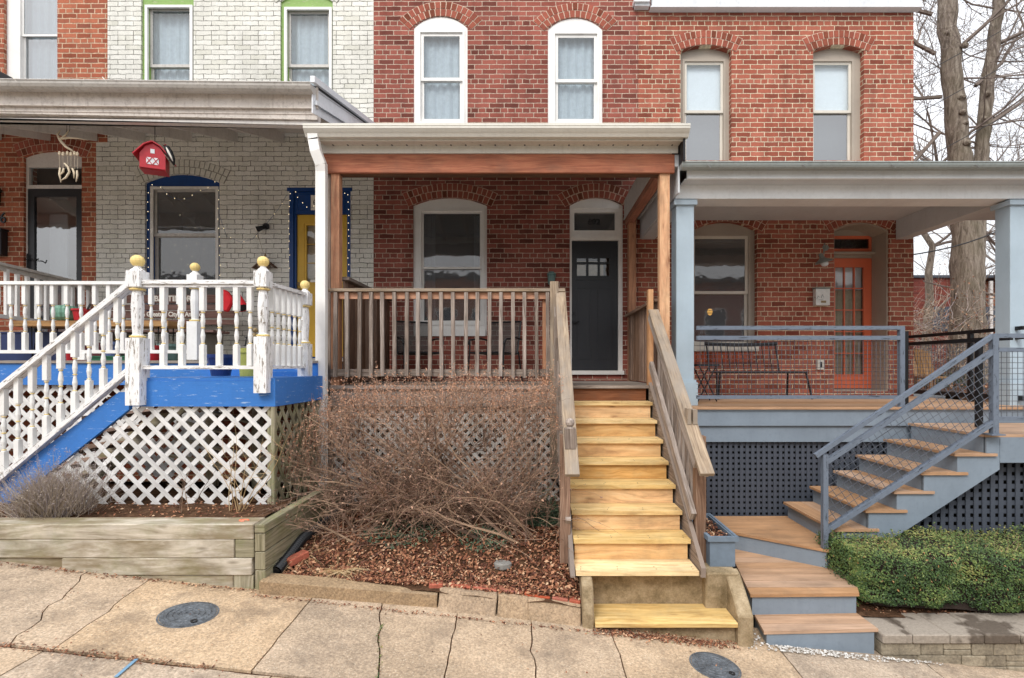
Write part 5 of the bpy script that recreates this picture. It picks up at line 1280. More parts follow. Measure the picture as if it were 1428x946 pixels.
# big brown shrub
SH = thing('shrub', 'large tangled brown leafless shrub in front of the white lattice under the middle porch', 'shrub', (-1.0, 5.1, .35))
st = MB(); tw = MB(); lf = MB(); lo = MB()
def bushtop(x):
    # height of the outline by place, from the photograph's silhouette
    u = (x + 2.35) / 2.6
    return 1.78 + .10 * noise.noise(Vector((x * 2.3, .3, 0))) + .07 * noise.noise(Vector((x * 7, 1.3, 0))) - .5 * max(0, .16 - u) / .16 + .03 * u
for i in range(135):
    x0 = R(-1.9, .15); y0 = R(4.65, 5.45); z0 = midbed(x0, y0) - .02
    tx = R(-2.35, .30); ty = R(4.32, 5.75); ht = bushtop(tx) * (1 - .0) - z0
    hz = ht * (R(.18, 1.0) ** .8)
    tgt = Vector((tx, ty, z0 + hz)); p0 = Vector((x0, y0, z0)); d = tgt - p0; L = d.length
    pts = [p0]; dd = (d.normalized() + Vector((0, 0, .5))).normalized(); n = 8
    for k in range(n):
        aim = (tgt - pts[-1]); aim.normalize() if aim.length > 0 else None
        dd = (dd * .65 + aim * .5 + Vector((R(-.25, .25), R(-.25, .25), R(-.2, .2)))).normalized(); pts.append(pts[-1] + dd * L * 1.03 / n)
    r0 = R(.003, .009) if random.random() < .8 else R(.01, .017); st.tube(pts, [r0 * (1 - .75 * k / n) + .0008 for k in range(n + 1)], 4, cap=False)
    for k in range(2, n + 1):
        for _ in range(4):
            a = pts[k - 1].lerp(pts[k], random.random())
            if noise.noise(a * 2.6) < -.22: continue
            vz = clampf((a.z - .7) / 1.0, 0, 1); dv = (pts[k] - pts[k - 1]).normalized() + Vector((R(-1, 1), R(-1, .6), R(-.5, .9)))
            q = twig(tw, a, dv, R(.12, .36), .0024, 5, .35)
            for _2 in range(3):
                s0 = q[random.randint(1, 4)]; q2 = twig(tw, s0, (q[-1] - q[0]).normalized() + Vector((R(-1, 1), R(-1, 1), R(-.5, 1))), R(.05, .17), .0015, 3, .35)
                for c in q2[1:]:
                    if random.random() < .55: lf.leaf(c + Vector((R(-.006, .006), R(-.006, .006), R(-.006, .006))), R(.008, .02), None, R(.8, 1.5), clampf(vz * .75 + R(-.3, .3), 0, 1))
            for c in q[2:]:
                if random.random() < .6: lf.leaf(c, R(.009, .022), None, R(.8, 1.5), clampf(vz * .75 + R(-.3, .3), 0, 1))
for i in range(1050):   # upright outer shoots of this year
    x = R(-2.38, .27); zt = bushtop(x) + random.gauss(.0, .085); y = R(4.75, 5.7); L = R(.15, .5)
    q = twig(tw, (x, y, zt - L), (R(-.25, .25), R(-.2, .2), 1), L, .002, 4, .12)
    for c in q[1:]:
        for _ in range(3): lf.leaf(c + Vector((R(-.014, .014), R(-.014, .014), R(-.03, .03))), R(.010, .022), None, R(.8, 1.6), R(.3, 1))
for i in range(220):   # low stray shoots arching out over the bed
    x = R(-2.0, .25); y = R(4.45, 4.9); q = twig(tw, (x, y, midbed(x, y) + R(.0, .6)), (R(-1, 1), R(-.8, .1), R(-.2, .9)), R(.25, .7), .0028, 7, .22, .05)
    for c in q[2:]:
        if random.random() < .5: lf.leaf(c, R(.012, .03), None, 1.2, R(0, .7))
st.build('stem', 'twig_brown', SH); tw.build('twig', 'twig_brown', SH); lf.build('withered_leaf', 'bud', SH)
# evergreen ivy clump in the shade of the shrub
for (cx, cy, rx, rz, n, lab) in ((.12, 5.15, .20, .34, 1500, 'dark green ivy clump squeezed between the brown shrub and the stair post'), (-1.25, 4.85, .38, .10, 420, 'low green ivy patch under the left half of the brown shrub'), (-.45, 4.75, .25, .09, 320, 'low green ivy patch under the right half of the brown shrub')):
    b = MB()
    for _ in range(n):
        t = R(0, 6.28); rr = random.random() ** .5; x = cx + rx * rr * math.cos(t); y = cy + rx * .8 * rr * math.sin(t); z = midbed(x, y) + abs(random.gauss(0, .5)) * rz * (1.2 - rr); b.leaf((x, y, z + .02), R(.02, .04), (R(-.6, .6), -1 + R(-.5, .5), R(0, 1)), 1.0)
    tag(b.build('ivy', 'ivy'), lab, 'ivy', 'ivy clumps under the brown shrub')
# leaf litter
b = MB()
for _ in range(12000):
    x = R(-2.1, .385); y = 4.14 + 1.4 * random.random() ** 1.5; z = midbed(x, y) + R(0, .02) + .02 * (x > -.3) * random.random(); b.leaf((x, y, z + .006), R(.014, .046), (R(-.9, .9), R(-1.0, .4), 1), R(.7, 1.2))
for _ in range(260):
    x = random.gauss(.2, .12); y = R(4.15, 4.5); 
    if x < .385: b.leaf((x, y, midbed(x, y) + R(.0, .06)), R(.025, .055), (R(-.9, .9), -R(0, 1), 1))
for _ in range(900):
    x = R(-8, -2.35); y = R(4.2, 4.75); b.leaf((x, y, leftbed(x, y) + R(.0, .02)), R(.012, .035), (R(-.9, .9), R(-1, .4), 1))
for _ in range(900):
    x = R(-5.2, 1.6); y = (3.985 if x < -2.16 else 3.93) - abs(random.gauss(0, .022)); b.leaf((x, y, wz(x) + .006 + R(0, .015)), R(.01, .03), (R(-.6, .6), R(-.6, .6), 1))
for _ in range(700):
    x = R(.46, 1.5); y = 3.97 - abs(random.gauss(0, .04)) ; b.leaf((x, y, wz(x) + .008 + R(0, .01)), R(.01, .03), (R(-.6, .6), R(-.6, .6), 1))
for _ in range(420):
    x = R(-3.4, -1.9); y = 3.02 + random.gauss(0, .02); b.leaf((x, y, wz(x) + .008), R(.008, .022), (R(-.5, .5), R(-.5, .5), 1))
for _ in range(140):
    x, y = R(-4.4, 4), R(2.8, 3.95); b.leaf((x, y, wz(x) + .01), R(.008, .022), (R(-.5, .5), R(-.5, .5), 1))
for _ in range(260):
    b.leaf((R(1.52, 1.70), R(4.35, 4.96), .51 + R(0, .03)), R(.02, .04), (R(-.9, .9), R(-.9, .9), 1))
for _ in range(1200):
    x = R(2.75, 8); y = R(4.36, 4.6); b.leaf((x, y, rightbed(x, y) + R(.0, .03)), R(.01, .03), (R(-.9, .9), R(-.9, .3), 1))
for ip, pth in enumerate(paths):
    for _ in range(150 if ip < 3 else 40):
        k = random.randint(0, len(pth) - 1); x, y = pth[k]
        if y < 4.0: b.leaf((x + random.gauss(0, .022 if ip < 3 else .009), y + R(-.05, .05), wz(x) + .002), R(.005, .016), (R(-.4, .4), R(-.4, .4), 1), 1, R(0, .6))
for _ in range(260):
    x = R(.5, 1.58); b.leaf((x, 4.0 - abs(random.gauss(0, .03)), wz(x) + .012 + R(0, .015)), R(.01, .025), (R(-.6, .6), R(-.6, .6), 1))
tag(b.build('fallen_leaves', 'litter'), 'dry brown leaves scattered over the beds and pavement edges', 'leaves', kind='stuff')
# straw tuft at the kerb
for (cx, cy, n, s_, lab) in ((-1.62, 4.28, 170, 1.0, 'flattened tuft of pale straw grass behind the concrete curb'), (-1.98, 4.42, 110, 1.3, 'loose straw stalks falling over the black drain pipe')):
    b = MB()
    for _ in range(n):
        t = R(0, 6.28); twig(b, (cx + R(-.06, .06), cy + R(-.04, .04), midbed(cx, cy) + .0), (math.cos(t), math.sin(t) * .7, R(.05, .6)), R(.12, .3) * s_, .0022, 5, .12, .16)
    tag(b.build('straw_tuft', 'straw'), lab, 'grass tuft', 'straw tufts behind the curb')
for (cx, cy, n, lab) in ((-1.05, 3.30, 120, 'tiny green weeds growing in the pavement crack left of the middle'), (.9, 3.93, 60, 'few small weeds at the pavement joint below the bottom pine tread')):
    b = MB()
    for _ in range(n): pq = paths[4][random.randint(0, 7)] if cx < 0 else (cx + random.gauss(0, .25), cy + random.gauss(0, .02)); x = pq[0] + random.gauss(0, .007); y = pq[1] + R(-.045, .045); b.leaf((x, y, wz(x) + R(0, .012)), R(.008, .018), (R(-1, 1), R(-1, 1), 1))
    tag(b.build('weeds', 'hedge_leaf'), lab, 'weeds')
# dry lavender at the left
LV = thing('lavender_bush', 'dry gray lavender bush leaning over the timber planter at the left edge', 'bush', (-3.95, 4.3, .75))
b = MB(); l2 = MB()
for _ in range(1500):
    x = random.gauss(-4.1, .17); y = R(4.15, 4.55); dx = (x + 4.1); q = twig(b, (-4.1 + dx * .7, y, leftbed(x, y) + R(0, .12)), (dx * 1.2 + R(-.5, .5), R(-.5, .3), R(.4, 1.2)), R(.14, .42), .0021, 4, .22)
    if random.random() < .6:
        for c in q[2:]: l2.leaf(c, R(.006, .014), None, 1.6, R(.3, 1))
for _ in range(46):
    x = random.gauss(-4.0, .16); q = twig(b, (x, R(4.2, 4.5), .85), (R(-.2, .35), R(-.3, .2), 1), R(.28, .50), .0016, 5, .1)
    for c in q[3:]:
        for _2 in range(6): l2.leaf(c + Vector((R(-.01, .01), R(-.01, .01), R(-.025, .025))), R(.007, .013), None, 1.2, R(.8, 1))
b.build('stem', 'lavender', LV); l2.build('flower', 'lavender', LV)
# bare rose canes in front of the lattice
for (cx, n, lab) in ((-2.62, 9, 'bare thorny rose canes climbing in front of the landing lattice'), (-3.05, 4, 'few thin dead stalks rooted left of the rose canes')):
    b = MB()
    for _ in range(n):
        q = twig(b, (cx + R(-.08, .08), 4.5 + R(-.05, .1), .72), (R(-.5, .6), R(-.2, .2), 1), R(.5, .95) if n > 5 else R(.3, .5), .0045, 7, .18)
        for k in range(2, 7):
            if random.random() < .7: q2 = twig(b, q[k], (R(-1, 1), R(-.5, .5), R(0, 1)), R(.08, .22), .002, 4, .3)
    tag(b.build('rose_canes' if n > 5 else 'dead_stalks', 'straw' if n > 5 else 'twig_brown'), lab, 'plant')
# hedge
HG = thing('hedge', 'dense clipped green hedge behind the stone wall at the right', 'hedge', (5, 4.6, 0))
b = MB(); hx0, hx1, hy0, hy1 = 2.79, 8.6, 4.30, 5.0
def htop(x, y): return 2 - 1.575 + .03 * noise.noise(Vector((x * 2.2, y * 2, 0))) - .06 * clampf((x - 4) * .25, 0, 1) * 0
def hsurf():
    t = random.random()
    x = R(hx0, min(hx1, 7.0)) if random.random() < .96 else hx0 + abs(random.gauss(0, .03))
    side = random.random(); dr = abs(random.gauss(0, .025))
    nx = 0
    v0 = random.random(); bl = .075 * noise.noise(Vector((x * 2.6, v0 * 2.2, 7))) + .06 * noise.noise(Vector((x * 8, v0 * 5, 2)))
    zt = htop(x, 4.6); zb = rightbed(x, 4.45) + .07
    ex = clampf((x - hx0) / .16, 0, 1); rnd = math.sqrt(max(0, 1 - (1 - ex) ** 2))
    if side < .62:
        v = v0; z = zb + (zt - zb) * v; cr = clampf((v - .72) / .28, 0, 1); y = hy0 + .10 * cr * cr + (1 - rnd) * .18 + bl + dr + .05 * max(0, .2 - v) * 5; n = (R(-.5, .5) - (1 - ex), -1, .2 + cr)
    elif side < .93: y = R(hy0 + .08, hy1); z = zt - (1 - rnd) * .10 + bl * .7 - dr; n = (R(-.5, .5), -.2, 1)
    else: x = hx0 + dr + bl; y = R(hy0 + .12, hy1); z = R(zb, zt - .04); n = (-1, -.3, .2)
    return (x, y, z), n
for _ in range(46000):
    p, n = hsurf(); s_ = noise.noise(Vector(p) * 4.0); v = clampf(.42 + .5 * s_ + R(-.3, .3) + (.12 if n[2] > .8 else -.05), 0, .9) if random.random() > .012 else 1.0  # upward leaves get a paler tone: the lit top put into colour
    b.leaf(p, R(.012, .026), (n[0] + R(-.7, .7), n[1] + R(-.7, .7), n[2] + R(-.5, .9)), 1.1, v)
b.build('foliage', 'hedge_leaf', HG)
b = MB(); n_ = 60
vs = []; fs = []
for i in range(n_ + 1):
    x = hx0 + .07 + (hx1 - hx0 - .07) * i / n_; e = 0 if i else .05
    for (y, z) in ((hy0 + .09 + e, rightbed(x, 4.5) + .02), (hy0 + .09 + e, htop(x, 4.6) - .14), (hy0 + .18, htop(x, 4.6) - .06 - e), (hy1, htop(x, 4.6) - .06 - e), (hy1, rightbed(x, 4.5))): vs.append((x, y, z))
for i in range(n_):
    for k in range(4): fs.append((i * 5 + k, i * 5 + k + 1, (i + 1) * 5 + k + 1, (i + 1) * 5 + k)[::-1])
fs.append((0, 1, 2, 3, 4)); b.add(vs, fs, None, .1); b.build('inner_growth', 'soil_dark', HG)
b = MB(); l2 = MB()
for _ in range(240):
    x = R(2.8, 7); y = R(4.4, 4.9); q = twig(b, (x, y, htop(x, y) - .05), (R(-.5, .5), R(-.5, .3), 1), R(.06, .13), .002, 3, .2)
    for c in q[1:]:
        for _2 in range(3): l2.leaf(c + Vector((R(-.01, .01), R(-.01, .01), R(-.01, .01))), R(.012, .024), None, 1.1, R(.3, .95))
tag(b.build('shoot', 'twig_brown', HG), kind='stuff'); tag(l2.build('shoot_leaves', 'hedge_leaf', HG), kind='stuff')
b = MB()
for i in range(14): 
    x = 2.95 + i * .4; twig(b, (x, 4.55, rightbed(x, 4.5) - .02), (R(-.2, .2), -.2, 1), .35, .012, 4, .15)
b.build('stem', 'twig_gray', HG)

# ------------------------------------------------------------------ trees
random.seed(77)
def branches(mb, p, d, L, r, lvl, lo=.55, hi=.8, maxl=5, up=.06):
    n = 5; pts = [Vector(p)]; rs = [r]; d = Vector(d).normalized()
    for i in range(n):
        d = (d + Vector((R(-.2, .2), R(-.2, .2), R(-.16, .2) + up))).normalized(); pts.append(pts[-1] + d * L / n); rs.append(max(r * (1 - .6 * (i + 1) / n), .0035))
    mb.tube(pts, rs, 5 if lvl < 2 else 3, cap=False)
    if lvl >= maxl: return
    for _ in range(3 if lvl > 0 else 5):
        k = random.randint(1, n); a = d.orthogonal().normalized(); t = R(0, 6.28); a = a * math.cos(t) + d.cross(a) * math.sin(t)
        branches(mb, pts[k], (d * R(.3, .9) + a * R(.5, 1.1)), L * R(lo, hi), max(rs[k] * .6, .004), lvl + 1, lo, hi, maxl, up)
TY = 11.0
TR = thing('tree', 'tall bare tree with gray knotted bark and forked trunk beside the right house', 'tree', (X(1350, TY), TY, 1.6))
b = MB()
def trunk(pl, n=12):
    pts = []; rs = []
    for px, py, w in pl: pts.append(P(px, py, TY)); rs.append(w / 2 * TY / F * .88)
    # finer curve
    pp = []; rr = []
    for i in range(len(pts) - 1):
        for k in range(4): t = k / 4; pp.append(pts[i].lerp(pts[i + 1], t) + Vector((R(-.02, .02), R(-.02, .02), 0))); rr.append((rs[i] * (1 - t) + rs[i + 1] * t) * R(.95, 1.06))
    pp.append(pts[-1]); rr.append(rs[-1]); return pp, rr
pp, rr = trunk([(1350, 560, 60), (1350, 480, 48), (1349, 400, 43), (1350, 340, 42), (1345, 285, 36), (1338, 235, 31), (1334, 180, 29), (1328, 110, 27), (1322, 40, 26), (1320, -40, 24), (1314, -200, 20), (1310, -420, 12)]); b.tube(pp, rr, 16)
p2, r2 = trunk([(1352, 370, 30), (1362, 310, 26), (1367, 250, 21), (1371, 200, 19), (1378, 120, 18), (1386, 50, 16), (1393, 0, 15), (1400, -90, 13), (1412, -250, 8)]); b.tube(p2, r2, 12)
for (px, py, r) in ((1334, 72, .07), (1331, 143, .07), (1332, 163, .06), (1335, 178, .06), (1338, 205, .07), (1309, 55, .06), (1370, 135, .06), (1366, 170, .05)):
    c = P(px, py, TY); c.y -= .2 if px < 1345 else .12
    for k in range(3): b.tube([c + Vector((math.cos(t) * r * (1 - k * .3), -.02 * k, math.sin(t) * r * .7 * (1 - k * .3))) for t in [i * .628 for i in range(11)]], .022, 5, cap=False)
b.build('trunk', 'tree_bark', TR, smooth=True)
b = MB()
for i in range(34):
    src = random.choice([pp, p2]); k = random.randint(len(src) // 3, len(src) - 1); side = random.choice((-1, 1)); rad = (rr if src is pp else r2)[k]
    branches(b, src[k] + Vector((side * rad * .5, 0, 0)), (side * R(.6, 1), R(-.5, .8), R(-.25, .8)), R(1.6, 3.0), rad * R(.10, .2), 1, .55, .82, 5)
for (px, py, dx, dz) in ((1304, 75, -1, .35), (1312, 135, -1, -.1), (1310, 185, -.7, -.9), (1360, 120, 1, .6), (1395, 60, 1, .3), (1376, 175, 1, .9), (1345, 60, 1, .5), (1300, 20, -1, .4)):
    branches(b, P(px, py, TY), (dx, R(-.3, .1), dz), 2.2, .045, 1, .55, .8, 5)
b.build('branch', 'twig_gray', TR)
for (px, ty, hgt, sd, lab) in ((1290, 17, 11, 5, 'bare thin tree behind the house corner with branches crossing the white sky'), (1415, 20, 13, 6, 'bare tree farther back at the right edge of the photograph'), (1440, 14, 10, 8, 'bare slender tree reaching in from the right edge'), (1345, 26, 12, 9, 'distant bare tree seen behind the forked trunk')):
    random.seed(sd); x = X(px, ty); t = thing('tree', lab, 'tree', (x, ty, 1.6), 'bare trees in the yard behind'); b = MB(); z0 = yard(x, ty) - .2
    tr_ = [Vector((x + .06 * k * R(-1, 1), ty, z0 + hgt * .65 * k / 8)) for k in range(9)]; b.tube(tr_, [.16 - .013 * k for k in range(9)], 8); b.build('trunk', 'tree_bark', t, smooth=True)
    b = MB()
    for i in range(15): k = random.randint(2, 8); a = R(0, 6.28); branches(b, tr_[k], (math.cos(a), math.sin(a), R(.1, 1.1)), hgt * R(.14, .28), .05, 1, .5, .8, 4)
    b.build('branch', 'twig_gray', t)
# climbing brush around the trunk
random.seed(9)
b = MB(); l2 = MB()
for _ in range(520):
    x = R(X(1276, 10.5), X(1400, 10.5)); z0 = R(1.65, 3.2); q = twig(b, (x, R(10.0, 12.5), z0), (R(-1, 1), R(-.4, .4), R(-.1, 1)), R(.4, 1.3), .006, 6, .3)
    for c in q[1:]:
        if random.random() < .6: l2.leaf(c, R(.03, .06), None, 1, R(.3, 1))
BR = thing('brush', 'tangle of thin vines and brown brush around the foot of the forked tree', 'brush', (X(1335, 11), 11, 1.6)); b.build('vine', 'lavender', BR); l2.build('withered_leaf', 'litter', BR)
b = MB()
for _ in range(2500):
    x = R(6.2, 13); y = R(6.8, 12); b.leaf((x, y, yard(x, y) + R(.01, .05)), R(.03, .07), (R(-.9, .9), R(-1, .4), 1), 1, R(.3, 1))
tag(b.build('yard_litter', 'litter'), 'brown leaves and straw covering the yard behind the black railing', 'leaves', kind='stuff')
for (px, lab) in ((1305, 'green shrub low in the yard under the stair handrail'), (1332, 'small green shrub at the foot of the forked trunk')):
    b = MB(); cx = X(px, 9.6)
    for _ in range(700): b.leaf((cx + random.gauss(0, .13), 9.6 + R(-.2, .2), yard(cx, 9.6) + abs(random.gauss(0, .14))), R(.02, .045), None, 1, random.random())
    tag(b.build('small_shrub', 'ivy'), lab, 'shrub')
# brick building behind the yard
BB = thing('brick_building', 'dull red brick building standing behind the bare trees at the right', 'building', (22, 20, 1.5))
b = MB(); zt = Z(388, 20); b.box(14.0, 17.2, 19.98, 28, 1, zt); b.build('wing', 'brick_far', BB)
b = MB(); b.box(17.25, 34, 20.6, 28, 1, Z(392, 20.6)); b.build('wall', 'brick_left', BB)
b = MB(); b.box(13.9, 34.1, 19.9, 28.1, zt + .001, zt + .1); b.build('parapet', 'slate_dark', BB)
b = MB(); b.box(X(1381, 19.9), X(1385, 19.9), 19.9, 19.97, Z(470, 19.9), Z(392, 19.9)); b.build('drainpipe', 'ceiling_gray', BB)
for (px, w_) in ((1312, .55), (1386, .5)):
    b = MB(); x = X(px, 19.9); b.box(x - w_, x + w_, 19.93, 19.975, Z(462, 20), Z(428, 20)); b.build('window', 'slate_dark', BB)
# overhead wires
wires = [((5.2, 7.4, 4.05), (16, 9, 5.2), 'black overhead wire passing behind the porch post'), ((6.2, 9.5, 5.3), (17, 9.5, 11.4), 'lowest thin wire crossing the sky beside the house corner'), ((6.2, 9.5, 6.2), (16, 9.5, 11.9), 'middle thin wire crossing the sky beside the house corner'), ((6.2, 9.5, 6.9), (15, 9.5, 12.0), 'upper thin wire crossing the sky above the knotted trunk')]
for a, c, lab in wires:
    a = Vector(a); c = Vector(c)
    if 'porch post' in lab: a = P(1262, 357, 9.0); c = P(1440, 300, 9.0) ; a.x -= .0
    b = MB(); b.tube([a.lerp(c, k / 8) - Vector((0, 0, .12 * math.sin(math.pi * k / 8))) for k in range(9)], .012 if 'porch post' in lab else .007, 5)
    tag(b.build('overhead_wire', 'black_plastic'), lab, 'wire', 'overhead wires')
# ------------------------------------------------------------------ things on and around the porches
random.seed(61)
from math import sin, cos, pi
def rotz(cx, cy, a):
    a = math.radians(a)
    return lambda p: (cx + (p[0] - cx) * cos(a) - (p[1] - cy) * sin(a), cy + (p[0] - cx) * sin(a) + (p[1] - cy) * cos(a), p[2])
# birdhouse shaped like a little barn
cx, cy = X(216, 6.05), 6.05; z0, z1 = Z(241, 6.05), Z(212, 6.05); W = rotz(cx, cy, 24)
BH = thing('birdhouse', 'red barn shaped birdhouse hanging from the left porch roof', 'birdhouse', (cx, cy, z0))
b = MB(); prof = [(cx - .125, z0), (cx + .125, z0), (cx + .125, z0 + .18), (cx + .07, z0 + .27), (cx, z0 + .31), (cx - .07, z0 + .27), (cx - .125, z0 + .18)]; b.plate(prof, [], cy - .1, cy + .1); bd = b.build('body', 'red_gloss', BH, warp=W)
b = MB()
for (xa_, za_, xb_, zb_) in ((0, .325, .078, .282), (.078, .282, .185, .15), (0, .325, -.078, .282), (-.078, .282, -.185, .15)):
    b.board((cx + xa_, cy, z0 + za_ + .0), (cx + xb_, cy, z0 + zb_), .27, .012, up=(0, 0, 1))
b.build('roof', 'red_gloss', BH, warp=W)
b = MB(); b.box(cx - .02, cx + .02, cy - .104, cy - .1005, z0 + .19, z0 + .24); b.build('loft_window', 'curtain_light', bd, warp=W)
b = MB(); b.box(cx - .06, cx + .06, cy - .104, cy - .1005, z0 + .06, z0 + .14); dd = b.build('barn_door', 'curtain_light', bd, warp=W)
b = MB()
for s_ in (-1, 1):
    for q in ((.004, .06, .06, .14), (.004, .14, .06, .06)): b.board((cx + s_ * q[0], cy - .106, z0 + q[1]), (cx + s_ * q[2], cy - .106, z0 + q[3]), .004, .008, up=(0, 0, 1))
b.build('cross_brace', 'red_gloss', dd, warp=W)
b = MB(); b.box(cx - .12, cx + .12, cy - .14, cy - .1005, z0 + .005, z0 + .014); b.build('perch', 'red_gloss', BH, warp=W)
b = MB(); b.tube([(cx, cy, z0 + .33), (cx, cy, Z(176, 6.05) + .1)], .004, 5); b.build('hanging_wire', 'black_metal', BH)
# woodpecker clinging to its side
bx = X(237, 6.05); WP = thing('woodpecker', 'black and white woodpecker figure clinging to the side of the red birdhouse', 'bird figure', (bx, 6.05, Z(222, 6.05)))
b = MB(); b.tube([P(230, 204, 6.0), P(233, 206, 6.0), P(236, 212, 6.0), P(240, 222, 6.02), P(243, 231, 6.04)], [.012, .03, .038, .034, .008], 8); b.build('body', 'beak_black', WP, smooth=True)
b = MB(); b.tube([P(232, 206, 5.97), P(235, 212, 5.962), P(239, 220, 5.975), P(241, 225, 5.99)], [.006, .012, .009, .002], 6); b.build('wing_stripe', 'letter_white', WP)
b = MB(); b.tube([P(230, 204, 5.99), P(226, 202, 5.97)], [.008, .001], 5); b.build('beak', 'beak_black', WP)
b = MB(); b.tube([P(229.5, 203, 6.0), P(232, 202, 6.01)], [.01, .004], 5); b.build('crest', 'red_gloss', WP)
# antler wind chime
ya = 6.1; AC = thing('wind_chime', 'antler wind chime hanging under the left end of the porch roof', 'wind chime', P(95, 200, ya))
def ant(mb, pts, r): mb.tube([P(a, c, ya) for a, c in pts], r, 6)
b = MB(); ant(b, [(102, 211), (92, 205), (84, 196), (80, 188), (84, 182)], [.012, .015, .016, .012, .004]); ant(b, [(84, 195), (92, 188), (97, 180)], [.013, .01, .003]); ant(b, [(86, 194), (95, 192.5), (108, 193), (123, 196)], [.013, .012, .009, .002]); b.build('antler', 'bone', AC, smooth=True)
for pl in ([(84, 234), (83, 243), (85, 255)], [(90, 228), (95, 233), (97, 240), (92, 248), (85, 252)], [(89, 235), (88, 240), (83, 245)], [(101, 235), (103.5, 241), (103, 249)], [(107.5, 238), (108, 245), (106, 254)]):
    b = MB(); ant(b, pl, [.010] + [.012] * (len(pl) - 2) + [.004]); b.build('tine', 'bone', AC, smooth=True)
for i, px in enumerate((83, 88, 94, 99, 104, 108)):
    b = MB(); b.lathe(P(px, 214 + (i % 2), ya), [(.006, -.025), (.014, -.015), (.014, .015), (.006, .025)], 6); b.tube([P(px, 216, ya), P(px, 236, ya)], .0012, 3); b.build('bead', 'bone', AC)
b = MB(); b.tube([P(93, 190, ya), P(93, 172, ya)], .002, 4); b.tube([P(97, 184, ya), P(97, 172, ya)], .002, 4); b.build('cord', 'black_metal', AC)
# fairy lights
def fairy(name, lab, pl, y, gap=.075):
    t = thing('fairy_lights', lab, 'string lights', P(*pl[0], y), 'fairy lights on the white brick house')
    pts = [P(a, c, y) + Vector((0, R(-.004, .0), 0)) for a, c in pl]; b = MB(); b.tube(pts, .0022, 4, cap=False); b.build('cord', 'deep_blue', t)
    proto = None; acc = 0
    for a, c in zip(pts, pts[1:]):
        L_ = (c - a).length; k = gap - acc
        while k < L_:
            p = a.lerp(c, k / L_) + Vector((R(-.012, .012), -.006, R(-.012, .012)))
            if proto is None:
                bb = MB(); bb.lathe((t.location.x, t.location.y, t.location.z), [(.001, -.007), (.004, -.003), (.0045, 0), (.004, .003), (.001, .007)], 6); proto = bb.build('bulb', 'bulb', t); o = proto
            else: o = proto.copy(); COL.objects.link(o); o.parent = t
            o.location = p - t.location; k += gap
        acc = (L_ - (k - gap)) if L_ < k else 0
yy_ = YW - .012
fairy('w', 'fairy lights trimming the blue window frame down both sides', [(206.5, 386), (207, 340), (206, 300), (207, 262), (211, 258), (226, 262), (236, 274), (252, 279), (266, 276), (273, 268), (290, 264), (300, 254), (305, 258), (305, 300), (307, 345), (306, 386)], yy_, .15)
fairy('d', 'fairy lights running round the blue surround of the yellow door', [(404, 385), (403, 345), (404, 300), (405, 268), (411, 266), (416, 276), (424, 287), (432, 291), (470, 275), (480, 270), (486, 268), (487, 300), (486, 345), (487, 392)], yy_ - .01, .11)
fairy('g', 'loose fairy lights draped across the white brick between window and door', [(306, 300), (316, 330), (336, 338), (352, 334), (372, 312), (388, 292), (400, 272)], YW - .03, .22)
b = thing('fairy_lights', 'scattered fairy lights hanging inside the dark blue framed window', 'string lights', P(240, 330, YW + .25), 'fairy lights on the white brick house')
c_ = MB(); c_.tube([P(246, 300, YW + .25), P(252, 330, YW + .25), P(244, 352, YW + .25), P(258, 360, YW + .25), P(262, 376, YW + .25), P(280, 350, YW + .25)], .0015, 3); c_.build('cord', 'black_metal', b)
proto = None
for (px, py) in ((251, 300), (272, 318), (244, 342), (247, 352), (260, 343), (253, 362), (262, 369), (274, 340), (284, 348), (256, 378), (240, 378), (268, 358)):
    if proto is None: c_ = MB(); c_.lathe(b.location, [(.001, -.009), (.006, 0), (.001, .009)], 6); proto = c_.build('bulb', 'bulb', b); o = proto
    else: o = proto.copy(); COL.objects.link(o); o.parent = b
    o.location = P(px, py, YW + .25) - b.location
# spot lamp, slanted birdhouse, plaque
t = thing('wall_lamp', 'small black spot lamp fixed on the white painted brick', 'lamp', P(375, 317, YW))
b = MB(); b.tube([P(371, 316, YW), P(371, 316, YW - .05)], [.055, .045], 12); b.build('base', 'black_metal', t)
b = MB(); b.tube([P(371, 317, YW - .04), P(365, 318, YW - .12), P(358, 320, YW - .14)], [.02, .035, .045], 10); b.build('lamp_head', 'black_metal', t)
b = MB(); b.tube([P(358, 320, YW - .142), P(356.5, 320.4, YW - .145)], [.036, .034], 10); b.build('lens', 'letter_white', t)
t = thing('birdhouse', 'dark diamond shaped wooden birdhouse hanging on a string on the white brick', 'birdhouse', P(370, 372, YW))
yb2 = YW - .02; b = MB(); b.plate([(X(370 + a, yb2), Z(371 + c, yb2)) for a, c in ((-8, 1), (0, 9), (8, 1), (0, -7))], [], yb2 - .1, yb2); b.build('body', 'wood_brownold', t)
b = MB(); b.board(P(370, 362, yb2 - .05), P(384, 373, yb2 - .05), .16, .014, up=(0, 0, 1)); b.board(P(370, 362, yb2 - .05), P(355, 375, yb2 - .05), .16, .014, up=(0, 0, 1)); b.build('roof', 'wood_darkside', t)
b = MB(); b.tube([P(370, 362, yb2 - .05), P(367, 352, yb2 - .03), P(358, 322, yb2 - .1)], .002, 4); b.lathe(P(370, 356, yb2 - .05), [(.005, -.03), (.018, -.01), (.005, .03)], 5); b.build('string', 'brass', t)
t = thing('house_number_plaque', 'small cream number plaque on the blue panel above the yellow door', 'number plate', P(441, 282, YW))
b = MB(); b.box(X(433), X(449.5), YW + .012, YW + .03, Z(293), Z(272)); b.build('plate', 'letter_white', t)
text_mesh('604', .115, .002, 'letter_black', (X(441.2), YW + .011, Z(282.5)), t, 'number', sx=.72)
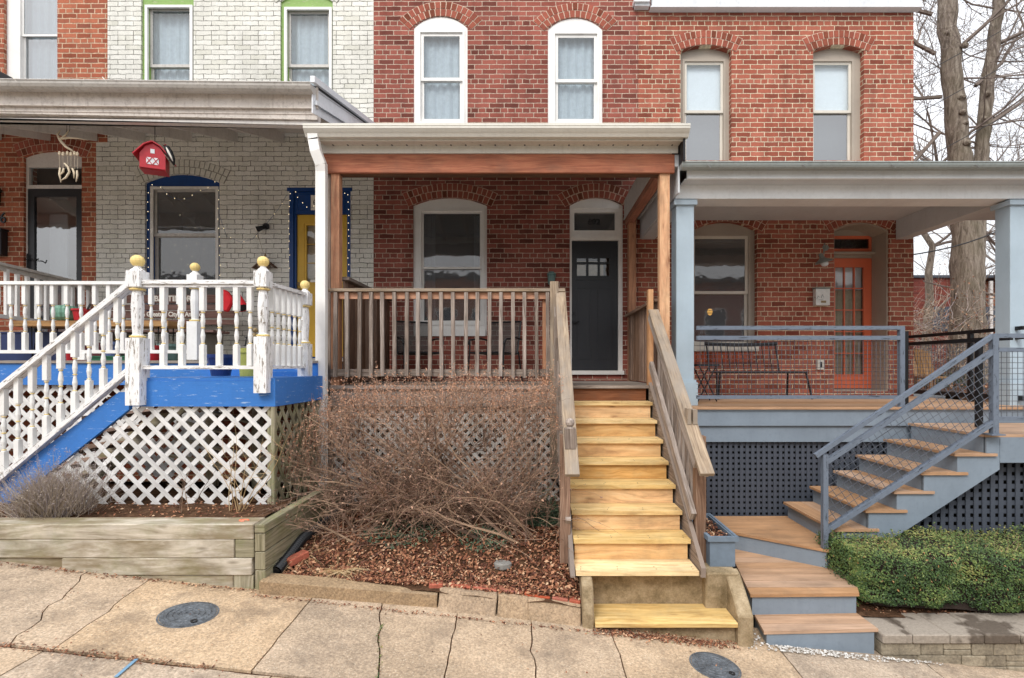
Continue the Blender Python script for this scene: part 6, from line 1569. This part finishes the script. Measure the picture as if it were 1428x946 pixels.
# city bench
yb = 7.62; BE = thing('bench', 'brown slatted city bench lettered BALTIMORE under the blue framed window', 'bench', P(240, 500, yb))
for i, (pa, pb, dy) in enumerate(((410.5, 422, .06), (424.5, 432, .04), (433.5, 443.5, .02), (446, 453, 0))):
    b = MB(); b.box(X(152, yb), X(330 if i != 1 else 312, yb), yb + dy, yb + dy + .035, Z(pb, yb), Z(pa, yb)); sb = b.build('back_slat', 'bench_brown', BE, bevel=.004)
    if i == 0: text_mesh('BALTIMORE', .118, .002, 'letter_white', (X(240, yb), yb + dy - .003, Z(416.2, yb)), sb, 'lettering', bold=.003, sx=1.0)
    if i == 2: text_mesh('The Greatest City in America', .098, .002, 'letter_white', (X(236, yb), yb + dy - .003, Z(438.5, yb)), sb, 'lettering', bold=.003, sx=.86)
for i in range(4):
    b = MB(); b.box(X(156, yb), X(322, yb), yb - .42 + i * .105, yb - .34 + i * .105, 2.49, 2.525); b.build('seat_slat', 'bench_brown', BE, bevel=.004)
for pxx in (172, 296):
    b = MB(); x = X(pxx, yb); b.plate([(yb - .42, 2.075), (yb + .1, 2.075), (yb + .14, 2.5), (yb + .12, 2.64), (yb + .0, 2.485), (yb - .40, 2.485)], [], x, x + .09, side='x'); b.build('concrete_leg', 'concrete_gray', BE, bevel=.01)
# red stocking and flower pot shape beside the bench
t = thing('red_stocking', 'bright red fabric stocking hanging at the end of the city bench', 'stocking', P(318, 420, 7.45))
b = MB(); ys3 = 7.45; b.plate([(X(a, ys3), Z(c, ys3)) for a, c in ((308, 409), (314, 404), (321, 408), (326, 417), (326, 424), (320, 436), (313, 434), (314, 425), (309, 418))], [], ys3 - .06, ys3 + .01); b.build('fabric', 'red_cloth', t, bevel=.02)
t = thing('red_bucket', 'small red cone shaped bucket with a dark open mouth beside the red stocking', 'bucket', P(335, 420, 7.45))
b = MB(); p0 = P(330, 412, 7.45); p1 = P(338.5, 430, 7.34); b.tube([p0, p1], [.05, .075], 12, cap=False); b.tube([p0, p0 + (p1 - p0) * .02], [.05, .05], 12); b.build('body', 'red_cloth', t)
b = MB(); b.tube([p0.lerp(p1, .9), p0.lerp(p1, .98)], [.068, .066], 12); b.build('mouth', 'black_plastic', t)
# low table and pots
yt_ = 6.65; TB = thing('low_table', 'live edge wooden slab table on black hairpin legs behind the white railing', 'table', P(130, 500, yt_))
b = MB(); xa_, xb_ = X(18, yt_), X(236, yt_); n = 16
poly = [(xa_ + (xb_ - xa_) * i / n, yt_ - .02 + R(-.015, .015)) for i in range(n + 1)] + [(xb_ - (xb_ - xa_) * i / n, yt_ + .42 + R(-.02, .02)) for i in range(n + 1)]
b.prism(poly, Z(455.5, yt_), Z(447.5, yt_)); b.build('table_top', 'slab_orange', TB, bevel=.01)
for px in (42, 212):
    for dy in (.06, .34):
        b = MB(); x = X(px, yt_); b.tube([(x - .04, yt_ + dy, Z(455.5, yt_)), (x + .03 * (1 if px > 100 else -1), yt_ + dy, 2.08), (x + .04, yt_ + dy, Z(455.5, yt_))], .008, 5); b.build('leg', 'black_metal', TB)
def pot(name, lab, px, pyt, pyb, Y, rt, rb_, mat, rim=.012, cat='flower pot', zb=None, flutes=0, group=None, soil=True):
    t = thing(name, lab, cat, P(px, pyb, Y), group); zt = Z(pyt, Y); zb = Z(pyb, Y) if zb is None else zb; h = zt - zb; c = (X(px, Y), Y, zb)
    b = MB(); b.lathe(c, [(rb_, 0), (rb_ + (rt - rb_) * .5, h * .5), (rt - .002, h * .82), (rt + rim, h * .84), (rt + rim, h), (rt - .01, h), (rt - .014, h * .86)], 20); bd = b.build('body', mat, t, smooth=False)
    if soil: b = MB(); b.lathe(c, [(rt - .015, h * .84), (rt - .015, h * .87)], 16); b.build('soil', 'soil_dark', t)
    return t, c, h
t = thing('fluted_pot', 'round fluted green ceramic pot standing on the wooden slab table', 'pot', P(91, 447, yt_ + .15)); c = P(91, 447.3, yt_ + .15)
b = MB(); n = 36; vs = []; fs = []; prof = [(.10, 0), (.135, .04), (.145, .10), (.138, .155), (.115, .19), (.09, .195)]
for r, z in prof:
    for k in range(n): rr_ = r * (1 + (.03 if k % 2 else -.03)); vs.append((c.x + rr_ * cos(2 * pi * k / n), c.y + rr_ * sin(2 * pi * k / n), c.z + z))
for i in range(len(prof) - 1):
    for k in range(n): fs.append((i * n + k, i * n + (k + 1) % n, (i + 1) * n + (k + 1) % n, (i + 1) * n + k))
fs.append(tuple((len(prof) - 1) * n + k for k in range(n))); b.add(vs, fs); b.build('body', 'green_pot', t)
b = MB(); b.lathe((c.x, c.y, c.z + .195), [(.04, 0), (.03, .01), (.012, .015), (.015, .03)], 10); b.build('lid_knob', 'green_pot', t)
pot('red_pot', 'glossy red cooking pot standing right of the green fluted pot', 115, 431.5, 447.3, yt_ + .15, .105, .085, 'red_gloss', cat='pot')
b = MB(); b.board(P(122, 432, yt_ + .1), P(126, 424, yt_ + .1), .02, .012, up=(0, -1, 0)); o = b.build('handle', 'black_plastic', bpy.data.objects['red_pot'])
yq = 6.9
def crate(name, lab, px0, px1, py0, Y, mat, d=.3, cat='box', zb=2.074):
    t = thing(name, lab, cat, (X((px0 + px1) / 2, Y), Y, zb)); x0, x1 = X(px0, Y), X(px1, Y); z1 = Z(py0, Y); b = MB(); w_ = .012
    b.box(x0, x1, Y, Y + w_, zb, z1 - .02); b.box(x0, x1, Y + d - w_, Y + d, zb, z1 - .02); b.box(x0, x0 + w_, Y + w_, Y + d - w_, zb, z1 - .02); b.box(x1 - w_, x1, Y + w_, Y + d - w_, zb, z1 - .02); b.box(x0 + w_, x1 - w_, Y + w_, Y + d - w_, zb, zb + .01); b.build('body', mat, t)
    b = MB(); b.box(x0 - .012, x1 + .012, Y - .012, Y + d + .012, z1 - .019, z1); b.build('lid', mat, t); return t
crate('storage_bin', 'navy blue storage bin on the white porch behind the turned balusters at the left edge', -20, 94, 463, yq, 'navy_bin', .45, 'bin')
crate('storage_box', 'flat maroon box under the wooden slab table', 108, 140, 478, 7.0, 'maroon', .3)
crate('plant_tray', 'flat green plant tray on the deck under the slab table', 126, 182, 496.5, 6.3, 'green_tray', .2, 'tray')
pot('toy_ball_pot', 'bright red round pot beside the navy storage bin', 98, 471, 500, 6.6, .055, .04, 'red_gloss', zb=2.074)
pot('china_pot', 'blue and white patterned china pot under the slab table', 157, 477, 500, 6.8, .10, .08, 'china_blue', zb=2.074)
pot('red_pot', 'red plastic pot on the deck behind the tall white newel post', 213, 482, 500, 6.1, .085, .07, 'red_gloss', zb=2.074)
pt, c, h = pot('teal_pot', 'teal pot with dried flower stalks behind the landing railing', 236, 480, 500, 6.3, .12, .09, 'teal_gray', zb=2.074)
b = MB()
for _ in range(50): twig(b, (c[0] + R(-.05, .05), c[1] + R(-.05, .05), c[2] + h * .8), (R(-.7, .7), R(-.5, .5), 1), R(.06, .16), .0025, 4, .2)
b.build('dried_stalks', 'lavender', pt)
pot('navy_pot', 'glossy navy blue flower pot on the blue landing', 308, 494.5, 524.5, 5.15, .125, .085, 'navy_pot')
pt, c, h = pot('olive_pot', 'olive green flower pot half hidden behind the landing newel post', 347, 486, 525, 5.05, .098, .078, 'olive_pot')
t = thing('frog_ornament', 'small brass frog ornament perched on black scrollwork above the olive pot', 'ornament', P(350, 470, 5.2)); yo = 5.2
b = MB()
def sc_(pl): b.tube([P(a, c_, yo) for a, c_ in pl], .006, 5)
sc_([(342, 482), (343, 474), (345, 468), (349, 467), (350, 471), (347, 473)]); sc_([(340, 482), (352, 482), (362, 481)]); sc_([(347, 482), (347, 476)]); sc_([(341, 470), (346, 471), (352, 478), (358, 478)]); sc_([(347, 482), (347, 486)]); b.build('scrollwork', 'black_metal', t)
b = MB(); b.lathe(P(355, 469, yo), [(.004, -.03), (.028, -.02), (.03, 0), (.018, .025), (.014, .03)], 8); b.lathe(P(356, 461, yo), [(.004, -.025), (.022, -.015), (.026, 0), (.018, .02), (.004, .028)], 8); b.tube([P(354, 466, yo), P(350, 470, yo - .02), P(351, 474, yo)], .006, 5); b.tube([P(357, 466, yo), P(361, 470, yo - .02), P(360, 475, yo)], .006, 5); b.build('frog', 'brass', t, smooth=True)
# far left house: lantern, number, mailbox
t = thing('wall_lantern', 'black wall lantern cut by the left edge of the photograph', 'lamp', P(-2, 275, YW))
b = MB(); b.box(X(-8), X(4), YW - .12, YW - .02, Z(270), Z(266)); b.box(X(-7), X(3), YW - .11, YW - .03, Z(289), Z(287)); b.box(X(-5), X(1), YW - .02, YW, Z(282), Z(268))
for a in (-7, 2.5): b.box(X(a), X(a) + .008, YW - .11, YW - .1, Z(287), Z(270)); b.box(X(a), X(a) + .008, YW - .04, YW - .03, Z(287), Z(270))
b.tube([P(-2, 266, YW - .07), P(-2, 262, YW - .07)], [.05, .01], 6); b.build('cage', 'black_metal', t)
b = MB(); b.box(X(-6), X(2), YW - .10, YW - .04, Z(286), Z(271)); b.build('pane', 'glass', t)
nm = text_mesh('606', .25, .008, 'letter_black', (X(-3.5), YW - .012, Z(305)), None, 'house_number', sx=.82); tag(nm, 'black metal house number 606 on the orange brick', 'house number')
t = thing('mailbox', 'black wall mailbox at the left edge below the house number', 'mailbox', P(0, 340, YW))
b = MB(); b.box(X(-22), X(11.5), YW - .12, YW - .001, Z(358), Z(324)); b.build('body', 'black_plastic', t, bevel=.008); b = MB(); b.box(X(-23), X(12.5), YW - .13, YW - .0005, Z(323.8), Z(321)); b.build('lid', 'black_plastic', t)
b = MB(); b.box(X(-16), X(2), YW - .126, YW - .1205, Z(355), Z(328)); b.build('front_label', 'steel', t)
# wall sconce of the middle house
t = thing('wall_sconce', 'gray green bucket shaped wall lantern left of the charcoal door', 'lamp', P(769, 388, YW)); c = P(769, 398, YW - .07)
b = MB(); b.lathe(c, [(.03, 0), (.055, .02), (.065, .15), (.06, .16)], 12); b.build('shade', 'teal_gray', t)
b = MB(); b.lathe(c + Vector((0, 0, .162)), [(.075, 0), (.075, .02), (.05, .035), (.045, .05), (.01, .055)], 12); b.build('cap', 'teal_gray', t)
b = MB(); b.box(c.x - .03, c.x + .03, YW - .02, YW - .0005, c.z + .02, c.z + .17); b.box(c.x - .01, c.x + .01, YW - .05, YW - .02, c.z + .09, c.z + .12); b.build('back_plate', 'teal_gray', t)
# mesh chairs
m = bpy.data.materials['mesh_gray']; nt_ = m.node_tree; out_ = [n_ for n_ in nt_.nodes if n_.type == 'OUTPUT_MATERIAL'][0]; bs_ = [n_ for n_ in nt_.nodes if n_.type == 'BSDF_PRINCIPLED'][0]
mx_ = nt_.nodes.new('ShaderNodeMixShader'); tr_n = nt_.nodes.new('ShaderNodeBsdfTransparent'); mx_.inputs[0].default_value = .78; nt_.links.new(tr_n.outputs[0], mx_.inputs[1]); nt_.links.new(bs_.outputs[0], mx_.inputs[2]); nt_.links.new(mx_.outputs[0], out_.inputs[0])
def mesh_chair():
    t = thing('patio_chair', 'x', 'chair', (0, 0, 0), 'mesh chairs on the middle porch')
    b = MB(); b.board((0, -.24, .42), (0, .22, .40), .5, .008); b.build('seat', 'mesh_gray', t)
    b = MB(); b.add([(-.24, .22, .42), (.24, .22, .42), (.25, .33, .88), (-.25, .33, .88)], [(0, 1, 2, 3)], [[(0, 0), (1, 0), (1, 1), (0, 1)]]); b.build('backrest', 'mesh_gray', t)
    b = MB()
    for s_ in (-1, 1): b.tube([(s_ * .25, -.25, .42), (s_ * .25, .22, .41), (s_ * .26, .33, .89)], .013, 6)
    b.tube([(-.26, .33, .89), (.26, .33, .89)], .013, 6); b.tube([(-.25, -.25, .42), (.25, -.25, .42)], .013, 6); b.tube([(-.25, .2, .41), (.25, .2, .41)], .011, 6); b.build('frame', 'black_metal', t)
    for s_ in (-1, 1):
        b = MB(); b.tube([(s_ * .28, .3, .62), (s_ * .29, .1, .64), (s_ * .29, -.22, .60), (s_ * .28, -.27, .54)], .014, 6); b.build('armrest', 'black_metal', t)
        b = MB(); b.tube([(s_ * .28, -.22, .60), (s_ * .27, -.25, .42), (s_ * .28, -.29, 0.0)], .012, 6); b.build('leg', 'black_metal', t)
        b = MB(); b.tube([(s_ * .26, .24, .44), (s_ * .28, .33, 0.0)], .012, 6); b.build('leg', 'black_metal', t)
    return t
pc = mesh_chair()
for i, (px, rz, lab) in enumerate(((584, 28, 'dark mesh patio chair under the left side of the white window, facing right'), (690, -24, 'dark mesh patio chair right of the white window, facing left'))):
    o = pc if i == 0 else copy_tree(pc); o['label'] = lab; o.location = (X(px, 7.3), 7.3, 1.78); o.rotation_euler = (0, 0, math.radians(rz))
# right porch bench
yb = 7.35; BN = thing('metal_bench', 'dark metal bench with curved spindle back on the right porch', 'bench', (X(1060, yb), yb, zR)); sz = Z(518, yb)
b = MB(); b.box(X(1003, yb), X(1126, yb), yb - .02, yb + .40, sz - .03, sz); b.build('seat', 'dark_metal', BN, bevel=.01)
b = MB(); tp_ = [(X(998 + 106 * i / 10, yb), yb + .46, Z(477.5 + 1.8 * sin(pi * i / 10), yb)) for i in range(11)]; b.tube(tp_, .028, 8); b.build('top_rail', 'dark_metal', BN)
for i in range(11):
    px = 1000 + i * 10.2; b = MB(); b.tube([(X(px + 2, yb), yb + .38, sz), (X(px + 2, yb), yb + .44, sz + .2), (X(px, yb), yb + .46, Z(479, yb))], .007 if 0 < i < 10 else .013, 5); b.build('spindle', 'dark_metal', BN)
for px, dx, dy in ((1004, -.03, .0), (1124, .08, 0), (1012, -.0, .36), (1116, -.02, .36)):
    b = MB(); b.tube([(X(px, yb), yb + dy, sz - .02), (X(px, yb) + dx, yb + dy - .02, zR + .001)], .014, 6); b.build('leg', 'black_metal', BN)
yk = 6.9; FT = thing('folding_table', 'small folding metal table beside the dark bench behind the pale post', 'table', (X(985, yk), yk, zR))
b = MB(); b.box(X(968, yk), X(999, yk), yk - .12, yk + .2, Z(511, yk), Z(508, yk)); b.build('table_top', 'dark_metal', FT)
for dy in (-.1, .17):
    for s_ in ((972, 996), (995, 970)):
        b = MB(); b.tube([(X(s_[0], yk), yk + dy, Z(511, yk)), (X(s_[1], yk), yk + dy, zR + .006)], .009, 5); b.build('leg', 'black_metal', FT)
# barn lamp, mailbox, outlet
t = thing('barn_lamp', 'gray gooseneck barn lamp on the brick left of the orange door', 'lamp', P(1149, 350, YW))
b = MB(); b.tube([P(1151, 346, YW), P(1151, 346, YW - .02)], .05, 12); b.tube([P(1151, 346, YW - .02), P(1150, 340, YW - .14), P(1149, 343, YW - .22), P(1149, 354, YW - .24)], .011, 6); b.build('arm', 'lamp_gray', t)
c = P(1149, 366, YW - .25); WB = lambda p: (p[0] + (p[2] - c.z) * -.35, p[1] - (p[2] - c.z) * -.1, p[2] + (p[0] - c.x) * .25)
b = MB(); b.lathe(c, [(.125, -.005), (.125, .0), (.11, .02), (.06, .05), (.035, .07), (.032, .13), (.02, .14)], 20); b.build('lamp_shade', 'lamp_gray', t, warp=WB)
b = MB(); b.lathe(c + Vector((0, 0, -.02)), [(.01, -.045), (.045, -.03), (.055, 0), (.05, .02)], 12); b.build('globe', 'curtain_light', t, warp=WB)
t = thing('mailbox', 'white wall mailbox with dark lid edge beside the orange door', 'mailbox', P(1144, 415, YW))
b = MB(); b.box(X(1133.5), X(1153), YW - .09, YW - .001, Z(427), Z(404)); b.build('body', 'mailbox_white', t, bevel=.004); b = MB(); b.box(X(1132.5), X(1154), YW - .1, YW - .0005, Z(403.8), Z(402.3)); b.build('lid', 'lamp_gray', t)
b = MB(); b.tube([P(1139, 417, YW - .092), P(1141, 413, YW - .092), P(1143, 415, YW - .092)], .003, 4); b.tube([P(1145, 416, YW - .092), P(1147, 411, YW - .092), P(1149, 415, YW - .092)], .003, 4); b.tube([P(1142, 418, YW - .092), P(1148, 418, YW - .092)], .002, 4); b.build('emblem', 'dark_metal', t)
b = MB(); b.tube([P(1136.5, 415, YW - .091), P(1136.5, 415, YW - .096)], .008, 8); b.build('lock', 'dark_metal', t)
b = MB(); b.box(X(1140.5), X(1147.5), YW - .093, YW - .0905, Z(423.5), Z(420.5)); b.build('name_label', 'brass', t)
t = thing('outlet_box', 'white covered electrical outlet low on the brick between bench and orange door', 'outlet', P(1142, 508, YW))
b = MB(); b.box(X(1138), X(1147), YW - .05, YW - .001, Z(516), Z(502)); b.build('cover', 'outlet', t, bevel=.006); b = MB(); b.box(X(1141), X(1144), YW - .053, YW - .0505, Z(513), Z(505)); b.build('slot', 'dark_metal', t)
# lamp in the right window
t = thing('pendant_lamp', 'amber glowing pendant lamp seen through the right porch window', 'lamp', P(990, 434, YW + .45)); c = P(990, 435, YW + .45)
b = MB(); b.lathe(c, [(.01, -.06), (.032, -.045), (.045, 0), (.032, .04), (.015, .05)], 14); b.build('globe', 'amber_lamp', t, smooth=True)
b = MB()
for z in (-.025, .02): b.lathe(c + Vector((0, 0, z)), [(.046, -.005), (.049, 0), (.046, .005)], 14)
b.tube([c + Vector((0, 0, .07)), c + Vector((0, 0, 1.6))], .003, 4); b.build('cage', 'black_metal', t)
# wooden chair in the yard
yc = 9.2; t = thing('lawn_chair', 'wooden slat lawn chair standing in the yard behind the black railing', 'chair', (X(1290, yc), yc, 1.62)); gz = yard(X(1290, yc), yc)
for i in range(4):
    b = MB(); px = 1275 + i * 7.4; b.board((X(px + 3, yc), yc, Z(524, yc)), (X(px + 2 + i * .3, yc), yc + .14, Z(488 + (0, -1.5, -1, 2)[i], yc)), .088, .018, up=(0, -1, 0)); b.build('back_slat', 'slab_orange', t)
b = MB(); b.box(X(1274, yc), X(1304, yc), yc - .42, yc, Z(527, yc), Z(525, yc)); b.build('seat', 'slab_orange', t)
for px, dy in ((1275, -.4), (1302, -.4), (1275, -.03), (1302, -.03)):
    b = MB(); b.box(X(px, yc) - .02, X(px, yc) + .02, yc + dy, yc + dy + .035, gz - .05, Z(527, yc)); b.build('leg', 'slab_orange', t)
# corrugated drain pipe
path = [P(448, 684, 5.72), P(444, 700, 5.55), P(436, 716, 5.25), P(420, 738, 4.95), P(398, 764, 4.6), P(378, 790, 4.28), P(367, 803, 4.14)]
for i_, p in enumerate(path): p.z = max(midbed(p.x, p.y) + (.045 if i_ > 0 else .12), p.z if i_ == 0 else -9) ; p.x = max(p.x, -2.10)
pts = []; rs = []
for a, c in zip(path, path[1:]):
    n = max(4, int((c - a).length / .012))
    for k in range(n): pts.append(a.lerp(c, k / n)); rs.append(.05 if len(pts) % 2 else .041)
pts.append(path[-1]); rs.append(.05)
b = MB(); b.tube(pts, rs, 12, cap=False); b.tube([pts[-1], pts[-1] + (pts[-2] - pts[-1]) * .5], [.036, .036], 12); tag(b.build('drain_pipe', 'black_plastic'), 'black corrugated drain pipe lying along the side of the timber planter', 'pipe')
b = MB(); x_, y_ = -.27, 4.42; pebl = [(x_ + .085 * cos(t_) * R(.8, 1.1), y_ + .06 * sin(t_) * R(.8, 1.1)) for t_ in [k * .785 for k in range(8)]]; zq = midbed(x_, y_); b.prism(pebl, zq - .01, zq + .045); tag(b.build('flat_stone', 'stone_slate', None, bevel=.01), 'pale gray flat stone lying among the brown leaves', 'stone')
b = MB(); c = Vector((-2.33, 4.10, .765)); b.tube([c + Vector((.035 * cos(k * .5), .02 * sin(k * .5), 0)) for k in range(11)], .007, 5); tag(b.build('rubber_ring', 'orange_paint'), 'small orange rubber ring lying on the corner of the timber planter', 'ring')

# ------------------------------------------------------------------ the houses across the street (seen in the window glass)
for (x0, x1, h, mat, tr_m, lab) in ((-13, -6.2, 6.4, 'green_pot', 'white_trim', 'pale green house across the street, mirrored in the window glass'), (-6, .2, 6.9, 'brick_left', 'white_trim', 'orange brick house across the street opposite the middle stairs'), (.4, 6.5, 6.2, 'taupe', 'white_trim', 'taupe house across the street opposite the right porch'), (6.8, 13.5, 6.7, 'brick_mid', 'white_trim', 'red brick house across the street beyond the taupe one'), (-20.5, -13.3, 6.8, 'taupe', 'white_trim', 'taupe house far along the opposite side to the left'), (-29, -20.8, 6.5, 'brick_right', 'white_trim', 'brick house at the far left end of the opposite row'), (13.8, 22, 6.4, 'green_pot', 'white_trim', 'pale green house far along the opposite side to the right')):
    y1 = -12.0; t = thing('row_house', lab, 'house', ((x0 + x1) / 2, y1, 0), 'houses across the street')
    b = MB(); b.box(x0, x1, y1 - 8, y1, -3.2, h); b.build('wall', mat, t)
    b = MB(); b.box(x0 - .1, x1 + .1, y1 - 8.1, y1 + .35, h + .001, h + .3); b.build('roof', 'roof_dark', t)
    for k in range(3):
        for zz_ in (1.6, 4.4):
            xx = x0 + (x1 - x0) * (k + .5) / 3
            if k == 2 and zz_ < 2: b = MB(); b.box(xx - .5, xx + .5, y1 + .001, y1 + .06, .2, 2.6); b.build('door', 'charcoal_door', t); continue
            b = MB(); frame_of(b, xx - .55, xx + .55, zz_ - .85, zz_ + .85, .1, y1 + .001, y1 + .07); w_ = b.build('window', tr_m, t); b = MB(); b.box(xx - .45, xx + .45, y1 + .001, y1 + .03, zz_ - .75, zz_ + .75); b.build('pane', 'slate_dark', w_)
# ------------------------------------------------------------------ light and camera
w = bpy.data.worlds.new('World'); SC.world = w; w.use_nodes = True; nt = w.node_tree; nt.nodes.clear()
out = nt.nodes.new('ShaderNodeOutputWorld'); bg = nt.nodes.new('ShaderNodeBackground'); sky = nt.nodes.new('ShaderNodeTexSky')
sky.sky_type = 'NISHITA'; sky.sun_disc = False; SUN_EL, SUN_ROT = math.radians(45), math.radians(200)
sky.sun_elevation = SUN_EL; sky.sun_rotation = SUN_ROT; sky.air_density = 1.0; sky.dust_density = 3.0
bw = nt.nodes.new('ShaderNodeRGBToBW'); mx = nt.nodes.new('ShaderNodeMix'); mx.data_type = 'RGBA'; mx.inputs[0].default_value = .82
tc = nt.nodes.new('ShaderNodeTexCoord'); cn = nt.nodes.new('ShaderNodeTexNoise'); cn.inputs['Scale'].default_value = 2.2; cn.inputs['Detail'].default_value = 5
cr = nt.nodes.new('ShaderNodeValToRGB'); cr.color_ramp.elements[0].position = .3; cr.color_ramp.elements[0].color = (10.5, 10.7, 11.2, 1); cr.color_ramp.elements[1].position = .7; cr.color_ramp.elements[1].color = (13, 13.1, 13.3, 1)
nt.links.new(tc.outputs['Generated'], cn.inputs[0]); nt.links.new(cn.outputs[0], cr.inputs[0])
nt.links.new(sky.outputs[0], mx.inputs[6]); nt.links.new(cr.outputs[0], mx.inputs[7]); sx = nt.nodes.new('ShaderNodeSeparateXYZ'); nt.links.new(tc.outputs['Generated'], sx.inputs[0])
zr = nt.nodes.new('ShaderNodeMapRange'); zr.inputs['From Min'].default_value = 0; zr.inputs['From Max'].default_value = 1; zr.inputs['To Min'].default_value = .72; zr.inputs['To Max'].default_value = 1.5; nt.links.new(sx.outputs[2], zr.inputs[0])
mz = nt.nodes.new('ShaderNodeMix'); mz.data_type = 'RGBA'; mz.blend_type = 'MULTIPLY'; mz.inputs[0].default_value = 1; nt.links.new(mx.outputs[2], mz.inputs[6]); nt.links.new(zr.outputs[0], mz.inputs[7]); nt.links.new(mz.outputs[2], bg.inputs[0]); bg.inputs[1].default_value = .1; nt.links.new(bg.outputs[0], out.inputs[0])
sl = bpy.data.lights.new('sun', 'SUN'); sl.energy = 1.45; sl.angle = math.radians(20); sl.color = (1, .96, .9); so = bpy.data.objects.new('sun', sl); COL.objects.link(so)
az = math.radians(205)   # the light comes from behind the viewer and a little to the left
d = Vector((math.sin(az) * math.cos(SUN_EL), math.cos(az) * math.cos(SUN_EL), math.sin(SUN_EL)))
so.rotation_euler = d.to_track_quat('Z', 'Y').to_euler(); sky.sun_rotation = az
cam = bpy.data.cameras.new('camera'); co = bpy.data.objects.new('camera', cam); COL.objects.link(co); SC.camera = co
co.location = (0, 0, EYE); co.rotation_euler = (math.pi / 2, 0, 0); cam.sensor_width = 36; cam.lens = F / 1428 * 36
cam.shift_x = -(744 - 714) / 1428; cam.shift_y = (512 - 473) / 1428; cam.clip_start = .05; cam.clip_end = 500
SC.view_settings.view_transform = 'Standard'; SC.view_settings.look = 'None'; SC.view_settings.exposure = 0.42; SC.view_settings.gamma = 1
SC.render.engine = 'CYCLES'; SC.cycles.max_bounces = 8; SC.cycles.transparent_max_bounces = 16; SC.cycles.use_denoising = True
